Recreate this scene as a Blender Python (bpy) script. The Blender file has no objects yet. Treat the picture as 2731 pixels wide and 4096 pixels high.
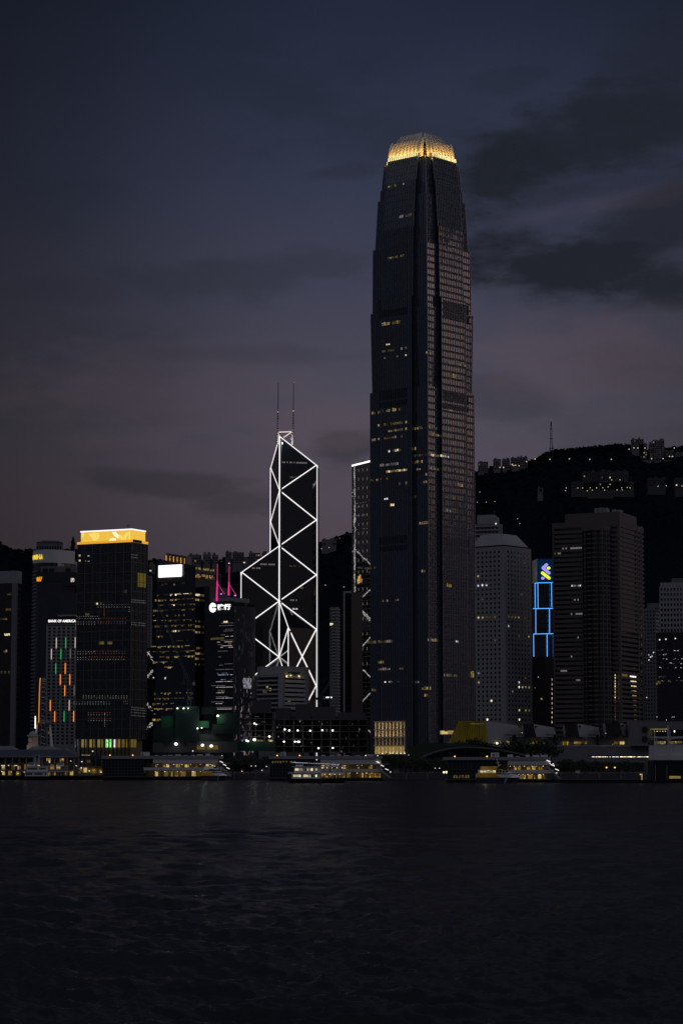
import bpy, math, random
import numpy as np
from mathutils import Vector, Matrix
random.seed(11)
RNG = np.random.default_rng(5)
scene = bpy.context.scene
COL = scene.collection
rad = math.radians
# ------------------------------------------------------------------ camera
F, CX, CY, CAMZ = 9671.0, 1365.5, 2048.0, 8.0
PITCH = math.atan((3056 - 2048) / F)
cam = bpy.data.cameras.new("camera"); cam_o = bpy.data.objects.new("camera", cam); COL.objects.link(cam_o)
cam.sensor_fit = 'VERTICAL'; cam.sensor_height = 36.0; cam.lens = F / 4096 * 36.0
cam.clip_start = 1.0; cam.clip_end = 30000.0
cam_o.location = (0, 0, CAMZ); cam_o.rotation_euler = (math.pi / 2 + PITCH, 0, 0)
scene.camera = cam_o
scene.view_settings.view_transform = 'Standard'; scene.view_settings.look = 'None'
scene.view_settings.exposure = 0.0; scene.view_settings.gamma = 1.0
scene.view_settings.use_curve_mapping = False
scene.cycles.max_bounces = 5; scene.cycles.diffuse_bounces = 2; scene.cycles.glossy_bounces = 3
scene.cycles.sample_clamp_indirect = 2.0
scene.cycles.use_denoising = True

def lin(r, g, b):
    f = lambda c: (c / 255 / 12.92) if c <= 10.3 else ((c / 255 + 0.055) / 1.055) ** 2.4
    return (f(r), f(g), f(b), 1.0)

class NT:
    """small node-tree helper"""
    def __init__(s, nt): s.nt = nt
    def n(s, t, **kw):
        nd = s.nt.nodes.new(t)
        for k, v in kw.items(): setattr(nd, k, v)
        return nd
    def link(s, a, b): s.nt.links.new(a, b)
    def put(s, sock, v):
        if hasattr(v, 'is_output') or isinstance(v, bpy.types.NodeSocket): s.link(v, sock)
        elif v is not None: sock.default_value = v
    def m(s, op, a, b=None, c=None, clamp=False):
        nd = s.n('ShaderNodeMath', operation=op); nd.use_clamp = clamp
        s.put(nd.inputs[0], a)
        if b is not None: s.put(nd.inputs[1], b)
        if c is not None: s.put(nd.inputs[2], c)
        return nd.outputs[0]
    def v(s, op, a, b=None, c=None):
        nd = s.n('ShaderNodeVectorMath', operation=op)
        s.put(nd.inputs[0], a)
        if b is not None: s.put(nd.inputs[3 if op == 'SCALE' else 1], b)
        if c is not None: s.put(nd.inputs[2], c)
        return nd.outputs[0]
    def smooth(s, x, a, b, lo=0.0, hi=1.0):
        nd = s.n('ShaderNodeMapRange', interpolation_type='SMOOTHSTEP')
        s.put(nd.inputs[0], x)
        for i, q in enumerate((a, b, lo, hi)): nd.inputs[i + 1].default_value = q
        return nd.outputs[0]
    def mix(s, f, a, b, mode='MIX'):
        nd = s.n('ShaderNodeMix', data_type='RGBA', blend_type=mode)
        s.put(nd.inputs[0], f); s.put(nd.inputs[6], a); s.put(nd.inputs[7], b)
        return nd.outputs[2]
    def noise(s, vec, scale, detail=3.0, rough=0.5, col=False):
        nd = s.n('ShaderNodeTexNoise'); s.put(nd.inputs['Vector'], vec)
        nd.inputs['Scale'].default_value = scale; nd.inputs['Detail'].default_value = detail
        nd.inputs['Roughness'].default_value = rough
        return nd.outputs['Color' if col else 'Fac']
    def ramp(s, fac, stops):
        nd = s.n('ShaderNodeValToRGB'); cr = nd.color_ramp
        while len(cr.elements) < len(stops): cr.elements.new(0.5)
        for e, (p, c) in zip(cr.elements, stops): e.position = p; e.color = c
        s.put(nd.inputs[0], fac); return nd.outputs[0]

# ------------------------------------------------------------------ world: dusk sky
SUN_EL, SUN_AZ = -2.0, 82.0            # the sun has just set to the west, on the right
world = bpy.data.worlds.new("World"); scene.world = world; world.use_nodes = True
W = NT(world.node_tree); world.node_tree.nodes.clear()
tc = W.n('ShaderNodeTexCoord'); sep = W.n('ShaderNodeSeparateXYZ'); W.link(tc.outputs['Generated'], sep.inputs[0])
x_, y_, z_ = sep.outputs
az = W.m('MULTIPLY', W.m('ARCTAN2', x_, y_), 57.29578)
el = W.m('MULTIPLY', W.m('ARCSINE', z_), 57.29578)
wz = W.n('ShaderNodeCombineXYZ'); W.put(wz.inputs[0], az); W.put(wz.inputs[1], W.m('MULTIPLY', el, 2.6)); W.put(wz.inputs[2], 0.0)
nA = W.noise(wz.outputs[0], 0.42, 5.0, 0.55); nB = W.noise(W.v('ADD', wz.outputs[0], (31.0, 9.0, 4.0)), 0.16, 5.0, 0.55)
nC = W.noise(W.v('ADD', wz.outputs[0], (7.0, 91.0, 2.0)), 0.9, 5.0, 0.6)
elw = W.m('ADD', el, W.m('MULTIPLY', W.m('SUBTRACT', nB, 0.5), 2.2))
base = W.ramp(W.m('DIVIDE', elw, 40.0, clamp=True), [
    (0.0, lin(62, 55, 64)), (0.08, lin(68, 60, 70)), (0.15, lin(77, 69, 81)), (0.205, lin(74, 71, 85)),
    (0.27, lin(61, 62, 80)), (0.345, lin(47, 52, 73)), (0.42, lin(34, 40, 60)), (0.47, lin(24, 31, 49)), (0.62, lin(46, 51, 66)), (1.0, lin(96, 101, 116))])
azf = W.smooth(az, -9.5, 0.5, 0.36, 1.0); azr = W.smooth(az, 3.0, 11.0, 1.0, 0.62)
base = W.v('MULTIPLY', base, W.n('ShaderNodeCombineXYZ').outputs[0]) if False else W.mix(1.0, base, W.mix(W.m('MULTIPLY', azf, azr), (0, 0, 0, 1), (1, 1, 1, 1)), 'MULTIPLY')
def blob(px, py, rx, ry, slope, amp, wob=1.0):
    """a soft cloud bank centred where the photo has it (degrees of azimuth and elevation)"""
    a0 = (px - CX) / F * 57.3; e0 = math.degrees(PITCH + math.atan((CY - py) / F)); k = 0.005925
    da = W.m('SUBTRACT', az, a0); de = W.m('SUBTRACT', W.m('SUBTRACT', el, e0), W.m('MULTIPLY', da, slope))
    r = W.m('ADD', W.m('POWER', W.m('DIVIDE', da, rx * k), 2.0), W.m('POWER', W.m('DIVIDE', de, ry * k), 2.0))
    r = W.m('ADD', W.m('SQRT', r), W.m('ADD', W.m('MULTIPLY', W.m('SUBTRACT', nA, 0.5), 2.2 * wob), W.m('MULTIPLY', W.m('SUBTRACT', nC, 0.5), 0.8 * wob)))
    return W.m('MULTIPLY', W.smooth(r, 1.35, 0.45), amp)
dark = None
for b in [(2450, 530, 620, 190, 0.30, 0.90), (2180, 640, 360, 110, 0.12, 0.6), (2380, 1090, 620, 130, -0.10, 0.92), (2620, 940, 300, 160, 0.1, 0.72),
          (2650, 250, 200, 170, 0.3, 0.4), (2050, 330, 160, 60, 0.1, 0.25), (2250, 780, 420, 60, 0.12, 0.35), (1400, 680, 170, 40, 0.1, 0.35),
          (900, 1120, 430, 90, 0.05, 0.30), (1250, 1060, 260, 70, 0.0, 0.28), (640, 1940, 360, 60, -0.06, 0.42), (1020, 2010, 230, 60, 0.0, 0.38),
          (1400, 1800, 130, 80, 0.15, 0.45), (1000, 1420, 420, 40, 0.0, 0.2), (2000, 1600, 230, 110, -0.2, 0.30), (2600, 1480, 330, 90, 0.0, 0.2),
          (300, 1180, 260, 60, 0.0, 0.22)]:
    v = blob(*b); dark = v if dark is None else W.m('MAXIMUM', dark, v)
dark = W.m('ADD', dark, W.m('MULTIPLY', W.smooth(nB, 0.5, 0.75), 0.25), clamp=True)
sky = W.mix(dark, base, lin(25, 29, 39))
pink = W.m('MAXIMUM', W.m('MAXIMUM', blob(2350, 1420, 460, 170, 0.0, 0.22), blob(2420, 830, 330, 45, 0.15, 0.08)), W.m('MAXIMUM', blob(1330, 1680, 330, 110, 0.0, 0.22), blob(700, 1560, 600, 200, 0.0, 0.12)))
sky = W.mix(pink, sky, lin(96, 76, 82))
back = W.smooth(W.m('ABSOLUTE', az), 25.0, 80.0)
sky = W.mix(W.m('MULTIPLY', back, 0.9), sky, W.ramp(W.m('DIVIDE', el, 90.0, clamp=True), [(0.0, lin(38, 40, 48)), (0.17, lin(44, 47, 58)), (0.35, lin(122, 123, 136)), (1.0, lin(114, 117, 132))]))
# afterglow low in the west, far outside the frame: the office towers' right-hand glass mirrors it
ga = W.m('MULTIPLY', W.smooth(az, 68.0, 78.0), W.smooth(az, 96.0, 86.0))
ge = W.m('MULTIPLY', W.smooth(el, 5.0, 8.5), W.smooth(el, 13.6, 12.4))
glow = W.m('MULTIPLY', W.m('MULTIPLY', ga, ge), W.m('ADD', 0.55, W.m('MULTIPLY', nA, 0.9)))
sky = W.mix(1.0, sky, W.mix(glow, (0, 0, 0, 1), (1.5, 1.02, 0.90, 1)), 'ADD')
sky = W.mix(1.0, sky, W.mix(W.smooth(el, -0.5, -3.0), (1, 1, 1, 1), (0.1, 0.1, 0.1, 1)), 'MULTIPLY')
nish = W.n('ShaderNodeTexSky', sky_type='NISHITA'); nish.sun_disc = False
nish.sun_elevation = rad(SUN_EL); nish.sun_rotation = rad(SUN_AZ)
sky = W.mix(1.0, sky, W.v('SCALE', nish.outputs[0], 0.03), 'ADD')
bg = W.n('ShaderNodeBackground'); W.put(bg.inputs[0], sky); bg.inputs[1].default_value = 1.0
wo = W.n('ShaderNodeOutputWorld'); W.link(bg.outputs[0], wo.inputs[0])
world.cycles.sampling_method = 'MANUAL'; world.cycles.sample_map_resolution = 1024
# the last light of the sky in the west: one very soft, very dim lamp
sl = bpy.data.lights.new("sun", 'SUN'); sl.energy = 0.012; sl.angle = rad(40); sl.color = (1.0, 0.84, 0.8)
so = bpy.data.objects.new("sun", sl); COL.objects.link(so)
_sd = Vector((math.sin(rad(SUN_AZ)), math.cos(rad(SUN_AZ)), math.tan(rad(10))))
so.rotation_euler = _sd.to_track_quat('Z', 'Y').to_euler(); so.location = (400, 500, 500)

# ------------------------------------------------------------------ photo geometry
def ZY(py, Y): return CAMZ + Y * math.tan(PITCH + math.atan((CY - py) / F))
def XX(px, Y, z): return (px - CX) / F * (Y * math.cos(PITCH) + (z - CAMZ) * math.sin(PITCH))
def P(px, py, Y):
    z = ZY(py, Y); return Vector((XX(px, Y, z), Y, z))

# ------------------------------------------------------------------ materials
MATS = {}
def new_mat(name):
    m = bpy.data.materials.new(name); m.use_nodes = True; m.node_tree.nodes.clear(); MATS[name] = m
    n = NT(m.node_tree); out = n.n('ShaderNodeOutputMaterial'); return m, n, out
def matte(name, c, rough=0.8, var=0.25, sc=0.25, metal=0.0, spec=0.4):
    m, n, out = new_mat(name); p = n.n('ShaderNodeBsdfPrincipled')
    t = n.n('ShaderNodeTexCoord').outputs['Object']
    nz = n.noise(t, sc, 6.0, 0.65); nz2 = n.noise(n.v('MULTIPLY', t, (3.0, 3.0, 0.35)), sc * 2.0, 3.0)
    f = n.m('ADD', 1 - var, n.m('MULTIPLY', n.m('ADD', nz, nz2), var))
    cc = n.mix(1.0, c, n.mix(n.m('MULTIPLY', f, 1.0), (0, 0, 0, 1), (1, 1, 1, 1)), 'MULTIPLY')
    n.put(p.inputs['Base Color'], cc); p.inputs['Roughness'].default_value = rough; p.inputs['Metallic'].default_value = metal
    p.inputs['Specular IOR Level'].default_value = spec
    n.link(p.outputs[0], out.inputs[0]); return m
def glass(name, c, ior=1.9, rough=0.06, cell=(1.5, 3.8), tilt=0.012, wob=0.004, tint=0.5):
    """coated curtain-wall glass: every pane a slightly different tint and a slightly different tilt"""
    m, n, out = new_mat(name); p = n.n('ShaderNodeBsdfPrincipled')
    uv = n.n('ShaderNodeUVMap').outputs[0]
    cellv = n.v('FLOOR', n.v('DIVIDE', uv, (cell[0], cell[1], 1.0)))
    wn = n.n('ShaderNodeTexWhiteNoise', noise_dimensions='3D'); n.link(cellv, wn.inputs[0])
    g = n.n('ShaderNodeNewGeometry')
    nn = n.v('ADD', g.outputs['Normal'], n.v('SCALE', n.v('SUBTRACT', wn.outputs['Color'], (0.5, 0.5, 0.5)), tilt))
    wb = n.noise(n.n('ShaderNodeTexCoord').outputs['Object'], 0.35, 2.0, 0.5, col=True)
    nn = n.v('ADD', nn, n.v('SCALE', n.v('SUBTRACT', wb, (0.5, 0.5, 0.5)), wob * 2))
    n.link(n.v('NORMALIZE', nn), p.inputs['Normal'])
    f = n.m('ADD', 1 - tint, n.m('MULTIPLY', wn.outputs['Value'], 2 * tint))
    n.put(p.inputs['Base Color'], n.mix(1.0, c, n.mix(f, (0, 0, 0, 1), (1, 1, 1, 1)), 'MULTIPLY'))
    p.inputs['Roughness'].default_value = rough; p.inputs['IOR'].default_value = ior
    n.link(p.outputs[0], out.inputs[0]); return m
def lit(name, c, s, var=0.75, cell=1.3, sample=False, soft=False):
    """something that gives off light; var makes neighbouring patches differ as lit rooms do"""
    m, n, out = new_mat(name); e = n.n('ShaderNodeEmission')
    t = n.n('ShaderNodeTexCoord').outputs['Object']
    if var > 0:
        if soft: v = n.noise(t, 1.0 / cell, 3.0, 0.6)
        else:
            wn = n.n('ShaderNodeTexWhiteNoise', noise_dimensions='3D'); n.link(n.v('FLOOR', n.v('SCALE', t, 1.0 / cell)), wn.inputs[0]); v = wn.outputs['Value']
        n.put(e.inputs[1], n.m('MULTIPLY', n.m('ADD', 1 - var, n.m('MULTIPLY', v, 2 * var)), s))
    else: e.inputs[1].default_value = s
    e.inputs[0].default_value = c
    n.link(e.outputs[0], out.inputs[0])
    if not sample: m.cycles.emission_sampling = 'NONE'
    return m
M = MATS
matte('concrete_pale', (0.33, 0.33, 0.34, 1)); matte('concrete_grey', (0.17, 0.17, 0.18, 1)); matte('concrete_dark', (0.07, 0.07, 0.075, 1))
matte('panel_white', (0.62, 0.60, 0.60, 1), 0.55, 0.12); matte('panel_grey', (0.28, 0.28, 0.30, 1), 0.5, 0.15)
matte('stone_pink', (0.14, 0.115, 0.11, 1), 0.5, 0.2); matte('near_black', (0.012, 0.012, 0.014, 1), 0.6)
matte('metal_fin', (0.17, 0.20, 0.27, 1), 0.35, 0.15, metal=0.6); matte('metal_dark', (0.05, 0.055, 0.065, 1), 0.4, 0.2, metal=0.5)
matte('metal_mid', (0.16, 0.17, 0.19, 1), 0.4, 0.2, metal=0.4)
matte('crown_metal', (0.72, 0.68, 0.60, 1), 0.45, 0.18, 0.6, metal=0.2)
matte('window_dark', (0.008, 0.009, 0.012, 1), 0.12, 0.3, spec=0.6)
matte('net_green', (0.004, 0.038, 0.02, 1), 0.9, 0.35, 0.6); matte('net_dark', (0.008, 0.020, 0.022, 1), 0.9, 0.3, 0.5)
matte('roof_navy', (0.03, 0.034, 0.06, 1), 0.6); matte('paint_white', (0.7, 0.7, 0.72, 1), 0.45, 0.1, 0.6)
matte('paint_yellow', (0.62, 0.36, 0.015, 1), 0.4, 0.1, 0.6); matte('paint_navy', (0.02, 0.03, 0.05, 1), 0.4)
matte('pile_black', (0.006, 0.006, 0.007, 1), 0.8); matte('interior_cream', (0.26, 0.21, 0.12, 1), 0.8, 0.5, 0.35)
matte('pink_paint', (0.75, 0.25, 0.4, 1), 0.5, 0.05); matte('bark', (0.05, 0.038, 0.03, 1), 0.9)
matte('leaf_dark', (0.022, 0.04, 0.02, 1), 0.7, 0.6, 0.6); matte('leaf_mid', (0.04, 0.065, 0.03, 1), 0.7, 0.6, 0.6)
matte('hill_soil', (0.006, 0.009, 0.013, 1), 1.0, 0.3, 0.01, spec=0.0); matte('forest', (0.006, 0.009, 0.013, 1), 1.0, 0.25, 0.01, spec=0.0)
matte('asphalt', (0.05, 0.05, 0.055, 1), 0.85, 0.3, 0.1); matte('villa_wall', (0.16, 0.15, 0.16, 1), 0.8, 0.3, 0.1)
matte('clock_stone', (0.55, 0.46, 0.36, 1), 0.8, 0.15, 0.5)
glass('glass_tall', (0.010, 0.014, 0.024, 1), 2.7, 0.05, (2.0, 4.2), 0.016)
glass('glass_blue', (0.012, 0.018, 0.034, 1), 2.0, 0.06, (1.6, 3.9), 0.02)
glass('glass_dark', (0.008, 0.009, 0.013, 1), 1.9, 0.05, (1.7, 3.9), 0.02)
glass('glass_bank', (0.008, 0.011, 0.018, 1), 2.1, 0.04, (1.33, 4.0), 0.006, 0.002)
glass('glass_mirror', (0.015, 0.013, 0.013, 1), 3.6, 0.02, (1.9, 4.0), 0.005, 0.003)
glass('glass_smoke', (0.016, 0.014, 0.014, 1), 1.9, 0.15, (3.0, 3.9), 0.02)
glass('glass_ripple', (0.010, 0.010, 0.012, 1), 4.0, 0.02, (1.0, 1.6), 0.014, 0.010)
WARM, WARM2, WHITE_ = (1.0, 0.72, 0.28, 1), (1.0, 0.83, 0.5, 1), (1.0, 0.93, 0.88, 1)
lit('lit_warm', WARM, 0.23); lit('lit_warm_dim', WARM, 0.07); lit('lit_amber', (1.0, 0.55, 0.12, 1), 0.45)
lit('lit_cool', (0.9, 0.9, 1.0, 1), 0.6); lit('lit_cool_dim', (0.8, 0.85, 1.0, 1), 0.08); lit('lit_cream', WARM2, 0.75)
lit('lit_bright', WARM2, 2.2, 0.4); lit('lamp_white', WHITE_, 4.5, 0.0, sample=True); lit('lamp_small', WHITE_, 1.15, 0.0); lit('lamp_far', (1.0, 0.85, 0.62, 1), 1.0, 0.5, 40.0)
lit('lamp_orange', (1.0, 0.35, 0.05, 1), 3.0, 0.0); lit('lamp_red', (1.0, 0.12, 0.06, 1), 0.9, 0.0)
lit('dot_white', WHITE_, 0.30, 0.6, 2.0); lit('dot_orange', (1.0, 0.32, 0.14, 1), 0.28, 0.6, 2.0)
lit('tube_white', (1.0, 0.955, 0.94, 1), 1.15, 0.0, sample=True); lit('tube_white_soft', (0.9, 0.86, 0.9, 1), 0.30, 0.6, 2.0)
lit('tube_blue', (0.10, 0.40, 1.0, 1), 1.6, 0.0); lit('tube_orange', (1.0, 0.27, 0.03, 1), 1.2, 0.0)
lit('tube_green', (0.02, 0.55, 0.16, 1), 0.9, 0.0); lit('tube_green_dim', (0.02, 0.45, 0.16, 1), 0.15, 0.0)
lit('tube_pale', (1.0, 0.8, 0.74, 1), 0.75, 0.0); lit('tube_pale_dim', (0.9, 0.8, 0.78, 1), 0.18, 0.0)
lit('tube_amber', (1.0, 0.36, 0.02, 1), 0.75, 0.0)
lit('sign_white', (1.0, 0.95, 0.93, 1), 1.6, 0.0); lit('sign_gold', (1.0, 0.72, 0.06, 1), 0.95, 0.0)
lit('sign_amber', (1.0, 0.36, 0.01, 1), 0.9, 0.0); lit('sign_pink', (1.0, 0.56, 0.60, 1), 0.95, 0.35, 1.0)
lit('sign_lilac', (0.38, 0.33, 1.0, 1), 0.95, 0.0); lit('sign_lime', (0.92, 1.0, 0.06, 1), 0.95, 0.0)
lit('panel_teal', (0.0, 0.035, 0.10, 1), 0.38, 0.5, 6.0, soft=True); lit('sign_cream', (1.0, 0.85, 0.68, 1), 0.8, 0.0)
lit('roof_gold', (1.0, 0.60, 0.075, 1), 0.86, 0.10, 3.0, sample=True, soft=True); lit('roof_gold_pale', (1.0, 0.74, 0.16, 1), 0.95, 0.05, 3.0, soft=True)
lit('roof_gold_white', (1.0, 0.88, 0.6, 1), 1.2, 0.0); lit('roof_gold_deep', (1.0, 0.45, 0.03, 1), 0.8, 0.0)
lit('screen_mix', (0.35, 1.0, 0.30, 1), 0.8, 0.6, 1.2); lit('screen_pink', (1.0, 0.7, 1.0, 1), 1.0, 0.4, 1.2)
lit('lobby_yellow', (0.85, 0.62, 0.10, 1), 0.12, 0.5, 3.0, soft=True); lit('pod_glow', (0.80, 0.60, 0.07, 1), 0.032, 0.8, 7.0, soft=True); lit('lobby_gold', (0.95, 0.68, 0.16, 1), 0.20, 0.6, 4.0, soft=True)
lit('pink_glow', (1.0, 0.03, 0.35, 1), 0.85, 0.4, 6.0, soft=True); lit('pink_dim', (1.0, 0.08, 0.34, 1), 0.30, 0.3, 6.0, soft=True); lit('violet_glow', (0.75, 0.15, 1.0, 1), 1.3, 0.2, 4.0)
lit('blind_blue', (0.45, 0.55, 1.0, 1), 0.5, 0.9, 3.0)
lit('deck_glow', (1.0, 0.58, 0.09, 1), 0.16, 0.9, 2.2); lit('deck_cream', (1.0, 0.70, 0.24, 1), 0.36, 0.9, 2.0)
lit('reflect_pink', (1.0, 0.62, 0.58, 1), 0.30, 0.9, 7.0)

# ------------------------------------------------------------------ object helpers
def tag(o, label=None, cat=None, group=None, kind=None):
    if label: o['label'] = label
    if cat: o['category'] = cat
    if group: o['group'] = group
    if kind: o['kind'] = kind
    return o
def empty(name, loc, rz=0.0, label=None, cat=None, group=None, parent=None):
    o = bpy.data.objects.new(name, None); COL.objects.link(o); o.location = loc; o.rotation_euler = (0, 0, rz)
    o.empty_display_size = 2.0
    if parent: o.parent = parent
    return tag(o, label, cat, group)
class MB:
    def __init__(s): s.v, s.f, s.m, s.uv, s.ml = [], [], [], [], []
    def mi(s, mat):
        if mat not in s.ml: s.ml.append(mat)
        return s.ml.index(mat)
    def poly(s, pts, mat, uv=None):
        i = len(s.v); s.v.extend([tuple(p) for p in pts]); s.f.append(tuple(range(i, i + len(pts)))); s.m.append(s.mi(mat))
        s.uv.extend(uv if uv else [(0.0, 0.0)] * len(pts))
    def hexa(s, b, mat):
        """b: 8 points, bottom ring 0-3 counter-clockwise from outside-top view, top ring 4-7"""
        for q in ((0, 3, 2, 1), (4, 5, 6, 7), (0, 1, 5, 4), (1, 2, 6, 5), (2, 3, 7, 6), (3, 0, 4, 7)):
            s.poly([b[k] for k in q], mat)
    def box(s, x0, x1, y0, y1, z0, z1, mat):
        s.hexa([(x0, y0, z0), (x1, y0, z0), (x1, y1, z0), (x0, y1, z0), (x0, y0, z1), (x1, y0, z1), (x1, y1, z1), (x0, y1, z1)], mat)
    def prism(s, pl, z0, z1, mat, top=None, uvw=True, cap=True):
        """pl counter-clockwise plan polygon; walls carry metre UVs"""
        n = len(pl); u = 0.0
        for i in range(n):
            a, b = pl[i], pl[(i + 1) % n]; L = math.hypot(b[0] - a[0], b[1] - a[1])
            s.poly([(a[0], a[1], z0), (b[0], b[1], z0), (b[0], b[1], z1), (a[0], a[1], z1)], mat, [(u, z0), (u + L, z0), (u + L, z1), (u, z1)]); u += L
        if cap:
            s.poly([(p[0], p[1], z1) for p in pl], top or mat); s.poly([(p[0], p[1], z0) for p in reversed(pl)], top or mat)
    def tube(s, p, q, r, mat, n=6, r2=None):
        p, q = Vector(p), Vector(q); d = (q - p)
        if d.length < 1e-6: return
        d.normalize(); a = d.orthogonal().normalized(); b = d.cross(a); r2 = r if r2 is None else r2
        R0 = [p + (a * math.cos(t) + b * math.sin(t)) * r for t in [2 * math.pi * k / n for k in range(n)]]
        R1 = [q + (a * math.cos(t) + b * math.sin(t)) * r2 for t in [2 * math.pi * k / n for k in range(n)]]
        for k in range(n): s.poly([R0[k], R0[(k + 1) % n], R1[(k + 1) % n], R1[k]], mat)
        s.poly(R0[::-1], mat); s.poly(R1, mat)
    def ball(s, c, r, mat, nu=8, nv=5, sz=1.0):
        c = Vector(c); ring = lambda j: [c + Vector((r * math.sin(math.pi * j / nv) * math.cos(2 * math.pi * k / nu), r * math.sin(math.pi * j / nv) * math.sin(2 * math.pi * k / nu), r * sz * math.cos(math.pi * j / nv))) for k in range(nu)]
        for j in range(nv):
            A, B = ring(j), ring(j + 1)
            for k in range(nu):
                if j == 0: s.poly([A[0], B[k], B[(k + 1) % nu]], mat)
                elif j == nv - 1: s.poly([A[k], B[0], A[(k + 1) % nu]], mat)
                else: s.poly([A[k], B[k], B[(k + 1) % nu], A[(k + 1) % nu]], mat)
    def build(s, name, parent=None, label=None, cat=None, group=None, kind=None, loc=None):
        me = bpy.data.meshes.new(name); me.from_pydata(s.v, [], s.f)
        for k in s.ml: me.materials.append(M[k])
        if s.m: me.polygons.foreach_set('material_index', s.m)
        uvl = me.uv_layers.new(name='UVMap'); uvl.data.foreach_set('uv', [c for p in s.uv for c in p])
        me.update(); o = bpy.data.objects.new(name, me); COL.objects.link(o)
        if parent: o.parent = parent
        if loc: o.location = loc
        return tag(o, label, cat, group, kind)
class Face:
    def __init__(s, o, t, n, u0, u1): s.o, s.t, s.n, s.u0, s.u1 = Vector(o), Vector(t).normalized(), Vector(n).normalized(), u0, u1
    def pt(s, u, z, d=0.0): p = s.o + s.t * u + s.n * d; return (p.x, p.y, z)
    def wall(s, mb, u0, u1, z0, z1, mat, d=0.0):
        mb.poly([s.pt(u0, z0, d), s.pt(u1, z0, d), s.pt(u1, z1, d), s.pt(u0, z1, d)], mat, [(u0, z0), (u1, z0), (u1, z1), (u0, z1)])
    def bar(s, mb, u0, u1, z0, z1, d0, d1, mat):
        mb.hexa([s.pt(u0, z0, d1), s.pt(u1, z0, d1), s.pt(u1, z0, d0), s.pt(u0, z0, d0), s.pt(u0, z1, d1), s.pt(u1, z1, d1), s.pt(u1, z1, d0), s.pt(u0, z1, d0)], mat)
    def grid(s, mb, u0, u1, z0, z1, su, sz, wu, wz, du, dz, mat, matz=None, off=0.0):
        if su:
            n = max(1, round((u1 - u0) / su)); st = (u1 - u0) / n
            for k in range(n + 1): s.bar(mb, u0 + k * st - wu / 2, u0 + k * st + wu / 2, z0, z1, off, off + du, mat)
        if sz:
            n = max(1, round((z1 - z0) / sz)); st = (z1 - z0) / n
            for k in range(n + 1): s.bar(mb, u0, u1, z0 + k * st - wz / 2, z0 + k * st + wz / 2, off - 0.0015, off + dz, matz or mat)
COUNT = {}
def wins(root, face, rects, mat, name='lit_window', d=0.04, lim=100, thick=0.06):
    """each rectangle its own part; beyond about a hundred of a kind the rest is one part"""
    rects = sorted(rects, key=lambda r: -(r[1] - r[0]) * (r[3] - r[2])); rest = MB()
    for r in rects:
        k = (root.name, name); c = COUNT.get(k, 0)
        mt = r[4] if len(r) > 4 else mat
        if c < lim:
            b = MB(); face.bar(b, r[0], r[1], r[2], r[3], d, d + thick, mt); b.build(name, root); COUNT[k] = c + 1
        else: face.bar(rest, r[0], r[1], r[2], r[3], d, d + thick, mt)
    if rest.v: rest.build(name, root, kind='stuff')
class Tower:
    """a rectangular building that shows two faces: A on the left of its near corner, B on the right"""
    def __init__(s, name, label, cat, pl, pc, pr, Y, a, py, group=None, depth=None, base=2.0, ytop=None):
        s.a = a = rad(a); z = ZY(py, Y); s.Y = Y; c = XX(pc, Y, z); s.o = Vector((c, Y, 0)); s.H = ZY(ytop, Y) if ytop else None
        s.ca, s.sa = math.cos(a), math.sin(a); s.base = base
        s.root = empty(name, (c, Y, 0), -a, label, cat, group)
        s.A = Face((0, 0, 0), (1, 0, 0), (0, -1, 0), 0, 0); s.B = Face((0, 0, 0), (0, 1, 0), (1, 0, 0), 0, 0)
        s.wA = -s.au(pl, py)[0]; s.wB = depth if depth else s.bu(pr, py)[0]
        s.A.u0, s.A.u1, s.B.u0, s.B.u1 = -s.wA, 0.0, 0.0, s.wB
    def au(s, px, py):
        Y = s.Y; u = 0
        for _ in range(12):
            z = ZY(py, Y); u = (XX(px, Y, z) - s.o.x) / s.ca; Y = s.o.y - u * s.sa
        return u, z
    def bu(s, px, py):
        Y = s.Y; u = 0
        for _ in range(40):
            z = ZY(py, Y); u2 = (XX(px, Y, z) - s.o.x) / max(s.sa, 0.02); u = 0.5 * u + 0.5 * u2; Y = s.o.y + u * s.ca
        return u, z
    def rect(s, f, x0, x1, y0, y1):
        g = s.au if f is s.A else s.bu
        a, z1 = g(x0, y0); b, z0 = g(x1, y1); return (min(a, b), max(a, b), z0, z1)
    def body(s, mat, z0=None, z1=None, name='wall', inset=0.0, roof='concrete_dark'):
        mb = MB(); i = inset; z0 = s.base if z0 is None else z0; z1 = s.H if z1 is None else z1
        mb.prism([(-s.wA + i, i), (-i, i), (-i, s.wB - i), (-s.wA + i, s.wB - i)], z0, z1, mat, roof); return mb.build(name, s.root)
    def build(s, mb, name, **k): return mb.build(name, s.root, **k)
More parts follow.
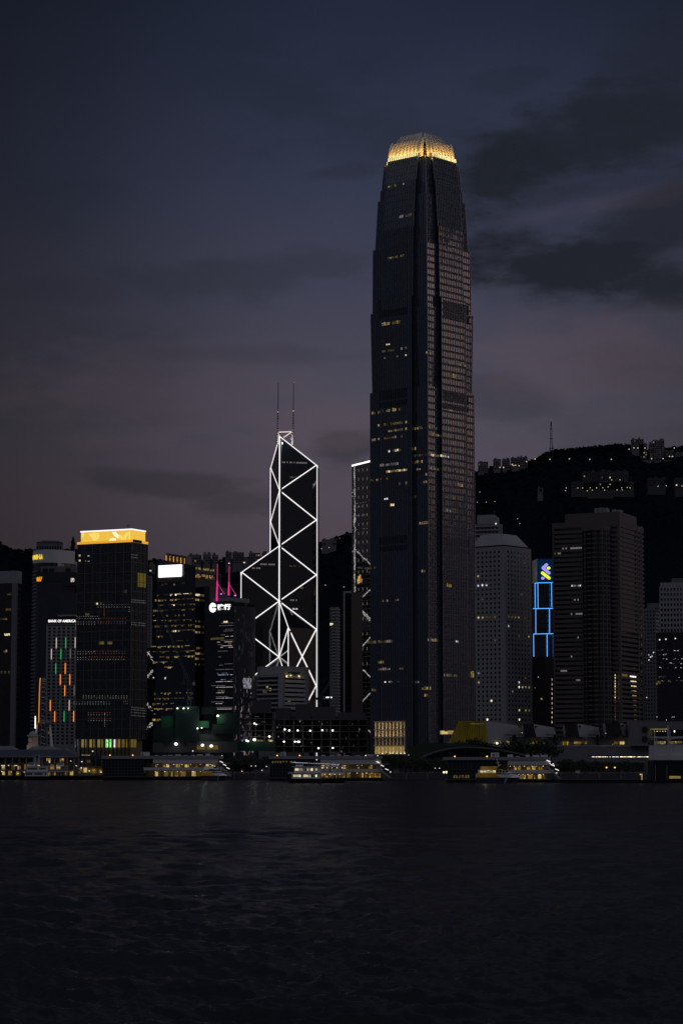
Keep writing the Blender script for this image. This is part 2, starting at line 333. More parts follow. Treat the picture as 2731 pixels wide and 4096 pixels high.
def text(body, face, root, u, z, h, mat, name='lettering', d=0.3, width=None, bold=0.0, align='LEFT', extr=0.12, res=3):
    cu = bpy.data.curves.new('lettering_curve', 'FONT'); cu.body = body; cu.size = 1.0; cu.extrude = 0.0; cu.offset = bold; cu.resolution_u = res
    cu.fill_mode = 'FRONT'
    ob = bpy.data.objects.new('lettering_curve', cu); COL.objects.link(ob)
    bpy.context.view_layer.update(); me = bpy.data.meshes.new_from_object(ob.evaluated_get(bpy.context.evaluated_depsgraph_get()))
    bpy.data.objects.remove(ob); co = np.array([v.co[:] for v in me.vertices]); mn, mx = co.min(0), co.max(0)
    sc = h / (mx[1] - mn[1]); sx = sc if width is None else width / (mx[0] - mn[0])
    off = 0 if align == 'LEFT' else -(mx[0] - mn[0]) * sx / (2 if align == 'CENTER' else 1)
    vs, fs = [], []
    for p in co: vs.append(face.pt(u + off + (p[0] - mn[0]) * sx, z + (p[1] - mn[1]) * sc, d))
    for p in me.polygons: fs.append(tuple(p.vertices))
    me2 = bpy.data.meshes.new(name); me2.from_pydata(vs, [], fs); me2.materials.append(M[mat]); me2.update()
    o = bpy.data.objects.new(name, me2); COL.objects.link(o); o.parent = root
    so_ = o.modifiers.new('thickness', 'SOLIDIFY'); so_.thickness = extr; so_.offset = 0
    return o
def lamp(kind, name, loc, power, color, parent=None, size=1.0, size_y=None, aim=None, spread=None):
    l = bpy.data.lights.new(name, kind); l.energy = power; l.color = color
    if kind == 'AREA':
        l.size = size
        if size_y: l.shape = 'RECTANGLE'; l.size_y = size_y
        if spread: l.spread = rad(spread)
    else: l.shadow_soft_size = size
    o = bpy.data.objects.new(name, l); COL.objects.link(o); o.location = loc
    if aim is not None: o.rotation_euler = Vector(aim).to_track_quat('-Z', 'Y').to_euler()
    if parent: o.parent = parent
    return o
def rows(face, u0, u1, z0, z1, floor=3.9, h=1.5, w=1.5, p_floor=0.5, p_win=0.6, mats=('lit_warm', 'lit_warm_dim', 'lit_warm_dim'), rnd=None, run=6):
    """office lights: on some floors, runs of neighbouring windows are lit"""
    r = rnd or random; out = []; z = z0
    while z + h < z1:
        if r.random() < p_floor:
            u = u0 + r.random() * w * 2
            while u < u1 - w:
                L = r.randint(1, run); mt = r.choice(mats)
                if r.random() < p_win:
                    for k in range(L):
                        if u + k * w + w * 0.9 > u1: break
                        if r.random() < 0.85: out.append((u + k * w + 0.08, u + k * w + w * 0.86, z + 0.6, z + 0.6 + h * (1.0 if r.random() < 0.6 else 0.45), mt))
                u += w * L + w * r.randint(0, 4)
        z += floor
    return out
# ================================================================== SETTING
def wave_sheet():
    """harbour surface: real displaced swell near the camera, finer ripples in the material"""
    ys = np.arange(4180, 3066, -2.0); Yr = (CAMZ * F) / (ys - 3056.0); Yr = Yr[Yr < 1330]
    Yr = np.append(Yr, 1330.0); nc = 820; xr = np.linspace(-3050, 3050, nc) / F
    X = Yr[:, None] * xr[None, :]; Y = np.repeat(Yr[:, None], nc, 1); Z = np.zeros_like(X)
    dy = np.gradient(Yr)[:, None]; dx = Yr[:, None] * (6100 / nc / F)
    r = np.random.default_rng(3)
    for k in range(130):
        lam = 0.45 * (34.0 ** r.random()); th = r.normal(0.35, 0.62) + (math.pi if r.random() < 0.25 else 0)
        kx, ky = math.sin(th) * 2 * math.pi / lam, math.cos(th) * 2 * math.pi / lam
        amp = 0.0090 * lam ** 0.60 * r.uniform(0.3, 1.0); ph = r.uniform(0, 6.283)
        eff = lam / np.maximum(np.maximum(dy * abs(math.cos(th)), dx * abs(math.sin(th))), 1e-3)
        w = np.clip((eff - 2.2) / 2.0, 0, 1)
        s = np.sin(kx * X + ky * Y + ph + 0.5 * np.sin(0.11 * X + 0.07 * Y + k))
        Z += amp * w * (s + 0.28 * (1 - 2 * (0.5 - 0.5 * s) ** 1.5))
    gust = 1 + 0.35 * np.sin(0.021 * X + 1.7 * np.sin(0.013 * Y)) * np.sin(0.017 * Y + 0.6)
    Z *= gust
    nr = len(Yr); co = np.stack([X, Y, Z], -1).reshape(-1, 3)
    a = (np.arange(nr - 1)[:, None] * nc + np.arange(nc - 1)[None, :]).ravel()
    q = np.stack([a, a + 1, a + 1 + nc, a + nc], -1)
    # surrounding sheet, a little lower, out to the sides and behind the camera
    n0 = len(co); ext = np.array([(-9000, -3000, -0.4), (9000, -3000, -0.4), (9000, 1330, -0.4), (-9000, 1330, -0.4)], float)
    co = np.vstack([co, ext]); q = np.vstack([q, [[n0, n0 + 1, n0 + 2, n0 + 3]]])
    me = bpy.data.meshes.new('water'); me.vertices.add(len(co)); me.vertices.foreach_set('co', co.ravel())
    me.loops.add(q.size); me.loops.foreach_set('vertex_index', q.ravel().astype(np.int32)); me.polygons.add(len(q))
    me.polygons.foreach_set('loop_start', np.arange(0, q.size, 4, dtype=np.int32)); me.polygons.foreach_set('loop_total', np.full(len(q), 4, dtype=np.int32))
    me.update(calc_edges=True); me.polygons.foreach_set('use_smooth', np.ones(len(q), dtype=bool))
    m, n, out = new_mat('harbour_water'); p = n.n('ShaderNodeBsdfPrincipled')
    pos = n.n('ShaderNodeNewGeometry').outputs['Position']; nrm = n.n('ShaderNodeNewGeometry').outputs['Normal']
    st = n.v('MULTIPLY', pos, (1.0, 1.6, 0.0))
    a_ = n.noise(st, 0.55, 4.0, 0.62, col=True); b_ = n.noise(n.v('MULTIPLY', pos, (0.5, 1.0, 0.0)), 0.085, 3.0, 0.55, col=True)
    patch = n.noise(n.v('MULTIPLY', pos, (0.35, 1.0, 0.0)), 0.011, 3.0, 0.6)
    h = (0.5, 0.5, 0.5)
    da = n.v('SCALE', n.v('MULTIPLY', n.v('SUBTRACT', a_, h), (1, 1, 0)), n.m('MULTIPLY', n.smooth(patch, 0.3, 0.7, 0.45, 1.0), 0.62))
    db = n.v('SCALE', n.v('MULTIPLY', n.v('SUBTRACT', b_, h), (1, 1, 0)), 0.5)
    n.link(n.v('NORMALIZE', n.v('ADD', n.v('ADD', nrm, da), db)), p.inputs['Normal'])
    p.inputs['Base Color'].default_value = (0.003, 0.0045, 0.007, 1); p.inputs['Roughness'].default_value = 0.20; p.inputs['IOR'].default_value = 1.33; p.inputs['Specular IOR Level'].default_value = 0.26
    df = n.n('ShaderNodeBsdfDiffuse'); df.inputs[0].default_value = (0.029, 0.030, 0.036, 1); mx = n.n('ShaderNodeMixShader'); mx.inputs[0].default_value = 0.66
    n.link(p.outputs[0], mx.inputs[1]); n.link(df.outputs[0], mx.inputs[2]); n.link(mx.outputs[0], out.inputs[0]); me.materials.append(m)
    o = bpy.data.objects.new('water', me); COL.objects.link(o); return tag(o, 'dark choppy harbour water', 'water', kind='structure')
wave_sheet()
mb = MB(); mb.poly([(-9000, 1252, 2.6), (9000, 1252, 2.6), (9000, 12000, 2.6), (-9000, 12000, 2.6)], 'asphalt')
mb.build('ground', None, 'dark paved waterfront ground behind the seawall', 'ground', kind='structure')
mb = MB(); mb.box(-700, 700, 1246, 1251.9, -3, 3.3, 'concrete_dark')
for k in range(-60, 61): mb.box(k * 11 - 0.3, k * 11 + 0.3, 1245.6, 1245.998, -1, 3.2, 'concrete_grey')
mb.build('seawall', None, 'long dark concrete seawall along the water between the piers', 'seawall')

RIDGE_R = [(-900, 3000), (1000, 2800), (1350, 2450), (1500, 2200), (1700, 1990), (1800, 1930), (1900, 1882), (1961, 1868), (2043, 1864), (2130, 1838), (2173, 1811), (2216, 1798), (2314, 1791), (2395, 1783), (2466, 1777), (2499, 1779), (2547, 1806), (2667, 1792), (2731, 1784), (3000, 1800), (3400, 1900)]
RIDGE_L = [(-600, 2100), (-200, 2120), (0, 2158), (36, 2182), (79, 2203), (130, 2200), (253, 2198), (308, 2202), (450, 2230), (590, 2245), (636, 2242), (747, 2245), (860, 2240), (961, 2237), (1060, 2232), (1180, 2205), (1269, 2174), (1330, 2159), (1378, 2138), (1430, 2130), (1520, 2140), (1700, 2200), (2100, 2400)]
YR, YL = 3700.0, 3200.0
def ridge_z(tab, Yc, X, Y):
    px = CX + X / Yc * F * 0.98
    return ZY(np.interp(px, [t[0] for t in tab], [t[1] for t in tab]), Yc) if False else CAMZ + Yc * np.tan(PITCH + np.arctan((CY - np.interp(px, [t[0] for t in tab], [t[1] for t in tab])) / F))
def hill_h(tab, Yc, Y0, X, Y):
    t = np.clip((Y - Y0) / (Yc - Y0), 0, 1); t = t * t * (3 - 2 * t) * 0.35 + t * 0.65
    back = np.clip((Y - Yc) / 1500, 0, 1)
    n = 6 * np.sin(X * 0.013 + Y * 0.009) + 5 * np.sin(X * 0.031 - Y * 0.017 + 2) + 3 * np.sin(X * 0.07 + Y * 0.05)
    return ridge_z(tab, Yc, X, Y) * t * (1 - 0.5 * back) + n * np.minimum(t * 3, 1) * (1 - t)
def hill(tab, Yc, Y0, name, label):
    X, Y = np.meshgrid(np.linspace(-900, 900, 150), np.linspace(Y0, Yc + 1400, 70)); Z = hill_h(tab, Yc, Y0, X, Y)
    nc = 150; nr = 70; a = (np.arange(nr - 1)[:, None] * nc + np.arange(nc - 1)[None, :]).ravel()
    me = bpy.data.meshes.new(name); me.from_pydata(np.stack([X, Y, Z], -1).reshape(-1, 3).tolist(), [], np.stack([a, a + 1, a + 1 + nc, a + nc], -1).tolist())
    me.materials.append(M['hill_soil']); me.polygons.foreach_set('use_smooth', [True] * len(me.polygons)); me.update()
    o = bpy.data.objects.new(name, me); COL.objects.link(o); tag(o, label, 'hill', kind='structure')
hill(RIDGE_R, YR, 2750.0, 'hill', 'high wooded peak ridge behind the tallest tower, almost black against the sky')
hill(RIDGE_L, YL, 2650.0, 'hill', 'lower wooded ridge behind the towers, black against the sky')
def forest(tab, Yc, Y0, n, name, label, seed, xs):
    r = np.random.default_rng(seed); phi = (1 + 5 ** .5) / 2
    ico = np.array([(-1, phi, 0), (1, phi, 0), (-1, -phi, 0), (1, -phi, 0), (0, -1, phi), (0, 1, phi), (0, -1, -phi), (0, 1, -phi), (phi, 0, -1), (phi, 0, 1), (-phi, 0, -1), (-phi, 0, 1)]); ico /= np.linalg.norm(ico[0])
    fc = np.array([(0, 11, 5), (0, 5, 1), (0, 1, 7), (0, 7, 10), (0, 10, 11), (1, 5, 9), (5, 11, 4), (11, 10, 2), (10, 7, 6), (7, 1, 8), (3, 9, 4), (3, 4, 2), (3, 2, 6), (3, 6, 8), (3, 8, 9), (4, 9, 5), (2, 4, 11), (6, 2, 10), (8, 6, 7), (9, 8, 1)])
    X = r.uniform(xs[0], xs[1], n); t = r.random(n); Y = Y0 + (Yc + 12 - Y0) * t
    k = r.random(n) < 0.35; Y[k] = Yc + r.uniform(-40, 14, k.sum())      # plenty along the skyline
    Z = hill_h(tab, Yc, Y0, X, Y); s = r.uniform(1.0, 3.0, n) * np.where(k, 0.62, 1.15)
    V = (ico[None] * r.uniform(0.7, 1.25, (n, 12, 1)) * s[:, None, None] * np.array([1, 1, 0.85])) + np.stack([X, Y, Z + s * 0.35], -1)[:, None]
    Fx = (fc[None] + 12 * np.arange(n)[:, None, None]).reshape(-1, 3)
    me = bpy.data.meshes.new(name); me.vertices.add(n * 12); me.vertices.foreach_set('co', V.ravel()); me.loops.add(Fx.size); me.loops.foreach_set('vertex_index', Fx.ravel().astype(np.int32))
    me.polygons.add(len(Fx)); me.polygons.foreach_set('loop_start', np.arange(0, Fx.size, 3, dtype=np.int32)); me.polygons.foreach_set('loop_total', np.full(len(Fx), 3, dtype=np.int32)); me.update(calc_edges=True)
    me.materials.append(M['forest']); o = bpy.data.objects.new(name, me); COL.objects.link(o); tag(o, label, 'woodland', kind='stuff')
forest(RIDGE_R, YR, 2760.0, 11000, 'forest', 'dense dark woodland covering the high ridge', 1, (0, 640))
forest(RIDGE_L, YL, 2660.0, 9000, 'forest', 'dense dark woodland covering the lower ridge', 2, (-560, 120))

# hillside buildings ---------------------------------------------------------
def block(name, label, x0, x1, y0, y1, Y, mat='villa_wall', cat='house', group='houses on the ridge', depth=14, wincol='window_dark', litp=0.12, cell=(2.6, 3.2), roof=None, lim=14, seed=0):
    """a plain-walled hillside building with a parapet, roof boxes, rows of windows and a few lit ones"""
    r = random.Random(int(x0 * 7 + y0 * 3) + seed); zt, zb = ZY(y0, Y), ZY(y1, Y); xa, xb = XX(x0, Y, zt), XX(x1, Y, zt); w = xb - xa
    root = empty(name, ((xa + xb) / 2, Y, zb), 0, label, cat, group); h = zt - zb; f = Face((0, 0, 0), (1, 0, 0), (0, -1, 0), 0, 0)
    mb = MB(); mb.prism([(-w / 2, 0), (w / 2, 0), (w / 2, depth), (-w / 2, depth)], -12, h, mat); mb.build('wall', root)
    mb = MB()
    if roof == 'hip':
        e = 0.8; a, b, c, d = (-w / 2 - e, -e, h), (w / 2 + e, -e, h), (w / 2 + e, depth + e, h), (-w / 2 - e, depth + e, h); hh = h * 0.33
        p, q = (-w / 2 + depth * 0.5, depth / 2, h + hh), (w / 2 - depth * 0.5, depth / 2, h + hh)
        for pl in ((a, b, q, p), (b, c, q), (c, d, p, q), (d, a, p), (d, c, b, a)): mb.poly(pl, 'roof_navy')
    else:
        mb.box(-w / 2 - 0.2, w / 2 + 0.2, -0.2, depth + 0.2, h + 0.002, h + 0.9, mat)
        k = -w / 2 + w * 0.1
        while k < w / 2 - 3:
            ww = r.uniform(2, 5); mb.box(k, min(k + ww, w / 2 - 0.5), 3, 9, h + 0.9, h + 0.9 + r.uniform(1.0, 3.4), mat); k += ww + r.uniform(2, 9)
    mb.build('roof', root); nx = max(1, int(w / cell[0])); nz = max(1, int(h / cell[1])); sx = w / nx; dk, lt = [], []
    for i in range(nx):
        for j in range(nz):
            if r.random() < 0.12: continue
            q = (-w / 2 + i * sx + sx * 0.2, -w / 2 + (i + 1) * sx - sx * 0.2, j * cell[1] + 0.7, j * cell[1] + cell[1] - 0.7)
            if r.random() < litp: lt.append(q + (r.choice(['lit_warm', 'lit_warm_dim', 'lit_cream']),))
            else: dk.append(q)
    wins(root, f, dk, wincol, 'window', lim=lim); wins(root, f, lt, 'lit_warm', 'lit_window', lim=12); return root
def RR(x, y): return 1880 + x * .5427, 1650 + y * .5427
for i, (a, b, c, d, lb) in enumerate([(60, 131, 366, 425, 'pale flat-roofed ridge house nearest the tall tower'), (172, 224, 347, 408, 'square ridge house with a bright yellow ground floor'),
        (237, 290, 349, 402, 'low ridge house beside the square one with the yellow ground floor'), (301, 366, 337, 396, 'ridge house with stepped roof and small lamps below'),
        (367, 420, 333, 390, 'ridge house just below the hilltop lamp')]):
    x0, y0 = RR(a, c); x1, y1 = RR(b, d); block('ridge_house', lb, x0, x1, y0, y1 + 6, YR - 40, litp=0.04)
for a, b, c, d, lb in [(1189, 1275, 200, 262, 'broad mansion block on the peak with a central stair tower'), (1242, 1300, 232, 350, 'tall stepped peak house below the mansion block'),
        (1342, 1428, 208, 350, 'taller peak mansion block with a chimney-like stair tower'), (1320, 1345, 232, 300, 'narrow peak house leaning against the taller mansion block'),
        (1435, 1500, 285, 350, 'low peak house with a row of street lamps in front'), (1510, 1568, 300, 352, 'low peak house at the edge of the view with a yellow window')]:
    x0, y0 = RR(a, c); x1, y1 = RR(b, d); block('peak_mansion', lb, x0, x1, y0, y1, YR - 60, cat='house', group='mansion blocks on the peak', litp=0.03)
mb = MB(); a = P(*RR(1218, 352), YR - 75); b = P(*RR(1600, 418), YR - 75); mb.box(a.x, b.x, YR - 75, YR - 68, b.z, a.z, 'concrete_grey')
mb.build('retaining_wall', None, 'long grey retaining wall under the peak mansion blocks', 'wall')
for a, b, c, d, lb in [(832, 945, 442, 512, 'wide terraced apartment block half way up the slope'), (948, 1165, 438, 505, 'terraced apartment block with yellow ground floor lights'),
        (748, 860, 518, 560, 'low apartment block at the near end of the lit hillside road'), (862, 1050, 515, 572, 'low dark terrace with bright lamps along its road'), (1052, 1205, 512, 560, 'low dark terrace with a yellow room at its end'),
        (1310, 1435, 488, 545, 'dim hillside block below the retaining wall'), (1510, 1590, 488, 560, 'dim hillside block with a blue light')]:
    x0, y0 = RR(a, c); x1, y1 = RR(b, d); block('hillside_block', lb, x0, x1, y0, y1, 3350, mat='concrete_dark', cat='apartment block', group='apartment blocks on the slope', litp=0.035)
x0, y0 = RR(500, 560); x1, y1 = RR(535, 588); block('pump_house', 'small pale windowless box house alone on the dark slope', x0, x1, y0, y1, 3300, litp=0, cell=(9, 9))
def Z6(x, y): return x * .3954, 2080 + y * .3954
def Z7(x, y): return 540 + x * .3826, 2100 + y * .3826
x0, y0 = Z6(372, 232); x1, y1 = Z6(628, 300)
block('hip_roof_house', 'pale hipped-roof apartment house above the curved tower', x0, x1, y0 - 2, y1, YL - 90, mat='concrete_grey', cat='house', roof='hip', cell=(3.2, 5.0), litp=0)
for a, b, c, d, lb in [(555, 690, 318, 392, 'wide dark block on the skyline nearest the roof fins'), (712, 790, 312, 388, 'dark block with stepped top on the skyline'), (806, 866, 318, 388, 'small dark block with a thin chimney on the skyline'),
        (948, 1008, 288, 380, 'narrow tall block on the skyline with two lamps'), (1020, 1136, 292, 385, 'broad dark block on the skyline behind the pink masts'), (1190, 1306, 298, 385, 'skyline block beside a yellow lit house'),
        (1128, 1190, 355, 385, 'small low skyline house with yellow windows'), (1330, 1400, 298, 380, 'skyline block touching the white lit tower'), (150, 210, 415, 470, 'low hillside block with lit windows behind the gold-topped tower')]:
    x0, y0 = Z7(a, c); x1, y1 = Z7(b, d); block('skyline_block', lb, x0, x1, y0, y1 + 8, YL - 60, mat='villa_wall', cat='apartment block', group='apartment blocks on the lower ridge', litp=0.25 if 'yellow' in lb or 'lit w' in lb else 0.02)
x0, y0 = P(1288, 2160, YL - 30).x, 0
block('ridge_station', 'low flat building on the ridge right behind the lit bank tower', 1287, 1345, 2160, 2182, YL - 50, litp=0, cell=(6, 4))
# hill lamps and mast
def hill_lamp(px, py, Y, lb, mat='lamp_far', r=0.75):
    p = P(px, py, Y); e = empty('street_lamp', (p.x, p.y, p.z - 5), 0, lb, 'street lamp', 'street lamps on the hills')
    b = MB(); b.tube((0, 0, -1), (0, 0, 5), 0.12, 'metal_dark', 5); b.build('pole', e); b = MB(); b.ball((0, 0, 5), r, mat, 6, 4); b.build('lamp_head', e)
for x, y in [(476, 342), (585, 345), (729, 341), (879, 345), (1038, 345), (1168, 271), (1203, 260), (1233, 261), (1285, 262), (1334, 340), (1418, 340), (1466, 324), (1487, 324), (1500, 262), (318, 391), (333, 389), (358, 392), (218, 404)]:
    hill_lamp(*RR(x, y), YR - 95, 'lit lamp on the road along the high peak ridge', r=0.9)
for x, y in [(706, 556), (700, 576), (790, 556), (826, 556), (882, 555), (929, 555), (975, 555), (1014, 549), (1040, 497), (1101, 496), (1114, 554), (1155, 552), (1175, 555), (860, 577), (897, 572), (988, 572), (1080, 571), (1118, 570), (1381, 544), (1442, 540), (1557, 542)]:
    hill_lamp(*RR(x, y), 3340, 'small lit lamp on the lower hillside road', r=0.65)
for x, y in [(70, 586), (51, 661), (180, 656), (347, 783), (364, 818), (117, 660)]: hill_lamp(*RR(x, y), 3300, 'lone lamp low on the black slope beside the tall tower', r=0.5)
for x, y in [(1286, 2195), (1301, 2340), (1316, 2190), (1375, 2348), (1313, 2649), (1292, 2657)]: hill_lamp(x, y, 2900, 'lone lamp on the black slope between the two bright towers', r=0.5)
e = P(*RR(596, 275), YR - 20); top = P(*RR(598, 70), YR - 20)
rt = empty('radio_mast', (e.x, e.y, e.z - 4), 0, 'tall thin lattice radio mast on the hilltop', 'mast')
h = top.z - e.z + 4; mb = MB()
for sx, sy in ((-1, -1), (1, -1), (1, 1), (-1, 1)): mb.tube((sx * 2.6, sy * 2.6, 0), (sx * 1.3, sy * 1.3, h * 0.3), 0.35, 'metal_mid', 5); mb.tube((sx * 1.3, sy * 1.3, h * 0.3), (sx * 0.9, sy * 0.9, h), 0.3, 'metal_mid', 5)
k = 0.0; i = 0
while k < h - 3:
    w = 2.6 - 1.3 * min(1, k / (h * 0.3)) if k < h * 0.3 else 1.3 - 0.4 * (k - h * .3) / (h * .7)
    for s in (-1, 1): mb.tube((s * w, -w, k), (-s * w, -w, k + 3), 0.2, 'metal_mid', 4); mb.tube((s * w, -w, k), (s * w, w, k + 3), 0.2, 'metal_mid', 4)
    if i % 5 == 2: mb.box(-w - 1, w + 1, -w - 1, w + 1, k, k + 0.5, 'metal_mid')
    k += 3; i += 1
mb.build('lattice', rt); mb = MB(); mb.tube((0, 0, h - 6), (0, 0, h + 3), 0.5, 'metal_mid', 6); mb.build('antenna', rt)
mb = MB(); mb.ball((0, 0, h + 3.4), 0.5, 'lamp_red', 6, 4); mb.build('beacon', rt)

# ================================================================== THE TALL TOWER
def tall_tower():
    a = rad(40.8); YC = 1640.0; zc = ZY(1500, YC); X0 = XX(1687.5, YC, zc)
    root = empty('skyscraper', (X0, YC, 0), -a, 'tallest tower, dark stepped glass shaft with a glowing gold claw crown', 'skyscraper')
    def cl(py, px):
        z = ZY(py, YC); return z, (XX(px, YC, z) - X0) / -(math.cos(a) + math.sin(a))
    c_l = [(2.0, 25.0)]
    for py, x1, x2 in [(1575, 1474, 1483), (1260, 1484, 1492), (1005, 1493.5, 1502.5), (810, 1514, 1523), (767, 1524, 1528.5), (668, 1537, 1541)]:
        z, v = cl(py, x1); c_l.append((z, v if py != 1575 else 25.0)); c_l.append((z, cl(py, x2)[1] if py != 1575 else 23.9))
    z, v = cl(640, 1545); c_l.append((z, v))
    H_l = [(2.0, 27.5), (ZY(1190, 1618), 27.4), (ZY(1190, 1618), 25.8), (ZY(910, 1618), 25.3), (ZY(910, 1618), 24.4), (ZY(720, 1618), 22.5), (ZY(720, 1618), 21.6), (ZY(635, 1634), 19.6)]
    ZT = H_l[-1][0]; c_l[-1] = (ZT - 4, c_l[-1][1])
    m_, s_, k_ = 13.0, 13.6, 10.0
    G, MU = MB(), MB()
    rot = [Matrix.Rotation(q * math.pi / 2, 3, 'Z') for q in range(4)]       # 0: face toward -y (A); 1: +x (B)
    def quad(R, b0, b1, t0, t1, n, mull, z0, z1, su=1.86):
        """b0,b1 bottom left/right; t0,t1 top (x,y); n outward"""
        q = [R @ Vector((b0[0], b0[1], z0)), R @ Vector((b1[0], b1[1], z0)), R @ Vector((t1[0], t1[1], z1)), R @ Vector((t0[0], t0[1], z1))]
        L = math.hypot(b1[0] - b0[0], b1[1] - b0[1]); G.poly(q, 'glass_tall', [(0, z0), (L, z0), (L, z1), (0, z1)])
        if not mull: return
        N = (R @ Vector((n[0], n[1], 0))); T = (q[1] - q[0]).normalized(); k = max(1, round(L / su))
        for i in range(k + 1):
            f = i / k; B = q[0].lerp(q[1], f); Tt = q[3].lerp(q[2], f); w = 0.15 if 0 < i < k else 0.24; d = 0.5
            MU.hexa([B - T * w + N * d, B + T * w + N * d, B + T * w, B - T * w, Tt - T * w + N * d, Tt + T * w + N * d, Tt + T * w, Tt - T * w], 'metal_fin')
        z = math.ceil(z0 / 4.6) * 4.6
        left = abs(n[1]) > .5 and R is rot[0] or abs(n[0]) > .5 and R is rot[3]
        while z < z1 - 0.3:
            f = (z - z0) / (z1 - z0); f2 = min(1, (z + 1.5 - z0) / (z1 - z0)); A0, A1 = q[0].lerp(q[3], f), q[1].lerp(q[2], f); B0, B1 = q[0].lerp(q[3], f2), q[1].lerp(q[2], f2)
            if not left: MU.hexa([A0 + N * .06, A1 + N * .06, A1, A0, B0 + N * .06, B1 + N * .06, B1, B0], 'metal_dark')
            for g in ((0.0,) if left else (0.0, 1.5)):
                f = min(1, (z + g - z0) / (z1 - z0)); f2 = min(1, (z + g + (0.1 if left else 0.14) - z0) / (z1 - z0)); A0, A1 = q[0].lerp(q[3], f), q[1].lerp(q[2], f); B0, B1 = q[0].lerp(q[3], f2), q[1].lerp(q[2], f2)
                MU.hexa([A0 + N * .26, A1 + N * .26, A1, A0, B0 + N * .26, B1 + N * .26, B1, B0], 'metal_fin')
            z += 4.6
    for qi, R in enumerate(rot):
        vis = qi in (0, 1)
        for (z0, h0), (z1, h1) in zip(H_l, H_l[1:]):
            if z1 - z0 < 0.01:
                G.poly([R @ Vector(p) for p in ((-m_, -h0, z0), (m_, -h0, z0), (m_, -h1, z0), (-m_, -h1, z0))], 'concrete_dark'); continue
            quad(R, (-m_, -h0), (m_, -h0), (-m_, -h1), (m_, -h1), (0, -1), vis, z0, z1)
            quad(R, (m_, -h0), (m_, -k_), (m_, -h1), (m_, -k_), (1, 0), False, z0, z1); quad(R, (-m_, -k_), (-m_, -h0), (-m_, -k_), (-m_, -h1), (-1, 0), False, z0, z1)
        # corner bay between this face and the next one counter-clockwise
        for (z0, c0), (z1, c1) in zip(c_l, c_l[1:]):
            if z1 - z0 < 0.01:
                G.poly([R @ Vector(p) for p in ((s_, -c0, z0), (c0, -c0, z0), (c0, -s_, z0), (s_, -s_, z0))], 'concrete_dark'); continue
            quad(R, (s_, -c0), (c0, -c0), (s_, -c1), (c1, -c1), (0, -1), qi in (0, 1, 3), z0, z1)
            quad(R, (c0, -c0), (c0, -s_), (c1, -c1), (c1, -s_), (1, 0), qi in (0, 1, 3), z0, z1)
            quad(R, (s_, -s_), (s_, -c0), (s_, -s_), (s_, -c1), (-1, 0), False, z0, z1); quad(R, (c0, -s_), (s_, -s_), (c1, -s_), (s_, -s_), (0, 1), False, z0, z1)
        zt, ct = c_l[-1]; G.poly([R @ Vector(p) for p in ((s_, -ct, zt), (ct, -ct, zt), (ct, -s_, zt), (s_, -s_, zt))], 'concrete_dark')
    G.prism([(-16.5, -16.5), (16.5, -16.5), (16.5, 16.5), (-16.5, 16.5)], 2, ZT - 0.5, 'glass_tall', 'concrete_dark')
    G.build('curtain_wall', root); MU.build('mullions', root)
    hA = lambda z: float(np.interp(z, [p[0] + i * 1e-4 for i, p in enumerate(H_l)], [p[1] for p in H_l]))
    hC = lambda z: float(np.interp(z, [p[0] + i * 1e-4 for i, p in enumerate(c_l)], [p[1] for p in c_l]))
    fA = Face((0, 0, 0), (1, 0, 0), (0, -1, 0), 0, 0); fB = Face((0, 0, 0), (0, 1, 0), (1, 0, 0), 0, 0)
    ca, sa = math.cos(a), math.sin(a)
    def loc(px, py, face, kind):
        """where a photo point lands on the sloping face: (u, z, outward offset)"""
        off = 25.0; u = 0
        for _ in range(25):
            wy = YC + (-u * sa - off * ca if face is fA else u * ca - off * sa); z = ZY(py, wy); X = XX(px, wy, z)
            off = (hA if kind == 'm' else hC)(z); u = ((X - X0) + off * sa) / ca if face is fA else ((X - X0) - off * ca) / sa
        return u, z, off
    LW = [0]; rest = MB(); r = random.Random(4)
    def lights(face, kind, x0, x1, y, h, mats, dens=0.7, w=1.86, part=1.0):
        u0, z, off = loc(x0, y, face, kind); u1 = loc(x1, y, face, kind)[0]; u0, u1 = min(u0, u1), max(u0, u1)
        base_ = math.floor(z / 4.6) * 4.6 + 1.75; k0 = math.floor(u0 / w); u = k0 * w
        if h == 0: base_, hh = z - 0.5, 1.0
        else: hh = h
        while u < u1:
            if r.random() < dens:
                o1 = (hA if kind == 'm' else hC)(base_ + hh) if True else off
                b = MB() if LW[0] < 100 else rest; mt = r.choice(mats); ww = w * r.uniform(0.55, 0.8) * part
                face.bar(b, u + 0.22, u + 0.22 + ww, base_, base_ + hh * r.uniform(0.7, 1.0), off - 0.05, min(off, off) + 0.12, mt)
                if LW[0] < 100: b.build('lit_window', root); LW[0] += 1
            u += w
    q = lambda x: 1380 + x * .3827
    y1 = lambda y: 450 + y * .3827
    y2 = lambda y: 1300 + y * .3827
    q3 = lambda x: 1380 + x * .4252
    y3 = lambda y: 2100 + y * .4252
    D, Wm, Br, Co = ['lit_warm_dim', 'lit_warm_dim', 'tube_pale_dim'], ['lit_warm_dim', 'lit_warm'], ['lit_warm', 'lit_cream', 'lit_amber'], ['lit_cool_dim', 'lit_cool']
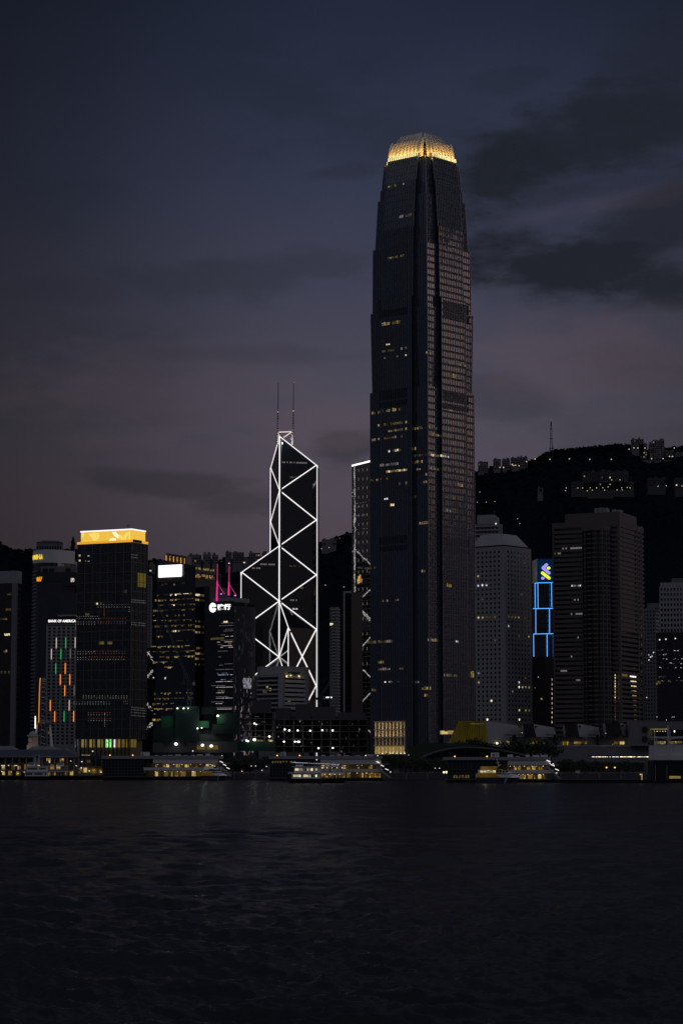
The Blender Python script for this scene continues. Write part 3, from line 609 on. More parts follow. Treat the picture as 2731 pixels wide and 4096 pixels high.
    T = [(fA, 'm', 395, 572, y1(2250), 2.3, ['lit_warm', 'lit_warm_dim'], .9), (fA, 'm', 440, 600, y1(805), 1.5, D, .4), (fA, 'm', 570, 700, y1(1120), 2, D, .8), (fA, 'm', 380, 610, y1(1510), 1.6, D, .7),
         (fA, 'm', 430, 460, y2(182), 1, ['lit_cream'], .9), (fA, 'm', 360, 640, y2(260), 1.6, D, .5), (fA, 'm', 380, 655, y2(325), 1.2, ['lit_cream', 'lit_warm_dim'], .35), (fA, 'c', 250, 345, y2(945), 2, Wm, .5),
         (fA, 'm', 365, 570, y2(920), 2.2, D, .7), (fA, 'm', 495, 535, y2(922), 2.2, ['lit_warm'], 1), (fA, 'm', 360, 650, y2(1070), 1.8, Wm, .7), (fA, 'm', 455, 650, y2(1135), 1.6, Wm, .85), (fA, 'c', 285, 320, y2(1172), 1.8, ['lit_warm'], .9),
         (fA, 'm', 360, 605, y2(1210), 1.5, D, .7), (fA, 'c', 285, 320, y2(1240), 1.6, D, .8), (fA, 'm', 470, 650, y2(1347), 1.5, ['lit_cool', 'lit_cream', 'lit_warm_dim'], .6), (fA, 'm', 385, 585, y2(1497), 1.8, ['lit_cool_dim', 'tube_pale_dim'], .9),
         (fA, 'm', 440, 650, y2(1560), 1.5, ['lit_amber', 'lit_warm', 'lit_cream'], 1), (fA, 'm', 370, 440, y2(1580), 1.4, D, .8), (fA, 'c', 260, 330, y2(1597), 1.5, Wm, .6), (fA, 'm', 580, 645, y2(1632), 1.8, Wm, .7),
         (fA, 'm', 420, 450, y2(1785), 1.2, ['lit_cool'], .9), (fA, 'm', 495, 510, y2(1860), 1.8, ['lit_cream'], 1), (fA, 'c', 705, 835, y2(300), 1.6, Wm, .6), (fA, 'c', 740, 805, y2(1050), 1.6, Wm, .6), (fA, 'c', 695, 805, y2(1117), 1.9, Wm, .95),
         (fA, 'c', 685, 735, y2(1337), 2, ['lit_cream', 'lit_warm'], 1), (fA, 'c', 735, 840, y2(1335), 1.6, D, .9), (fA, 'c', 690, 800, y2(1475), 2.2, ['lit_warm', 'lit_warm_dim'], 1), (fA, 'c', 755, 775, y2(1540), 1.3, ['lit_warm'], 1),
         (fA, 'c', 685, 735, y2(1765), 2, D, .9), (fA, 'c', 825, 845, y2(1620), 1.6, ['lit_warm'], 1), (fA, 'c', 780, 842, y2(2050), 2.2, ['lit_warm'], 1), (fB, 'c', 848, 900, y2(297), 1.6, Br, .6), (fB, 'c', 850, 960, y2(1052), 1.6, Wm, .5),
         (fB, 'c', 848, 970, y2(1117), 1.9, Wm, .8), (fB, 'c', 900, 945, y2(1332), 2, ['lit_cream'], 1), (fB, 'c', 945, 990, y2(1348), 2, ['lit_warm', 'lit_warm_dim'], .9), (fB, 'c', 880, 985, y2(1475), 1.8, D, .9), (fB, 'c', 850, 885, y2(1547), 1.8, D, .9),
         (fB, 'c', 848, 870, y2(2048), 1.8, Wm, 1), (fB, 'm', 1040, 1100, y2(360), 1.6, ['lit_cool_dim'], .8), (fB, 'm', 1080, 1260, y2(385), 1.6, ['lit_cool', 'lit_warm_dim', 'tube_pale_dim'], .7), (fB, 'm', 1095, 1140, y2(555), 3, ['lit_warm_dim', 'lit_warm'], .9),
         (fB, 'm', 1092, 1105, y2(912), 3.0, ['lit_amber'], 1), (fB, 'm', 1030, 1130, y2(1055), 1.5, Wm, .5), (fB, 'm', 1060, 1140, y2(1138), 1.8, Wm, .4), (fB, 'm', 1010, 1080, y2(1345), 1.5, ['lit_cool', 'lit_cream'], .7), (fB, 'm', 1150, 1260, y2(1515), 1.6, D, .6),
         (fB, 'm', 1190, 1222, y2(1655), 2, ['lit_warm', 'lit_amber'], 1), (fB, 'm', 1045, 1125, y2(1770), 2, Wm, .4), (fB, 'm', 1040, 1090, y2(1960), 2, ['lit_cool_dim', 'tube_pale_dim'], .8)]
    for f, k, xa, xb, y, h, mts, d in T: lights(f, k, q(xa), q(xb), y, h, mts, d)
    T3 = [(fA, 'm', 320, 350, 1285, 2, Wm, 1), (fA, 'm', 320, 372, 1358, 1.8, D, .9), (fA, 'm', 380, 580, 1475, 0, ['lit_cool', 'lamp_small', 'lit_cool_dim'], .55), (fA, 'c', 215, 285, 1100, 2, D, .8), (fA, 'm', 310, 460, 1082, 1.8, D, .9), (fA, 'c', 272, 288, 1557, 1.6, ['lit_warm'], 1),
          (fA, 'c', 225, 290, 385, 1.8, D, .8), (fA, 'm', 330, 500, 692, 1.4, D, .4), (fA, 'c', 720, 750, 415, 1.8, Wm, 1), (fA, 'c', 640, 692, 1480, 1.6, D, 1), (fA, 'c', 728, 745, 1545, 2, ['lit_warm'], 1), (fB, 'c', 748, 800, 1547, 2.2, ['lit_warm', 'lit_warm_dim'], 1), (fB, 'c', 750, 770, 1612, 2, Wm, 1),
          (fB, 'c', 790, 870, 1080, 2, Wm, .9), (fB, 'm', 962, 985, 560, 2.6, ['lit_warm', 'lit_amber'], 1), (fB, 'm', 935, 1045, 1422, 2, Wm, .8), (fB, 'm', 1045, 1060, 1100, 1.4, ['lit_cool'], 1), (fB, 'm', 1185, 1200, 1422, 5, ['lit_warm'], 1), (fA, 'm', 315, 575, 1355, 1.4, D, .5)]
    for f, k, xa, xb, y, h, mts, d in T3: lights(f, k, q3(xa), q3(xb), y3(y), h, mts, d)
    if rest.v: rest.build('lit_window', root, kind='stuff')
    # plant floors: dark louvre bands on the main panels
    for (xa, xb, fa) in ((358, 652, fA), (1022, 1285, fB)):
        for ya, yb in ((y1(1960), y1(2060)), (y1(2080), y1(2150)), (y2(690), y2(790)), (y2(812), y2(870)), (y3(112), y3(185)), (y3(205), y3(250))):
            u0, zt, off = loc(q(xa), ya, fa, 'm'); u1, zb, off2 = loc(q(xb) , yb, fa, 'm'); zb = loc(q(xa), yb, fa, 'm')[1]; b = MB(); u0, u1 = min(u0, u1), max(u0, u1)
            fa.bar(b, u0, u1, zb, zt, off - 0.3, off + 0.33, 'near_black')
            for k in range(8): z = zb + (zt - zb) * (k + .5) / 8; fa.bar(b, u0, u1, z - 0.06, z + 0.06, off + 0.33, off + 0.45, 'metal_dark')
            b.build('louvre_band', root)
    # entrance: a gold-lit screen of fins on the left face
    LX = lambda x: 1480 + x * .2806
    LY = lambda y: 2850 + y * .2806
    Y0f = Face((0, -27.5, 0), (1, 0, 0), (0, -1, 0), 0, 0)
    us = [loc(LX(x), LY(300), fA, 'm')[0] for x in (97, 510)]; zs = [loc(LX(300), LY(y), fA, 'm')[1] for y in (130, 245, 352, 475, 598)]
    for zz, mt in zip(zs, ('crown_metal',) * 5): b = MB(); Y0f.bar(b, us[0] - 1.2, us[1] + 0.6, zz - 0.25, zz + 0.25, 0.3, 2.4, mt); b.build('ledge', root)
    for i in range(9):
        u = us[0] + (us[1] - us[0]) * i / 8; b = MB(); Y0f.bar(b, u - 0.28, u + 0.28, zs[4] + .25, zs[0] - .25, 0.5, 1.9, 'crown_metal'); b.build('screen_fin', root)
    b = MB(); Y0f.bar(b, us[0], us[1], zs[4], zs[3] - 0.3, 0.45, 0.62, 'lobby_gold'); b.build('lobby_glass', root)
    b = MB(); Y0f.bar(b, us[0], us[1], zs[3], zs[0] - 0.3, 0.45, 0.52, 'glass_dark'); b.build('upper_lobby_glass', root)
    for zz, pw in ((zs[1], 210), (zs[2], 230), (zs[3], 60), (zs[4], 300)):
        lamp('AREA', 'lobby_light', ((us[0] + us[1]) / 2, -27.5 - 2.9, zz + 0.5), pw, (1, .66, .28), root, us[1] - us[0], 0.4, aim=(0, 0.45, 1), spread=150)
    for zz, pw in ((zs[0], 130), (zs[1], 130), (zs[2], 35), (zs[3], 150)): lamp('AREA', 'lobby_light', ((us[0] + us[1]) / 2, -27.5 - 2.9, zz - 0.7), pw, (1, .68, .3), root, us[1] - us[0], 0.4, aim=(0, 0.45, -1), spread=150)
    # ---------------- crown
    zt = ZT; HC = 19.6
    def fin(R, t, prof, w, name, conv=0.0):
        """a curved blade standing radially: prof = (inward offset, height, depth); the row closes in on the centre as it rises"""
        b = MB(); pts = []; hm = 16.5
        for (i0, zz, dp) in prof:
            f = 1 - 0.25 * (zz / hm) ** 1.6; tt = t * f; pts.append([R @ Vector((tt - w, -HC + i0, zt + zz)), R @ Vector((tt + w, -HC + i0, zt + zz)), R @ Vector((tt + w + .55, -HC + i0 + dp, zt + zz)), R @ Vector((tt - w + .55, -HC + i0 + dp, zt + zz))])
        for p0, p1 in zip(pts, pts[1:]):
            for k in range(4): b.poly([p0[k], p0[(k + 1) % 4], p1[(k + 1) % 4], p1[k]], 'crown_metal')
        b.poly(pts[-1], 'crown_metal'); b.poly(pts[0][::-1], 'crown_metal'); b.build(name, root)
    for qi, R in enumerate(rot):
        for i in range(8):
            t = -12.4 + 22.8 * i / 7
            fin(R, t, [(0.3, 0.2, 2.3), (0.7, 3.0, 2.5), (1.5, 6.0, 2.6), (2.5, 8.6, 2.3), (3.4, 10.4, 0.35)], 0.55, 'crown_fin')
            fin(R, t * .97 - .1, [(2.3, 1.0, 2.2), (2.9, 5.0, 2.6), (4.2, 9.2, 2.8), (6.2, 12.8, 2.6), (8.2, 15.2, 1.8), (9.4, 16.6, 0.3)], 0.36, 'crown_fin')
        b = MB()                                              # the lit skin behind the blades
        prev = None
        for (i0, zz) in [(5.2, 0.2), (5.8, 3.5), (7.0, 7.0), (8.6, 10.0)]:
            k_c = 10.8 * (1 - .25 * (zz / 16.5) ** 1.6); cur = [R @ Vector((-k_c, -HC + i0, zt + zz)), R @ Vector((k_c, -HC + i0, zt + zz))]
            if prev: b.poly([prev[0], prev[1], cur[1], cur[0]], 'crown_metal')
            prev = cur
        b.build('crown_screen', root)
        for k in range(3):
            b = MB(); f = Face(R @ Vector((0, -HC, 0)), R @ Vector((1, 0, 0)), R @ Vector((0, -1, 0)), 0, 0)
            zz = zt - 2.2 + k * 0.85; f.bar(b, -13, 13, zz, zz + 0.16, 0.2, 0.7 - 0.1 * k, 'sign_gold')
            for j in range(14): u = -12.6 + 25.2 * j / 13; f.bar(b, u - 0.33, u + 0.33, zz + 0.1, zz + 0.52, 0.25, 0.75 - 0.1 * k, 'lit_bright')
            b.build('gallery_light', root)
        # two broad claws at the corner and a plain gold box between them
        for sgn in (0, 1):
            b = MB(); prev = None
            for (i0, zz, q0, q1) in [(0.0, -2.5, 11.7, 15.2), (0.2, 2.0, 11.8, 15.2), (0.7, 6.0, 12.2, 15.1), (1.5, 9.6, 12.8, 14.9), (2.2, 11.8, 13.4, 14.4)]:
                pA = [(q0, -17.3 + i0), (q1, -17.3 + i0), (q1, -16.8 + i0), (q0, -16.8 + i0)]
                if sgn: pA = [(-y, -x) for x, y in reversed(pA)]
                cur = [R @ Vector((x, y, zt + zz)) for x, y in pA]
                if prev:
                    for k in range(4): b.poly([prev[k], prev[(k + 1) % 4], cur[(k + 1) % 4], cur[k]], 'crown_metal')
                prev = cur
            b.poly(prev, 'crown_metal'); b.build('corner_claw', root)
        b = MB(); pr = [R @ Vector((x, y, 0)) for x, y in ((11.2, -14.6), (14.6, -14.6), (14.6, -11.2), (11.2, -11.2))]
        b.prism([(p.x, p.y) for p in pr], zt - 3, zt + 5.4, 'crown_metal'); b.build('crown_box', root)
        b = MB(); pr = [R @ Vector((x, y, 0)) for x, y in ((9.5, -14.0), (14.0, -14.0), (14.0, -9.5), (9.5, -9.5))]
        b.prism([(p.x, p.y) for p in pr], zt + 5.41, zt + 8.0, 'near_black'); b.build('crown_vent', root)
        p = R @ Vector((0, -HC - 3.2, zt - 1.0)); d = R @ Vector((0, 0.62, 1)); l = lamp('AREA', 'crown_light', p, 3000, (1, .57, .15), root, 25, 0.7, aim=d, spread=170)
        l.rotation_euler = d.to_track_quat('-Z', 'Y').to_euler()
        X_ = R @ Vector((1, 0, 0)); Zm = -d.normalized(); Ym = Zm.cross(X_); l.rotation_euler = Matrix((X_, Ym, Zm)).transposed().to_euler()
        p = R @ Vector((0, -HC + 2.2, zt + 0.4)); l = lamp('AREA', 'crown_light', p, 420, (1, .6, .17), root, 24, 0.6); d = R @ Vector((0, 0.15, 1)); Zm = -d.normalized(); Ym = Zm.cross(X_); l.rotation_euler = Matrix((X_, Ym, Zm)).transposed().to_euler()
        for q_ in ((15.2, -20.6), (20.6, -15.2)): lamp('POINT', 'crown_lamp', R @ Vector((q_[0], q_[1], zt - 0.5)), 900, (1, .6, .17), root, 0.4)
    b = MB(); b.tube((3, -3, zt), (3, -3, zt + 14.5), 0.25, 'metal_dark', 6); b.box(2.4, 3.6, -3.3, -2.7, zt + 11, zt + 11.5, 'metal_dark'); b.build('roof_mast', root)
tall_tower()

# ================================================================== THE WHITE-LINED BANK TOWER
def bank_tower():
    Y0 = 2300.0; z = ZY(2300, Y0); X0 = XX(1117.0, Y0, z); s = Y0 / F; r1, r2 = 148.3 * s, 40 * s
    root = empty('skyscraper', (X0, Y0, 0), 0, 'angular dark tower outlined in bright white diagonal lines with twin masts', 'skyscraper')
    O = (0, 0); P3 = (r1, r2); P1 = (-r1, -r2); P2 = (-r2, r1); P4 = (r2, -r1)
    zz = lambda py, p: ZY(py, Y0 + p[1])
    zO = [zz(y, O) for y in (1746, 1962, 2184, 2404.5, 2627.6, 2850)]
    z3 = [zz(y, P3) for y in (1861, 2080, 2300, 2517, 2743)]; z1 = [zz(y, P1) for y in (2289, 2513.6, 2740)]; z4 = [zz(y, P4) for y in (2510, 2735)]
    z2 = [zz(y, P2) for y in (1871.5, 2087.7)]; z2 += [z2[0] - (z2[0] - z2[1]) * k for k in (2, 3, 4)]
    def prism(pa, pb, zo, za, zb, name='glass_shaft'):
        b = MB(); c = [(O, zo), (pa, za), (pb, zb)]
        for i in range(3):
            (p, zp), (q, zq) = c[i], c[(i + 1) % 3]; L = math.hypot(q[0] - p[0], q[1] - p[1])
            b.poly([(p[0], p[1], 2), (q[0], q[1], 2), (q[0], q[1], zq), (p[0], p[1], zp)], 'glass_bank', [(0, 2), (L, 2), (L, zq), (0, zp)])
        b.poly([(p[0], p[1], q) for p, q in c], 'glass_bank', [(0, 0), (30, 0), (0, 30)]); b.build(name, root)
    prism(P3, P2, zO[0], z3[0], z2[0]); prism(P2, P1, zO[2], z2[2] - 2, z1[0]); prism(P4, P3, zO[3], z4[0], z3[3]); prism(P1, P4, zO[4], z1[2], z4[1])
    T = []
    def L(p, zp, q, zq, r=0.95, off=(0, -0.8)): T.append(((p[0], p[1], zp), (q[0], q[1], zq), r * .48, off))
    u3, u2 = (r1 / 36.6, r2 / 36.6), (-r2 / 36.6, r1 / 36.6); rad_ = lambda v, k=.75: (v[0] * k, v[1] * k); n32, n21 = ((u3[0] + u2[0]) * .7, (u3[1] + u2[1]) * .7), ((u2[0] - u3[0]) * .7, (u2[1] - u3[1]) * .7)
    L(O, zO[0], O, zO[4], 1.0)
    for k in range(3):
        L(P3, z3[k], O, zO[k + 1]); L(O, zO[k + 1], P3, z3[k + 1])
    L(O, zO[0], P3, z3[0], .8); L(P3, z3[0], P3, 2, .95, rad_(u3)); L(O, zO[3], P3, z3[3], .8)
    L(O, zO[0], P2, z2[0], .6); L(P2, z2[0], P2, 2, .9, rad_(u2))
    for k in range(2): L(P2, z2[k], O, zO[k + 1], .6)
    L(O, zO[1], P2, z2[1], .6)
    L(O, zO[2], P1, z1[0], .8); L(P1, z1[0], P1, 2, .95, (-u3[0] * .75, -u3[1] * .75)); L(P1, z1[0], O, zO[3]); L(O, zO[3], P1, z1[1]); L(P1, z1[1], O, zO[4])
    L(O, zO[4], P1, z1[2], .8); L(O, zO[3], P4, z4[0], .8); L(P4, z4[0], O, zO[4], .8); L(P4, z4[0], P4, 2, .8); L(O, zO[4], P4, z4[1], .6)
    mid = lambda a, b: tuple((x + y) / 2 for x, y in zip(a, b))
    L(P4, z4[0], P3, z3[4]); L(P3, z3[3], P4, z4[1]); L(P3, z3[4], P4, z4[1] - 52, .9); L(P4, z4[1], P3, z3[4] - 52, .9)
    # the braces on the sides turned away from the water
    dz = z3[0] - z3[1]
    for k in range(5): L(P2, z2[0] - k * dz, P3, z3[0] - (k + 1) * dz, 1.0, n32); L(P3, z3[0] - k * dz, P2, z2[0] - (k + 1) * dz, 1.0, n32)
    for k in range(3): L(P2, z2[2] - 2 - k * dz, P1, z1[0] - (k + 1) * dz, 1.0, n21); L(P1, z1[0] - k * dz, P2, z2[2] - 2 - (k + 1) * dz, 1.0, n21)
    L(P3, z3[0], P2, z2[0], .6)
    for i, (p, q, r, of) in enumerate(T):
        out = Vector((of[0], of[1], 0)); b = MB(); b.tube(Vector(p) + out, Vector(q) + out, r, 'tube_white', 8); b.build('light_line', root)
    # grey column casings beside the lines
    for p, zt in ((O, zO[0]), (P3, z3[0]), (P1, z1[0]), (P4, z4[0])):
        b = MB(); b.box(p[0] + (0.9 if p is not P1 else -2.4), p[0] + (2.4 if p is not P1 else -0.9), p[1] - 1.0, p[1] + 0.8, 2, zt - 3, 'metal_mid'); b.build('column', root)
    # masts and their bracing
    def pt(px, py, dy=0): v = P(px, py, Y0 + dy); return Vector((v.x - X0, v.y - Y0, v.z))
    for (xa, ya, xb, yb, ym) in ((1113.3, 1531, 1109.8, 1778, 1649), (1174.5, 1527, 1171.8, 1780, 1645)):
        t, m_, b_ = pt(xa, ya), pt((xa * .55 + xb * .45), ym), pt(xb, yb); e = MB()
        e.tube(t, m_, 0.28, 'metal_dark', 6, 0.38); e.tube(m_, b_, 0.62, 'metal_mid', 6, 0.9)
        for k in range(13):
            f = k / 13; c = m_.lerp(b_, f); e.tube(c, c + Vector((0, 0, -0.9)), 0.95, 'panel_white', 8)
        c1 = pt(xb, yb - 42); e.tube(c1, b_, 1.5, 'panel_white', 8); e.build('mast', root)
        e = MB(); e.ball(m_, 0.6, 'lamp_orange', 6, 4); e.build('beacon', root)
    e = MB(); e.ball(pt(1175.5, 1530), 0.45, 'lamp_red', 6, 4); e.build('beacon', root)
    for a_, b_ in (((1115, 1728.5), (1166, 1726.5)), ((1110.5, 1730), (1120, 1748)), ((1166.5, 1728), (1134, 1750)), ((1109.8, 1732), (1109, 1775)), ((1172, 1755), (1172, 1772))):
        e = MB(); e.tube(pt(*a_), pt(*b_), 0.55, 'tube_pale', 6); e.build('mast_brace', root)
    lamp('POINT', 'mast_lamp', pt(1141, 1765, -6), 2500, (1, .93, .9), root, 1.0)
    # faint office rows
    def seg(p, q):
        d = Vector((q[0] - p[0], q[1] - p[1], 0)); n = Vector((d.y, -d.x, 0)).normalized(); return Face((p[0], p[1], 0), d, n, 0, d.length)
    f3, f1 = seg(O, P3), seg(P1, O); r = random.Random(5)
    for f, x0, x1, y, m_ in ((f3, 2, 26, 1848, 'tube_pale_dim'), (f3, 9, 16, 1907, 'lit_cool_dim'), (f3, 10, 21, 2263, 'lit_warm_dim'), (f3, 11, 19, 2399, 'tube_pale_dim'), (f3, 13, 18, 2434, 'lit_cool'), (f3, 21, 23, 2350, 'lit_warm'), (f1, 18, 32, 2258, 'tube_pale_dim'), (f1, 9, 17, 2274, 'tube_pale_dim')):
        z = zz(y, O); rc = [(u, u + 0.9, z - .8, z + .6, m_) for u in np.arange(x0, x1, 1.33) if r.random() < .8]; wins(root, f, rc, m_)
bank_tower()
# ================================================================== LEFT GROUP OF TOWERS
def Z8(x, y): return 1880 + x * .5427, 2050 + y * .5427
def far_left_office():
    T = Tower('office_tower', 'dark glass office tower cut by the edge of the view, with a pale roof band', 'office tower', -150, 66, 85, 1900, 14, 2400, ytop=2283)
    T.body('glass_smoke', z1=T.H - 8, inset=0.4, name='glass_wall'); b = MB()
    zb = ZY(2332, 1900); b.prism([(-T.wA, 0), (0.6, 0), (0.6, T.wB), (-T.wA, T.wB)], zb, T.H, 'panel_grey'); b.build('roof_band', T.root)
    b = MB(); T.A.bar(b, -3.4, 0.3, 2, zb - .01, -0.2, 0.6, 'concrete_grey'); T.B.bar(b, -.3, 2.0, 2, zb - .01, 0.01, 0.5, 'concrete_grey'); b.build('corner_pier', T.root)
    b = MB(); T.A.grid(b, -T.wA, -3.6, 2, zb - .3, 3.0, 3.9, 0.25, 0.5, 0.3, 0.2, 'metal_dark', off=-.4); T.B.grid(b, 2.2, T.wB, 2, zb - .3, 2.0, 3.9, 0.3, 0.5, 0.3, 0.2, 'metal_dark', off=-.4); b.build('mullions', T.root)
    r = random.Random(2); R = []
    for x0, x1, y, m in ((0, 160, 1335, 'lit_warm_dim'), (28, 46, 850, 'lit_cream'), (28, 46, 885, 'lit_cream'), (40, 115, 905, 'lit_warm_dim'), (64, 104, 955, 'lit_warm'), (28, 104, 1160, 'lit_cream'), (58, 76, 1325, 'lit_warm'), (78, 130, 750, 'lit_warm_dim'), (10, 100, 1540, 'lit_warm_dim'), (0, 110, 1000, 'lit_warm_dim')):
        u0, z = T.au(*Z6(x0, y)); u1 = T.au(*Z6(x1, y))[0]; u = u0
        while u < u1 - .8:
            if r.random() < .55: R.append((u, u + 1.3, z - .8, z + .9, m))
            u += 1.6
    wins(T.root, T.A, R, 'lit_warm', d=-.3)
far_left_office()
def curved_tower():
    Y = 2350.0; zt = ZY(2198, Y); xl, xr, xc = XX(126, Y, zt), XX(292, Y, zt), XX(187.5, Y, zt)
    root = empty('curved_tower', (xc, Y, 0), 0, 'curved tower with a pale roof drum and yellow letters, partly hidden by others', 'tower')
    wl, wr = xc - xl, xr - xc
    # plan: lens shape, a sharp seam facing the water at local x = 0
    pl = [(-wl + wl * (k / 10), 14 * (1 - k / 10) ** 2.2) for k in range(10)] + [(0, 0)] + [(wr * (k / 12), 20 * (k / 12) ** 2.2) for k in range(1, 13)] + [(wr - 4, 38), (-wl + 4, 34)]
    zb = ZY(2250, Y); b = MB(); b.prism(pl, zb, zt, 'panel_white', 'concrete_grey'); b.build('roof_drum', root)
    ins = [(x * 0.96, y + 1.4) for x, y in pl]; b = MB(); b.prism(ins, 2, zb, 'glass_blue'); b.build('glass_wall', root)
    b = MB(); sh = [(-wl * 1.02 + wl * .44 * (k / 6), 13.0 * (1 - k / 10) ** 2.2) for k in range(7)]
    for j in range(60):
        z = zb - 9 - j * 3.55
        if z < 20: break
        q = sh + [(sh[-1][0], 20), (sh[0][0], 22)]; b.prism(q, z, z + 1.5, 'concrete_grey')
    b.build('balcony_bands', root)
    b = MB(); x0 = XX(231, Y, zb) - xc; b.box(x0, x0 + 2.2, 2.5, 6, ZY(2290, Y), zb - .02, 'panel_white'); b.build('column', root)
    b = MB(); pr = [(x0 + 2.3, 4.0), (wr * 0.93, 18), (wr * .93, 21), (x0 + 2.3, 7)]; b.prism(pr, ZY(2281, Y), ZY(2274, Y), 'panel_white'); b.build('ledge', root)
    # letters wrap round the drum on the left of the seam
    zc_, h = ZY(2236, Y), ZY(2217, Y) - ZY(2236, Y); word = 'SHANGRI-LA'; pos = np.linspace(-wl * 1.05, -wl * .33, 11)[:10]
    for ch, u in zip(word, pos):
        u = float(u); k = (u + wl) / wl * 10 if u > -wl else 0; y = 14 * (1 - min(max(k, 0), 10) / 10) ** 2.2; sl_ = -14 * 2.2 * (1 - min(max(k, 0), 10) / 10) ** 1.2 / wl
        if u < -wl: continue
        f = Face((u, y, 0), (1, sl_, 0), (sl_, -1, 0), 0, 0)
        text(ch, f, root, 0, zc_ + (0 if ch != '-' else h * .4), h if ch != '-' else .8, 'sign_gold', 'sign_letter', d=.35, bold=0.02, width=2.9 if ch not in 'I-' else .9)
    block('tree_house', 'small pale block squeezed between the curved tower and the gold-topped tower', 293, 308, 2258, 2280, 2500, mat='panel_white', litp=0, cell=(8, 8))
curved_tower()
def lippo():
    T = Tower('office_tower', 'dark blue faceted office tower with an amber emblem and white letters', 'office tower', 147, 300, 330, 2150, 10, 2400, ytop=2290)
    T.body('glass_blue', z1=T.H - 1, name='glass_wall'); b = MB()
    T.A.bar(b, -T.wA - .4, .4, ZY(2325, 2150), T.H + .5, 0.002, .8, 'metal_dark'); b.build('sign_band', T.root)
    b = MB(); f = T.rect(T.A, 258, 320, 2293, 2345); T.A.bar(b, f[0], f[1], f[2], f[3], 0.9, 6.0, 'metal_dark'); b.build('bay', T.root)
    b = MB(); f = T.rect(T.A, 249, 330, 2372, 2466); T.A.bar(b, f[0], f[1], f[2], f[3], 0.05, 5.0, 'glass_blue'); b.build('bay', T.root)
    b = MB(); f = T.rect(T.A, 240, 330, 2461, 2466); T.A.bar(b, f[0], f[1], f[2], f[3], 0.05, 6.0, 'concrete_pale'); b.build('ledge', T.root)
    b = MB(); T.A.bar(b, -T.wA + 3, 0, T.H + .5, T.H + 6, -14, -2, 'concrete_grey')
    for x in (180, 206, 272): u = T.au(x, 2296)[0]; T.A.bar(b, u - 2, u + 2, T.H + .6, T.H + 4, -1.9, 0.2, 'near_black')
    b.build('plant_room', T.root)
    u, z = T.au(149, 2326); text('a', T.A, T.root, u, z, 3.9, 'sign_amber', 'emblem', d=1.1, width=2.3, bold=.06)
    u2, _ = T.au(157, 2326)
    for k in (0, 1):
        b = MB(); u0 = u2 + k * 1.35 - 0.4; q = [(u0, z), (u0 + 1.1, z), (u0 + 2.1 + k * .3, z + 4.2), (u0 + 1.2 + k * .3, z + 4.2)]
        b.poly([T.A.pt(x, y, 1.15) for x, y in q], 'sign_amber'); b.poly([T.A.pt(x, y, 1.0) for x, y in q[::-1]], 'sign_amber')
        for i in range(4): a_, c_ = q[i], q[(i + 1) % 4]; b.poly([T.A.pt(*a_, 1.0), T.A.pt(*c_, 1.0), T.A.pt(*c_, 1.15), T.A.pt(*a_, 1.15)], 'sign_amber')
        b.build('emblem', T.root)
    u, z = T.au(292.5, 2330); text('LIPPO', T.A, T.root, u, z, 3.5, 'sign_cream', 'sign_letter', d=6.4, width=3.2, bold=.03)
lippo()
def america():
    T = Tower('office_tower', 'pale concrete tower of small square windows with green, orange and white light bars', 'office tower', 187, 305, 330, 2000, 3, 2500, ytop=2493, depth=26)
    T.body('concrete_pale'); b = MB(); T.A.bar(b, -T.wA - .6, .6, T.H + .01, ZY(2472, 2000), -26, .5, 'near_black'); b.build('sign_band', T.root)
    u, z = T.au(195.5, 2489.5); u1 = T.au(305.5, 2489.5)[0]; text('BANK OF AMERICA', T.A, T.root, u, z, 2.15, 'sign_white', 'sign_letter', d=.9, width=u1 - u, bold=.012)
    cols = np.linspace(200, 294, 6); wins_ = []; r = random.Random(1)
    us = [T.au(float(x), 2515)[0] for x in cols]; z0 = ZY(2513, 2000); n = 34; dz = (z0 - ZY(2971, 2000)) / (n - 1)
    for j in range(n):
        for i, u in enumerate(us):
            lit_ = (j == n - 4 and i == 0); wins_.append((u - 1.0, u + 1.0, z0 - j * dz - .85, z0 - j * dz + .75, 'lit_warm_dim' if lit_ else ('window_dark')))
    wins(T.root, T.A, wins_, 'window_dark', 'window')
    rc = [(u - 1.8, u + 1.8, ZY(2501, 2000) - .6, ZY(2501, 2000) + .5, 'concrete_dark') for u in us]; wins(T.root, T.A, rc, 'concrete_dark', 'vent')
    for x, ya, yb, m in ((574, 1192, 1298, 'tube_pale'), (669, 1190, 1296, 'tube_green'), (765, 1188, 1294, 'tube_pale'), (524, 1304, 1410, 'tube_pale'), (620, 1303, 1408, 'tube_green'), (715, 1302, 1400, 'tube_pale_dim'), (568, 1452, 1556, 'tube_green'), (664, 1449, 1556, 'tube_orange'),
                         (614, 1562, 1668, 'tube_orange'), (710, 1562, 1667, 'tube_orange'), (659, 1674, 1780, 'tube_orange'), (754, 1674, 1778, 'tube_pale_dim'), (513, 1824, 1930, 'tube_orange'), (606, 1824, 1928, 'tube_green_dim'), (704, 1822, 1928, 'tube_pale'), (557, 1936, 2042, 'tube_orange'), (652, 1935, 2040, 'tube_green'), (749, 1933, 2040, 'tube_orange')):
        px, p0 = Z6(x, ya); _, p1 = Z6(x, yb); u, zt = T.au(px, p0); u2, zb = T.au(px, p1); b = MB(); w = .27 if m == 'tube_orange' else .2; u = T.au(px - (0 if ya < 1900 else 0), p0)[0]
        T.A.bar(b, u - w, u + w, zb, zt, .1, .5, m); b.build('light_bar', T.root)
america()
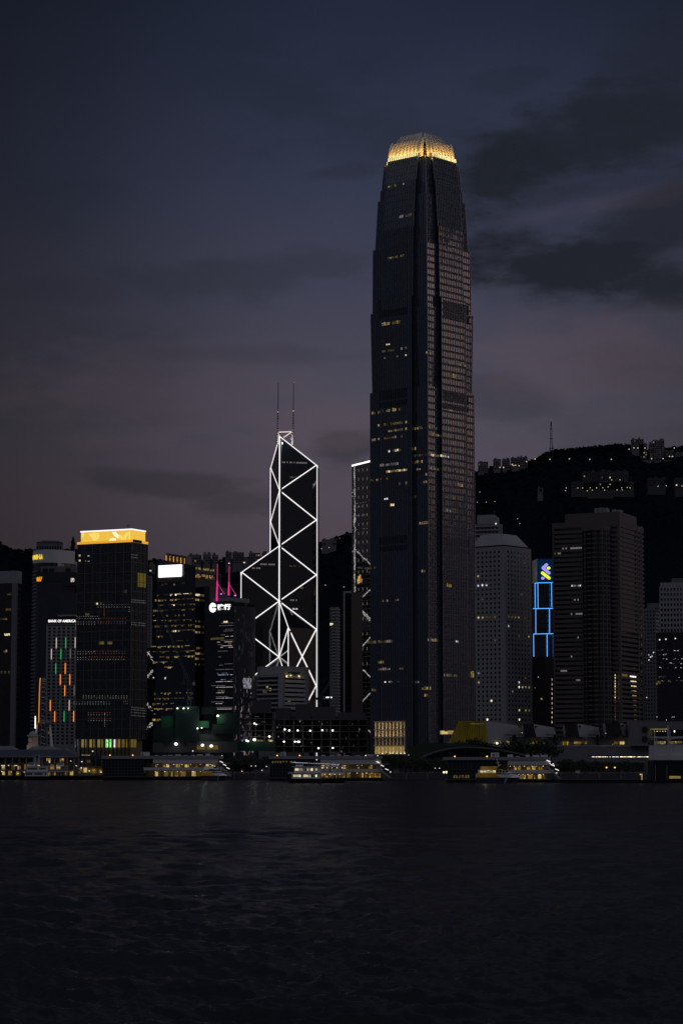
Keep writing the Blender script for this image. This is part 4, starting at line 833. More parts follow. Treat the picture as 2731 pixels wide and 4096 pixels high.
def gold_top():
    T = Tower('office_tower', 'dark gridded tower with a glowing gold roof box and a white rim', 'office tower', 310, 526, 589, 1900, 27, 2400, ytop=2168)
    z0 = ZY(2955, 1900); T.body('glass_dark', z0=z0, name='glass_wall'); b = MB(); T.A.grid(b, -T.wA, 0, z0, T.H - .2, 2.28, 1.95, .1, .14, .22, .16, 'metal_mid'); T.B.grid(b, 0, T.wB, z0, T.H - .2, 2.3, 1.95, .1, .14, .22, .16, 'metal_mid')
    T.A.grid(b, -T.wA, 0, z0, T.H - .2, 7.0, 7.8, .42, .4, .4, .3, 'metal_mid', off=.004); T.B.grid(b, 0, T.wB, z0, T.H - .2, 6.0, 7.8, .42, .4, .4, .3, 'metal_mid', off=.004); b.build('mullions', T.root)
    b = MB(); zr = ZY(2119.5, 1900); i = 2.6
    b.prism([(-T.wA + i, .5), (-.5, .5), (-.5, T.wB - i), (-T.wA + i, T.wB - i)], T.H + 1.2, zr, 'roof_gold', 'concrete_grey'); b.build('roof_box', T.root)
    b = MB(); b.prism([(-T.wA - .4, -.5), (.5, -.5), (.5, T.wB + .4), (-T.wA - .4, T.wB + .4)], T.H + .01, T.H + 1.9, 'roof_gold_deep', 'roof_gold_deep'); b.build('gold_ledge', T.root)
    b = MB(); o = .45; b.prism([(-T.wA + i - o, .5 - o), (-.5 + o, .5 - o), (-.5 + o, T.wB - i + o), (-T.wA + i - o, T.wB - i + o)], zr + .002, zr + 1.1, 'tube_white', 'concrete_grey'); b.build('rim_light', T.root)
    b = MB(); f = T.rect(T.B, 525, 566, 2159, 2166); T.B.bar(b, .6, 14, T.H + .02, T.H + 2.2, .52, .7, 'near_black'); b.build('vent', T.root)
    def sh(pts, m, d):
        b = MB(); q = [T.au(310 + x * .185, 2110 + y * .185) for x, y in pts]; b.poly([T.A.pt(u, z, d) for u, z in q][::-1], m); b.poly([T.A.pt(u, z, d - .05) for u, z in q], m); b.build('light_panel', T.root)
    sh([(235, 150), (300, 122), (460, 112), (478, 190), (455, 250), (400, 285), (345, 280), (315, 235), (290, 200)], 'roof_gold_pale', -.35); sh([(80, 122), (140, 122), (135, 180), (90, 245), (80, 240)], 'roof_gold_pale', -.35)
    sh([(750, 100), (820, 95), (880, 150), (890, 232), (840, 215), (790, 175)], 'roof_gold_white', -.35); sh([(885, 150), (950, 165), (985, 220), (975, 290), (950, 290), (930, 235), (880, 225)], 'roof_gold_pale', -.35)
    sh([(680, 270), (705, 262), (705, 236), (820, 232), (838, 262), (830, 302), (682, 308)], 'roof_gold_white', -.3); sh([(985, 290), (990, 190), (1040, 120), (1090, 90), (1090, 180), (1060, 200), (1050, 285)], 'roof_gold_pale', -.35); sh([(1100, 88), (1140, 84), (1140, 282), (1105, 284)], 'roof_gold_pale', -.25)
    b = MB(); b.tube((-8, 6, zr), (-8, 6, zr + 5), .18, 'metal_dark', 5); b.box(-8, -5, 5.8, 6.2, zr + 4.3, zr + 4.8, 'metal_dark'); b.build('roof_crane', T.root)
    # rows of pin lights on the mullions
    g = [(1000, 1315, 855, 27.4, 'dot_white'), (1000, 1315, 880, 27.4, 'dot_white'), (785, 1000, 975, 23.0, 'dot_white'), (785, 1010, 997, 27.4, 'dot_white'), (1000, 1290, 995, 27.4, 'dot_orange'), (770, 985, 1030, 27.4, 'dot_white'), (1000, 1290, 1028, 27.4, 'dot_orange'), (770, 985, 1053, 27.4, 'dot_white'), (1000, 1290, 1046, 27.4, 'dot_orange'),
         (765, 960, 1332, 27.4, 'dot_white'), (965, 1285, 1328, 27.4, 'dot_orange'), (765, 880, 1355, 27.4, 'dot_white'), (885, 1285, 1350, 27.4, 'dot_orange'), (765, 900, 1390, 27.4, 'dot_white'), (910, 1285, 1386, 27.4, 'dot_orange'), (765, 1285, 1411, 27.4, 'dot_white'), (850, 1300, 1780, 27.4, 'dot_white'), (850, 1300, 1801, 27.4, 'dot_white'), (755, 1130, 1840, 27.4, 'dot_white'), (755, 1130, 1861, 27.4, 'dot_white'),
         (1258, 1300, 1834, 18, 'dot_orange'), (1258, 1300, 1857, 18, 'dot_orange'), (900, 1125, 1950, 27.4, 'dot_orange'), (900, 1125, 1970, 27.4, 'dot_white'), (900, 1125, 2006, 27.4, 'dot_orange'), (900, 1125, 2029, 27.4, 'dot_white')]
    for x0, x1, y, st, m in g:
        b = MB(); x = x0
        if (x1 - x0) / st < 10:
            while x <= x1: u, z = T.au(*Z6(x, y)); b = MB(); T.A.bar(b, u - .17, u + .17, z - .2, z + .2, .42, .5, m); b.build('pin_light', T.root); x += st
            continue
        while x <= x1:
            u, z = T.au(*Z6(x, y)); T.A.bar(b, u - .17, u + .17, z - .2, z + .2, .42, .5, m); x += st
        b.build('light_string', T.root)
    for x, y0_, y1_, m in ((1313, 885, 940, 'dot_white'), (1060, 900, 1000, 'dot_orange'), (1064, 1960, 2090, 'dot_white'), (772, 1060, 1115, 'dot_white')):
        y = y0_
        while y <= y1_: u, z = T.au(*Z6(x, y)); b = MB(); T.A.bar(b, u - .17, u + .17, z - .2, z + .2, .42, .5, m); b.build('pin_light', T.root); y += 21
    for y in (806, 828, 350, 378, 1035, 1058, 1895, 1918, 1945, 1975):
        b = MB(); x = 1330
        while x <= (1470 if y > 500 else 1385): u, z = T.bu(*Z6(x, y + (x - 1330) * .09)); T.B.bar(b, u - .17, u + .17, z - .18, z + .18, .42, .5, 'dot_white'); x += 13.5
        b.build('light_string', T.root)
    R = []
    for x0, x1, y0_, y1_, m in ((803, 808, 347, 368, 'lit_cream'), (812, 817, 347, 368, 'lit_cream'), (803, 808, 402, 424, 'lit_cream'), (812, 817, 402, 424, 'lit_cream'), (861, 868, 355, 368, 'lit_cool'), (864, 869, 410, 422, 'lit_cool'), (890, 908, 360, 366, 'lit_cool'), (890, 908, 415, 421, 'lit_cool'), (1250, 1285, 712, 738, 'lit_warm_dim'), (963, 976, 835, 858, 'lit_warm_dim'), (978, 992, 835, 858, 'lit_cream'), (1013, 1030, 833, 856, 'lit_warm_dim'), (868, 908, 944, 966, 'lit_warm_dim'), (1005, 1055, 1230, 1257, 'lobby_yellow'), (1087, 1137, 1230, 1257, 'lobby_yellow')):
        a_ = T.au(*Z6(x0, y0_)); c_ = T.au(*Z6(x1, y1_)); R.append((a_[0], c_[0], c_[1], a_[1], m))
    wins(T.root, T.A, R, 'lit_warm', d=.02)
    R = [(T.au(*Z6(x, 1226))[0], T.au(*Z6(x + 46, 1226))[0], T.au(*Z6(x, 1262))[1], T.au(*Z6(x, 1226))[1]) for x in (787, 840, 920, 1160, 1240)]; wins(T.root, T.A, R, 'near_black', 'vent', d=.03)
    f = [T.bu(*Z6(x, 610)) for x in (1395, 1475)]; b = MB(); T.B.bar(b, f[0][0], f[1][0], f[0][1] - 5, f[0][1] + 6, .05, .15, 'lobby_yellow'); b.build('lit_window', T.root)
    # lobby
    b = MB(); b.prism([(-T.wA + 2, 2), (-2, 2), (-2, T.wB - 2), (-T.wA + 2, T.wB - 2)], 2, z0, 'interior_cream'); b.build('lobby', T.root)
    L = [(812, 826, 'lobby_gold'), (829, 868, 'lobby_gold'), (890, 900, 'lobby_yellow'), (903, 949, 'lobby_gold'), (980, 1032, 'lobby_gold'), (1066, 1120, 'screen_mix'), (1148, 1160, 'screen_pink'), (1166, 1210, 'lobby_gold'), (1228, 1262, 'lobby_yellow'), (1264, 1282, 'lobby_yellow'), (1302, 1315, 'lobby_yellow'), (1324, 1345, 'lobby_yellow'), (1350, 1374, 'lobby_yellow'), (757, 783, 'lit_cool_dim')]
    for x0, x1, m in L:
        a_ = T.au(*Z6(x0, 2219)); c_ = T.au(*Z6(x1, 2300)); b = MB(); T.A.bar(b, a_[0] - (2.3 if x1 > 1325 else 0) * 0, c_[0], c_[1], a_[1], -1.0, -.8, m); b.build('lobby_glass', T.root)
    b = MB()
    for x in range(775, 1330, 41): u = T.au(*Z6(x, 2250))[0]; T.A.bar(b, u - .5, u + .5, 2, z0, -.6, -.1, 'metal_dark')
    b.build('lobby_columns', T.root)
gold_top()
def pale_slab():
    T = Tower('apartment_tower', 'thin pale apartment slab peeping out behind the gold-topped tower', 'apartment tower', 570, 604, 610, 2500, 20, 2350, ytop=2302)
    T.body('concrete_grey'); R = []; z = T.H - 4
    while z > ZY(2590, 2500): R += [(-1.8, -.6, z, z + 1.4), (-4.6, -3.2, z, z + 1.4)]; z -= 3.1
    wins(T.root, T.A, R, 'window_dark', 'window', lim=60)
    # the dark mirror-glass tower below: it reflects the white-lined bank tower
    T = Tower('glass_tower', 'narrow dark mirror-glass tower with rippled white reflections beside the gold-topped tower', 'glass tower', 566, 571, 613, 2350, 56, 2700, ytop=2590)
    T.body('glass_ripple', name='glass_wall'); b = MB(); T.B.bar(b, 0, T.wB, ZY(2841, 2350), ZY(2832, 2350), -.2, .4, 'near_black'); b.build('louvre_band', T.root)
pale_slab()
def billboard_tower():
    T = Tower('office_tower', 'broad blue glass office tower with a white lit billboard and six roof fins', 'office tower', 626, 781, 862, 1800, 32, 2500, ytop=2262)
    B = Tower.__new__(Tower); H2 = ZY(2262, 1800)
    # sloping glass roof: high on the left, low at the right
    zl, zc, zr = T.au(640, 2236)[1], T.au(781, 2262)[1], T.bu(862, 2290)[1]; b = MB(); w, d = T.wA, T.wB
    P4_ = [(-w, 0), (0, 0), (0, d), (-w, d)]; Zt = [zl, zc, zr, zl - 4]
    for i in range(4):
        p, q = P4_[i], P4_[(i + 1) % 4]; L = math.hypot(p[0] - q[0], p[1] - q[1]); b.poly([(p[0], p[1], 2), (q[0], q[1], 2), (q[0], q[1], Zt[(i + 1) % 4]), (p[0], p[1], Zt[i])], 'glass_blue', [(0, 2), (L, 2), (L, Zt[(i + 1) % 4]), (0, Zt[i])])
    b.poly([(p[0], p[1], z) for p, z in zip(P4_, Zt)], 'metal_dark'); b.build('glass_wall', T.root)
    b = MB(); T.A.grid(b, -w, 0, 3, zc - 1, 1.55, 3.9, .08, .5, .2, .12, 'metal_dark'); T.B.grid(b, 0, d, 3, zr - 1, 1.6, 3.9, .08, .5, .2, .12, 'metal_dark'); b.build('mullions', T.root)
    f = T.rect(T.A, 639, 729, 2263, 2306); b = MB(); T.A.bar(b, f[0], f[1], f[2], f[3], .5, 1.5, 'sign_white'); b.build('billboard', T.root)
    u, z = T.au(650, 2296); text('人明保險', T.A, T.root, u, z, 2.9, 'sign_pink', 'lettering', d=1.62, width=T.au(722, 2290)[0] - u, bold=-.012)
    for k in range(6):
        x = 647 + 14.6 * k; y = 2209 + 2.3 * k; a_ = T.au(x, y); c_ = T.au(x + 11, y + 4 + 33); b = MB(); h0 = zl - 2 - k * 1.2
        q = [(a_[0], h0), (a_[0] + 2.6, h0 - .6), (a_[0] + 2.1, a_[1] - .8), (a_[0] - .1, a_[1])]
        pts0 = [T.A.pt(uu, zz, -6) for uu, zz in q]; pts1 = [T.A.pt(uu, zz, -12) for uu, zz in q]
        b.poly(pts0, 'metal_mid'); b.poly(pts1[::-1], 'metal_mid')
        for i in range(4): b.poly([pts0[(i + 1) % 4], pts0[i], pts1[i], pts1[(i + 1) % 4]], 'metal_mid')
        T.A.bar(b, a_[0] - .1, a_[0] + .5, h0 + 1.2, a_[1] - 2.0, -5.9, -5.5, 'tube_amber' if k % 2 == 0 else 'lit_amber'); b.build('roof_fin', T.root)
    # dark louvre storey under the billboard
    f = T.rect(T.A, 632, 776, 2307, 2327); b = MB(); T.A.bar(b, f[0], f[1], f[2], f[3], .1, .35, 'near_black')
    for k in range(26): u = f[0] + (f[1] - f[0]) * k / 25; T.A.bar(b, u - .1, u + .1, f[2], f[3], .35, .55, 'metal_mid')
    b.build('louvre_band', T.root); r = random.Random(9); R, RB = [], []
    rowsL = [(2342, 650, 672, .9, 'lit_warm'), (2342, 694, 738, .4, 'lit_warm'), (2376, 628, 668, .7, 'lit_warm_dim'), (2376, 686, 772, .9, 'lit_cream'), (2378, 704, 772, 1, 'lit_bright'), (2397, 625, 666, .95, 'lit_warm'), (2397, 675, 780, .8, 'lit_warm'), (2418, 632, 660, .8, 'lit_warm'), (2418, 676, 780, .6, 'lit_warm_dim'), (2424, 690, 716, .9, 'lit_cream'),
             (2440, 620, 780, .5, 'lit_warm_dim'), (2462, 620, 780, .25, 'lit_warm_dim'), (2484, 618, 665, .9, 'lit_warm'), (2484, 668, 762, .7, 'lit_warm_dim'), (2505, 624, 776, .8, 'lit_warm_dim'), (2505, 690, 700, 1, 'lit_warm'), (2526, 715, 775, .9, 'lit_warm'), (2526, 620, 700, .5, 'lit_warm_dim'), (2528, 692, 700, 1, 'lit_cream'), (2551, 622, 648, .9, 'lit_warm'), (2570, 700, 760, .5, 'lit_warm_dim'),
             (2591, 612, 760, .8, 'lit_warm'), (2613, 618, 770, .6, 'lit_warm_dim'), (2613, 745, 775, 1, 'lit_warm'), (2634, 645, 775, .8, 'lit_warm'), (2656, 612, 700, .7, 'lit_warm'), (2680, 665, 690, 1, 'lit_warm'), (2723, 612, 710, .35, 'lit_cream'), (2766, 618, 770, .4, 'lit_warm'), (2790, 618, 770, .75, 'lit_warm_dim'), (2810, 614, 700, .6, 'lit_warm'), (2832, 616, 700, .8, 'lit_warm'), (2852, 618, 640, .6, 'lit_warm'), (2872, 612, 644, 1, 'lit_amber')]
    for y, xa, xb, dn, m in rowsL:
        u0, z = T.au(xa, y); u1 = min(T.au(xb, y)[0], -.3); fz = math.floor(z / 3.9) * 3.9 + .5; u = math.floor(u0 / 1.55) * 1.55; tall = r.random() < .5
        while u < u1:
            if r.random() < dn: t = 1.5 if (r.random() < .35) else .55; R.append((u + .1, u + 1.4, fz + 2.1 - t, fz + 2.2, m if r.random() < .7 else 'lit_warm_dim'))
            u += 1.55
    wins(T.root, T.A, R, 'lit_warm')
    for y, m, dn in ((2272, 'lit_warm', .7), (2298, 'lit_warm', .5), (2305, 'lit_amber', .7), (2378, 'lit_cream', .9), (2398, 'lit_warm', .9), (2484, 'lit_warm_dim', .7), (2505, 'lit_warm', .6), (2528, 'lit_warm', .9), (2591, 'lit_warm_dim', .6), (2613, 'lit_warm', .8), (2634, 'lit_warm', .8), (2656, 'lit_warm_dim', .5)):
        z = T.bu(783, y)[1]; lim_ = T.wB * (.95 if y < 2310 else .24); u = .3
        while u < lim_:
            if r.random() < dn: RB.append((u, u + 1.3, z - .9, z + .6, m))
            u += 1.6
    wins(T.root, T.B, RB, 'lit_warm', 'side_window', lim=60)
    # lower darker block attached on the right
    b = MB(); u0, zt_ = T.bu(800, 2347); b.prism([(.05, u0), (9, u0), (9, T.wB + 6), (.05, T.wB + 6)], 2, zt_, 'glass_dark'); b.build('side_block', T.root)
billboard_tower()
def pink_mast_tower():
    T = Tower('office_tower', 'dark bank tower with a round white emblem and two pink-lit roof masts', 'office tower', 822, 935, 1018, 1750, 30, 2600, ytop=2406)
    T.body('glass_dark', name='glass_wall'); b = MB(); T.A.bar(b, -T.wA, 0, T.H - 14, T.H + .5, .02, .5, 'metal_dark'); b.build('sign_band', T.root)
    b = MB(); b.prism([(-T.wA + 4, 3), (-1, 3), (-1, T.wB * .8), (-T.wA + 4, T.wB * .8)], T.H + .01, T.H + 3.2, 'panel_grey'); b.build('plant_room', T.root)
    # emblem: a coin ring open on the right with a square hole
    cu, cz = T.au(853.7, 2430.7); b = MB(); ro, n = 2.95, 28; f = T.A
    ang = [math.radians(14 + (346 - 14) * k / n) for k in range(n + 1)]
    def inner(t): c, s_ = math.cos(t), math.sin(t); return 1.0 / (abs(c) + abs(s_))
    for k in range(n):
        a_, c_ = ang[k], ang[k + 1]; ri, rj = inner(a_), inner(c_)
        q = [(cu + ri * math.cos(a_), cz + ri * math.sin(a_)), (cu + ro * math.cos(a_), cz + 1.18 * ro * math.sin(a_)), (cu + ro * math.cos(c_), cz + 1.18 * ro * math.sin(c_)), (cu + rj * math.cos(c_), cz + rj * math.sin(c_))]
        b.poly([f.pt(u, z, .9) for u, z in q], 'sign_white'); b.poly([f.pt(u, z, .6) for u, z in q[::-1]], 'sign_white'); b.poly([f.pt(*q[1], .6), f.pt(*q[2], .6), f.pt(*q[2], .9), f.pt(*q[1], .9)], 'sign_white')
    b.build('emblem', T.root)
    u, z = T.au(871, 2441); text('建行', T.A, T.root, u, z, 4.3, 'sign_white', 'sign_letter', d=.8, width=T.au(925, 2440)[0] - u, bold=.035)
    # ribbed curved side
    b = MB(); N = 30; pts = []
    for k in range(N + 1):
        t = k / N; x0 = 3.0 * math.sin(math.pi * t) ; pts.append((x0, T.wB * t))
    zt_ = ZY(2424, 1750)
    for k in range(N):
        (xa, ya), (xb, yb) = pts[k], pts[k + 1]; d_ = 0.45
        b.hexa([(xa + d_, ya, 8), (xa + d_, ya + .35, 8), (xa, ya + .35, 8), (xa, ya, 8), (xa + d_ + .4, ya, zt_), (xa + d_ + .4, ya + .35, zt_), (xa, ya + .35, zt_), (xa, ya, zt_)], 'metal_mid')
    b.build('facade_ribs', T.root); r = random.Random(8); rest = []; b = MB()
    gl = MB(); gp = [(.2, .02)] + [(p[0] + .02, p[1]) for p in pts[1:]]; 
    for k in range(N): (xa, ya), (xb, yb) = gp[k], gp[k + 1]; L = T.wB / N; gl.poly([(xa, ya, 8), (xb, yb, 8), (xb, yb, zt_ - .3), (xa, ya, zt_ - .3)], 'glass_dark', [(k * L, 8), (k * L + L, 8), (k * L + L, zt_), (k * L, zt_)])
    gl.build('curved_glass', T.root)
    n_ = 0; rs = MB()
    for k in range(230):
        i = r.randrange(N - 1); (xa, ya) = pts[i]; z = r.uniform(14, zt_ - 4) if r.random() > .35 else r.uniform(14, 50); hh = r.choice([.8, 1.2, 2.5, 3.5]); m = r.choice(['reflect_pink', 'lit_cool_dim', 'tube_pale_dim', 'tube_pale_dim', 'lit_cool_dim', 'tube_pale'] if z > 45 else ['reflect_pink', 'reflect_pink', 'tube_pale_dim', 'blind_blue'])  # reflect_pink pieces are reflections painted as emission, set among the lit windows
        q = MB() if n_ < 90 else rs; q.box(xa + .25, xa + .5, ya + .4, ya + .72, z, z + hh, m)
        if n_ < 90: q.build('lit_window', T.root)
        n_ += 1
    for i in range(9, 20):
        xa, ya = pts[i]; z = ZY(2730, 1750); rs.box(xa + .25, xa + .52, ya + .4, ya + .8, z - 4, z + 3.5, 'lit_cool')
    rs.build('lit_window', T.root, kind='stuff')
    # thin lit blinds across the front
    for y, xa, xb, m in ((975, 905, 1030, 'tube_pale_dim'), (997, 860, 1028, 'tube_pale_dim'), (1011, 926, 975, 'lit_cream'), (1027, 900, 1028, 'tube_pale_dim'), (1054, 880, 1028, 'tube_pale_dim'), (1092, 900, 1024, 'tube_pale_dim'), (1111, 858, 1028, 'tube_pale_dim'), (1150, 900, 1028, 'tube_pale_dim'), (1167, 880, 1028, 'tube_pale'), (1190, 790, 940, 'lit_warm_dim'), (1206, 900, 1028, 'tube_pale_dim'), (1225, 860, 1026, 'tube_pale'), (1240, 975, 1026, 'lit_warm_dim'), (1252, 870, 1024, 'tube_pale_dim'),
                        (1264, 910, 1026, 'tube_pale'), (1282, 860, 1026, 'tube_pale'), (1322, 805, 970, 'tube_pale_dim'), (1380, 850, 960, 'tube_pale_dim'), (1452, 940, 1020, 'tube_pale_dim'), (1466, 845, 920, 'tube_pale_dim'), (1512, 850, 1024, 'tube_pale_dim'), (1550, 860, 1022, 'blind_blue'), (1568, 850, 1020, 'lit_cool'), (1618, 900, 1022, 'blind_blue'), (1638, 850, 1020, 'lit_cool'), (1680, 800, 945, 'tube_pale_dim'), (1697, 850, 1022, 'tube_pale'), (1735, 868, 940, 'lit_warm_dim'), (1755, 848, 1020, 'lit_cool'), (1795, 850, 1020, 'tube_pale_dim'), (1811, 848, 1020, 'lit_cool'), (1850, 800, 930, 'tube_pale_dim'), (1867, 845, 915, 'tube_pale'), (1908, 830, 1020, 'tube_pale_dim'), (1925, 860, 1018, 'tube_pale')):
        u0, z = T.au(*Z7(xa, y)); u1 = min(T.au(*Z7(xb, y))[0], -.2); b = MB(); h_ = .22 if 'tube' in m or m in ('lit_cool', 'blind_blue') else 1.4
        u = u0
        while u < u1:
            L = r.uniform(1.0, 5.0)
            if r.random() < .8: T.A.bar(b, u, min(u + L, u1), z - h_ / 2, z + h_ / 2, .05, .12, m)
            u += L + r.uniform(.1, .8)
        if b.v: b.build('lit_blind', T.root)
    # masts
    def pt(x, y, dy=10): v = P(620 + x * .21684, 2190 + y * .21684, 1750 + dy); q = Matrix.Rotation(T.a, 3, 'Z') @ Vector((v.x - T.o.x, v.y - T.o.y, 0)); return Vector((q.x, q.y, v.z))
    for (t, mm, bt, br, ht) in (((1155, 305), (1150, 620), (1140, 990), (1285, 860), (1222, 857)), ((1370, 342), (1365, 640), (1360, 885), (1500, 880), (1480, 885))):
        e = MB(); e.tube(pt(*t), pt(*mm), .38, 'pink_dim', 8, .48); e.build('mast', T.root); e = MB(); e.tube(pt(*mm), pt(*bt), .50, 'pink_glow', 8, .62); e.build('mast', T.root)
        e = MB(); e.tube(pt(mm[0] + 4, mm[1] + 40), pt(*br), .34, 'pink_dim', 6); e.tube(pt(bt[0], br[1]), pt(*br), .22, 'metal_mid', 6); e.tube(pt(*br), pt(br[0], br[1] + 90), .3, 'metal_mid', 6); e.build('mast_brace', T.root)
        e = MB(); e.ball(pt(*ht), .8, 'violet_glow', 8, 5, .6); e.build('mast_lamp', T.root)
    e = MB(); e.tube(pt(1212, 500), pt(1205, 950), .28, 'metal_mid', 6); e.tube(pt(1120, 500), pt(1215, 500), .3, 'metal_mid', 6); e.tube(pt(1350, 885), pt(1350, 990), 1.2, 'metal_mid', 8); e.build('roof_frame', T.root)
    e = MB(); e.ball(pt(1368, 290), .45, 'lamp_small', 6, 4); e.tube(pt(1368, 292), pt(1370, 342), .12, 'metal_dark', 5); e.build('beacon', T.root)
pink_mast_tower()
def striped_block():
    T = Tower('office_block', 'mid-rise block of white balcony bands in front of the white-lined tower', 'office block', 1031, 1131, 1234, 1650, 40, 2700, ytop=2664)
    T.body('concrete_grey', z1=T.H - .8, inset=.6); b = MB()
    zc = lambda y: ZY(y, 1650)
    T.A.bar(b, -T.wA, 0, zc(2698), T.H, -.3, .3, 'concrete_pale'); T.B.bar(b, .0, T.wB, zc(2698), T.H, -.3, .3, 'concrete_pale'); b.build('roof_band', T.root)
    y = 2700
    while y < 2830:
        b = MB(); z = zc(y); T.A.bar(b, -T.wA, -4, z - 1.1, z, -.3, 1.0, 'concrete_pale'); b.build('balcony', T.root); b = MB(); T.B.bar(b, 2.0, T.wB * .84, z - 1.9, z, -.3, .8, 'panel_white'); b.build('balcony', T.root)
        b = MB(); T.A.bar(b, -T.wA + .5, -4, z - 3.3, z - 1.11, -.58, -.4, 'window_dark'); b.build('window_strip', T.root); b = MB(); T.B.bar(b, 2.2, T.wB * .82, z - 3.1, z - 1.91, -.55, -.4, 'window_dark'); b.build('window_strip', T.root); y += 18.0
    b = MB(); T.B.bar(b, T.wB * .84, T.wB, 2, zc(2698) - .01, -.2, .35, 'concrete_pale'); T.B.bar(b, 0, 2.0, 2, zc(2698) - .01, -.2, .2, 'concrete_pale'); T.A.bar(b, -4, 0, 2, zc(2698) - .01, -.2, .2, 'concrete_pale'); b.build('corner_wall', T.root)
    f = T.rect(T.B, 1150, 1198, 2688, 2699); b = MB(); T.B.bar(b, f[0], f[1], f[2], f[3], .32, .5, 'near_black'); b.build('vent', T.root)
    for x, y in ((1160, 2690), (1193, 2694), (1143, 2695)): u, z = T.bu(x, y); lamp('POINT', 'wall_lamp', T.B.pt(u, z - 1.6, 1.3), 55, (1, .75, .3), T.root, .2); e = MB(); T.B.bar(e, u - .25, u + .25, z - 2.4, z - 1.8, .5, .8, 'lit_bright'); e.build('wall_lamp', T.root)
    R = []
    for x, y in ((1068, 2746), (1080, 2758), (1055, 2766), (1064, 2764)): u, z = T.au(x, y); R.append((u - 1, u + .8, z - 1, z + 1, 'lit_warm_dim' if y > 2760 else 'lit_warm'))
    wins(T.root, T.A, R, 'lit_warm', d=-.3); u, z = T.bu(1158, 2803); wins(T.root, T.B, [(u - 1.6, u + 1.6, z - .8, z + .5, 'lit_warm_dim')], 'lit_warm', d=-.3)
striped_block()
def mid_towers():
    T = Tower('apartment_tower', 'slim pale apartment tower with balconies standing dim in front of the hill', 'apartment tower', 1319, 1347, 1358, 2500, 24, 2500, ytop=2428)
    T.body('concrete_grey'); b = MB(); z = T.H - 3
    while z > 60: T.A.bar(b, -T.wA * .6, 0, z, z + 1.0, .02, 1.1, 'concrete_pale'); T.B.bar(b, 0, T.wB, z, z + .9, .02, .9, 'concrete_pale'); z -= 3.2
    b.build('balconies', T.root); R = []
    z = T.H - 5
    while z > 100: R += [(-T.wA + .8, -T.wA + 2.0, z, z + 1.3), (-T.wA * .5, -T.wA * .5 + 1.6, z + .6, z + 1.8)]; z -= 3.2
    wins(T.root, T.A, R, 'window_dark', 'window', lim=60); u, z = T.au(1325, 2497); wins(T.root, T.A, [(u - 1.5, u + 2.2, z - 1.2, z + 1.2, 'lit_cream')], 'lit_warm', d=.06)
    T = Tower('office_tower', 'black office tower with one pale vertical edge behind the tall tower', 'office tower', 1376, 1405, 1450, 2050, 30, 2500, ytop=2366)
    T.body('glass_dark', name='glass_wall'); b = MB(); T.A.bar(b, -T.wA - .5, -T.wA + .9, 2, T.H + .4, -.2, .5, 'concrete_pale'); T.A.bar(b, -T.wA + .91, 0, T.H - 1.2, T.H + .4, -.2, .45, 'concrete_pale'); b.build('edge_frame', T.root)
    b = MB(); T.A.grid(b, -T.wA + 1, 0, 3, T.H - 2, 2.2, 3.8, .1, .3, .15, .1, 'metal_dark'); b.build('mullions', T.root)
    # square dark tower whose side mirrors the white-lined bank tower
    T = Tower('glass_tower', 'dark square tower with a white roof line, mirroring broken white diagonals beside the tallest tower', 'glass tower', 1408, 1500, 1520, 2206, 64, 2300, ytop=1846, depth=40)
    # A is the mirrored side; the near corner hides behind the tall tower
    zt_ = T.au(1409, 1866)[1]; T.H = zt_; T.body('glass_mirror', name='glass_wall'); b = MB()
    T.A.bar(b, -T.wA - .3, 0, T.H + .02, T.H + 1.6, -.8, .3, 'sign_white'); b.build('roof_light', T.root)
    b = MB(); T.A.grid(b, -T.wA, 0, 3, T.H, 9.0, 4.0, .3, .35, .12, .06, 'metal_mid'); b.build('mullions', T.root); b = MB(); T.A.bar(b, -T.wA + 6, -T.wA + 14, T.H + .02, T.H + 3, -8, -3, 'metal_dark'); b.tube((-T.wA + 4, 5, T.H + 3), (-T.wA + 14, 5, T.H + 4.5), .4, 'metal_dark', 5); b.build('roof_gear', T.root)
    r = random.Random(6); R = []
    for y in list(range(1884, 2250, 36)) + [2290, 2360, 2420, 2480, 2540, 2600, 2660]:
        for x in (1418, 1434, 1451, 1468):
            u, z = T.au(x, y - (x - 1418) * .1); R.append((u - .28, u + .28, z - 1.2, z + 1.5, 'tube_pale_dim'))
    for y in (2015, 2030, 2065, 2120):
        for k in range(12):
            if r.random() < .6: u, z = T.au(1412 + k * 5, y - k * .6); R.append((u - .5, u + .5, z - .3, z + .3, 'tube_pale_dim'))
    for x, y, w_, h_ in ((1436, 2318, 2.4, 3.2), (1440, 2308, 1.3, 2.5), (1432, 2326, 1.5, 2.2), (1446, 2322, 1.0, 1.6)): u, z = T.au(x, y); R.append((u - w_, u + w_, z - h_, z + h_, 'lit_amber'))
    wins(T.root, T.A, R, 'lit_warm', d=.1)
mid_towers()

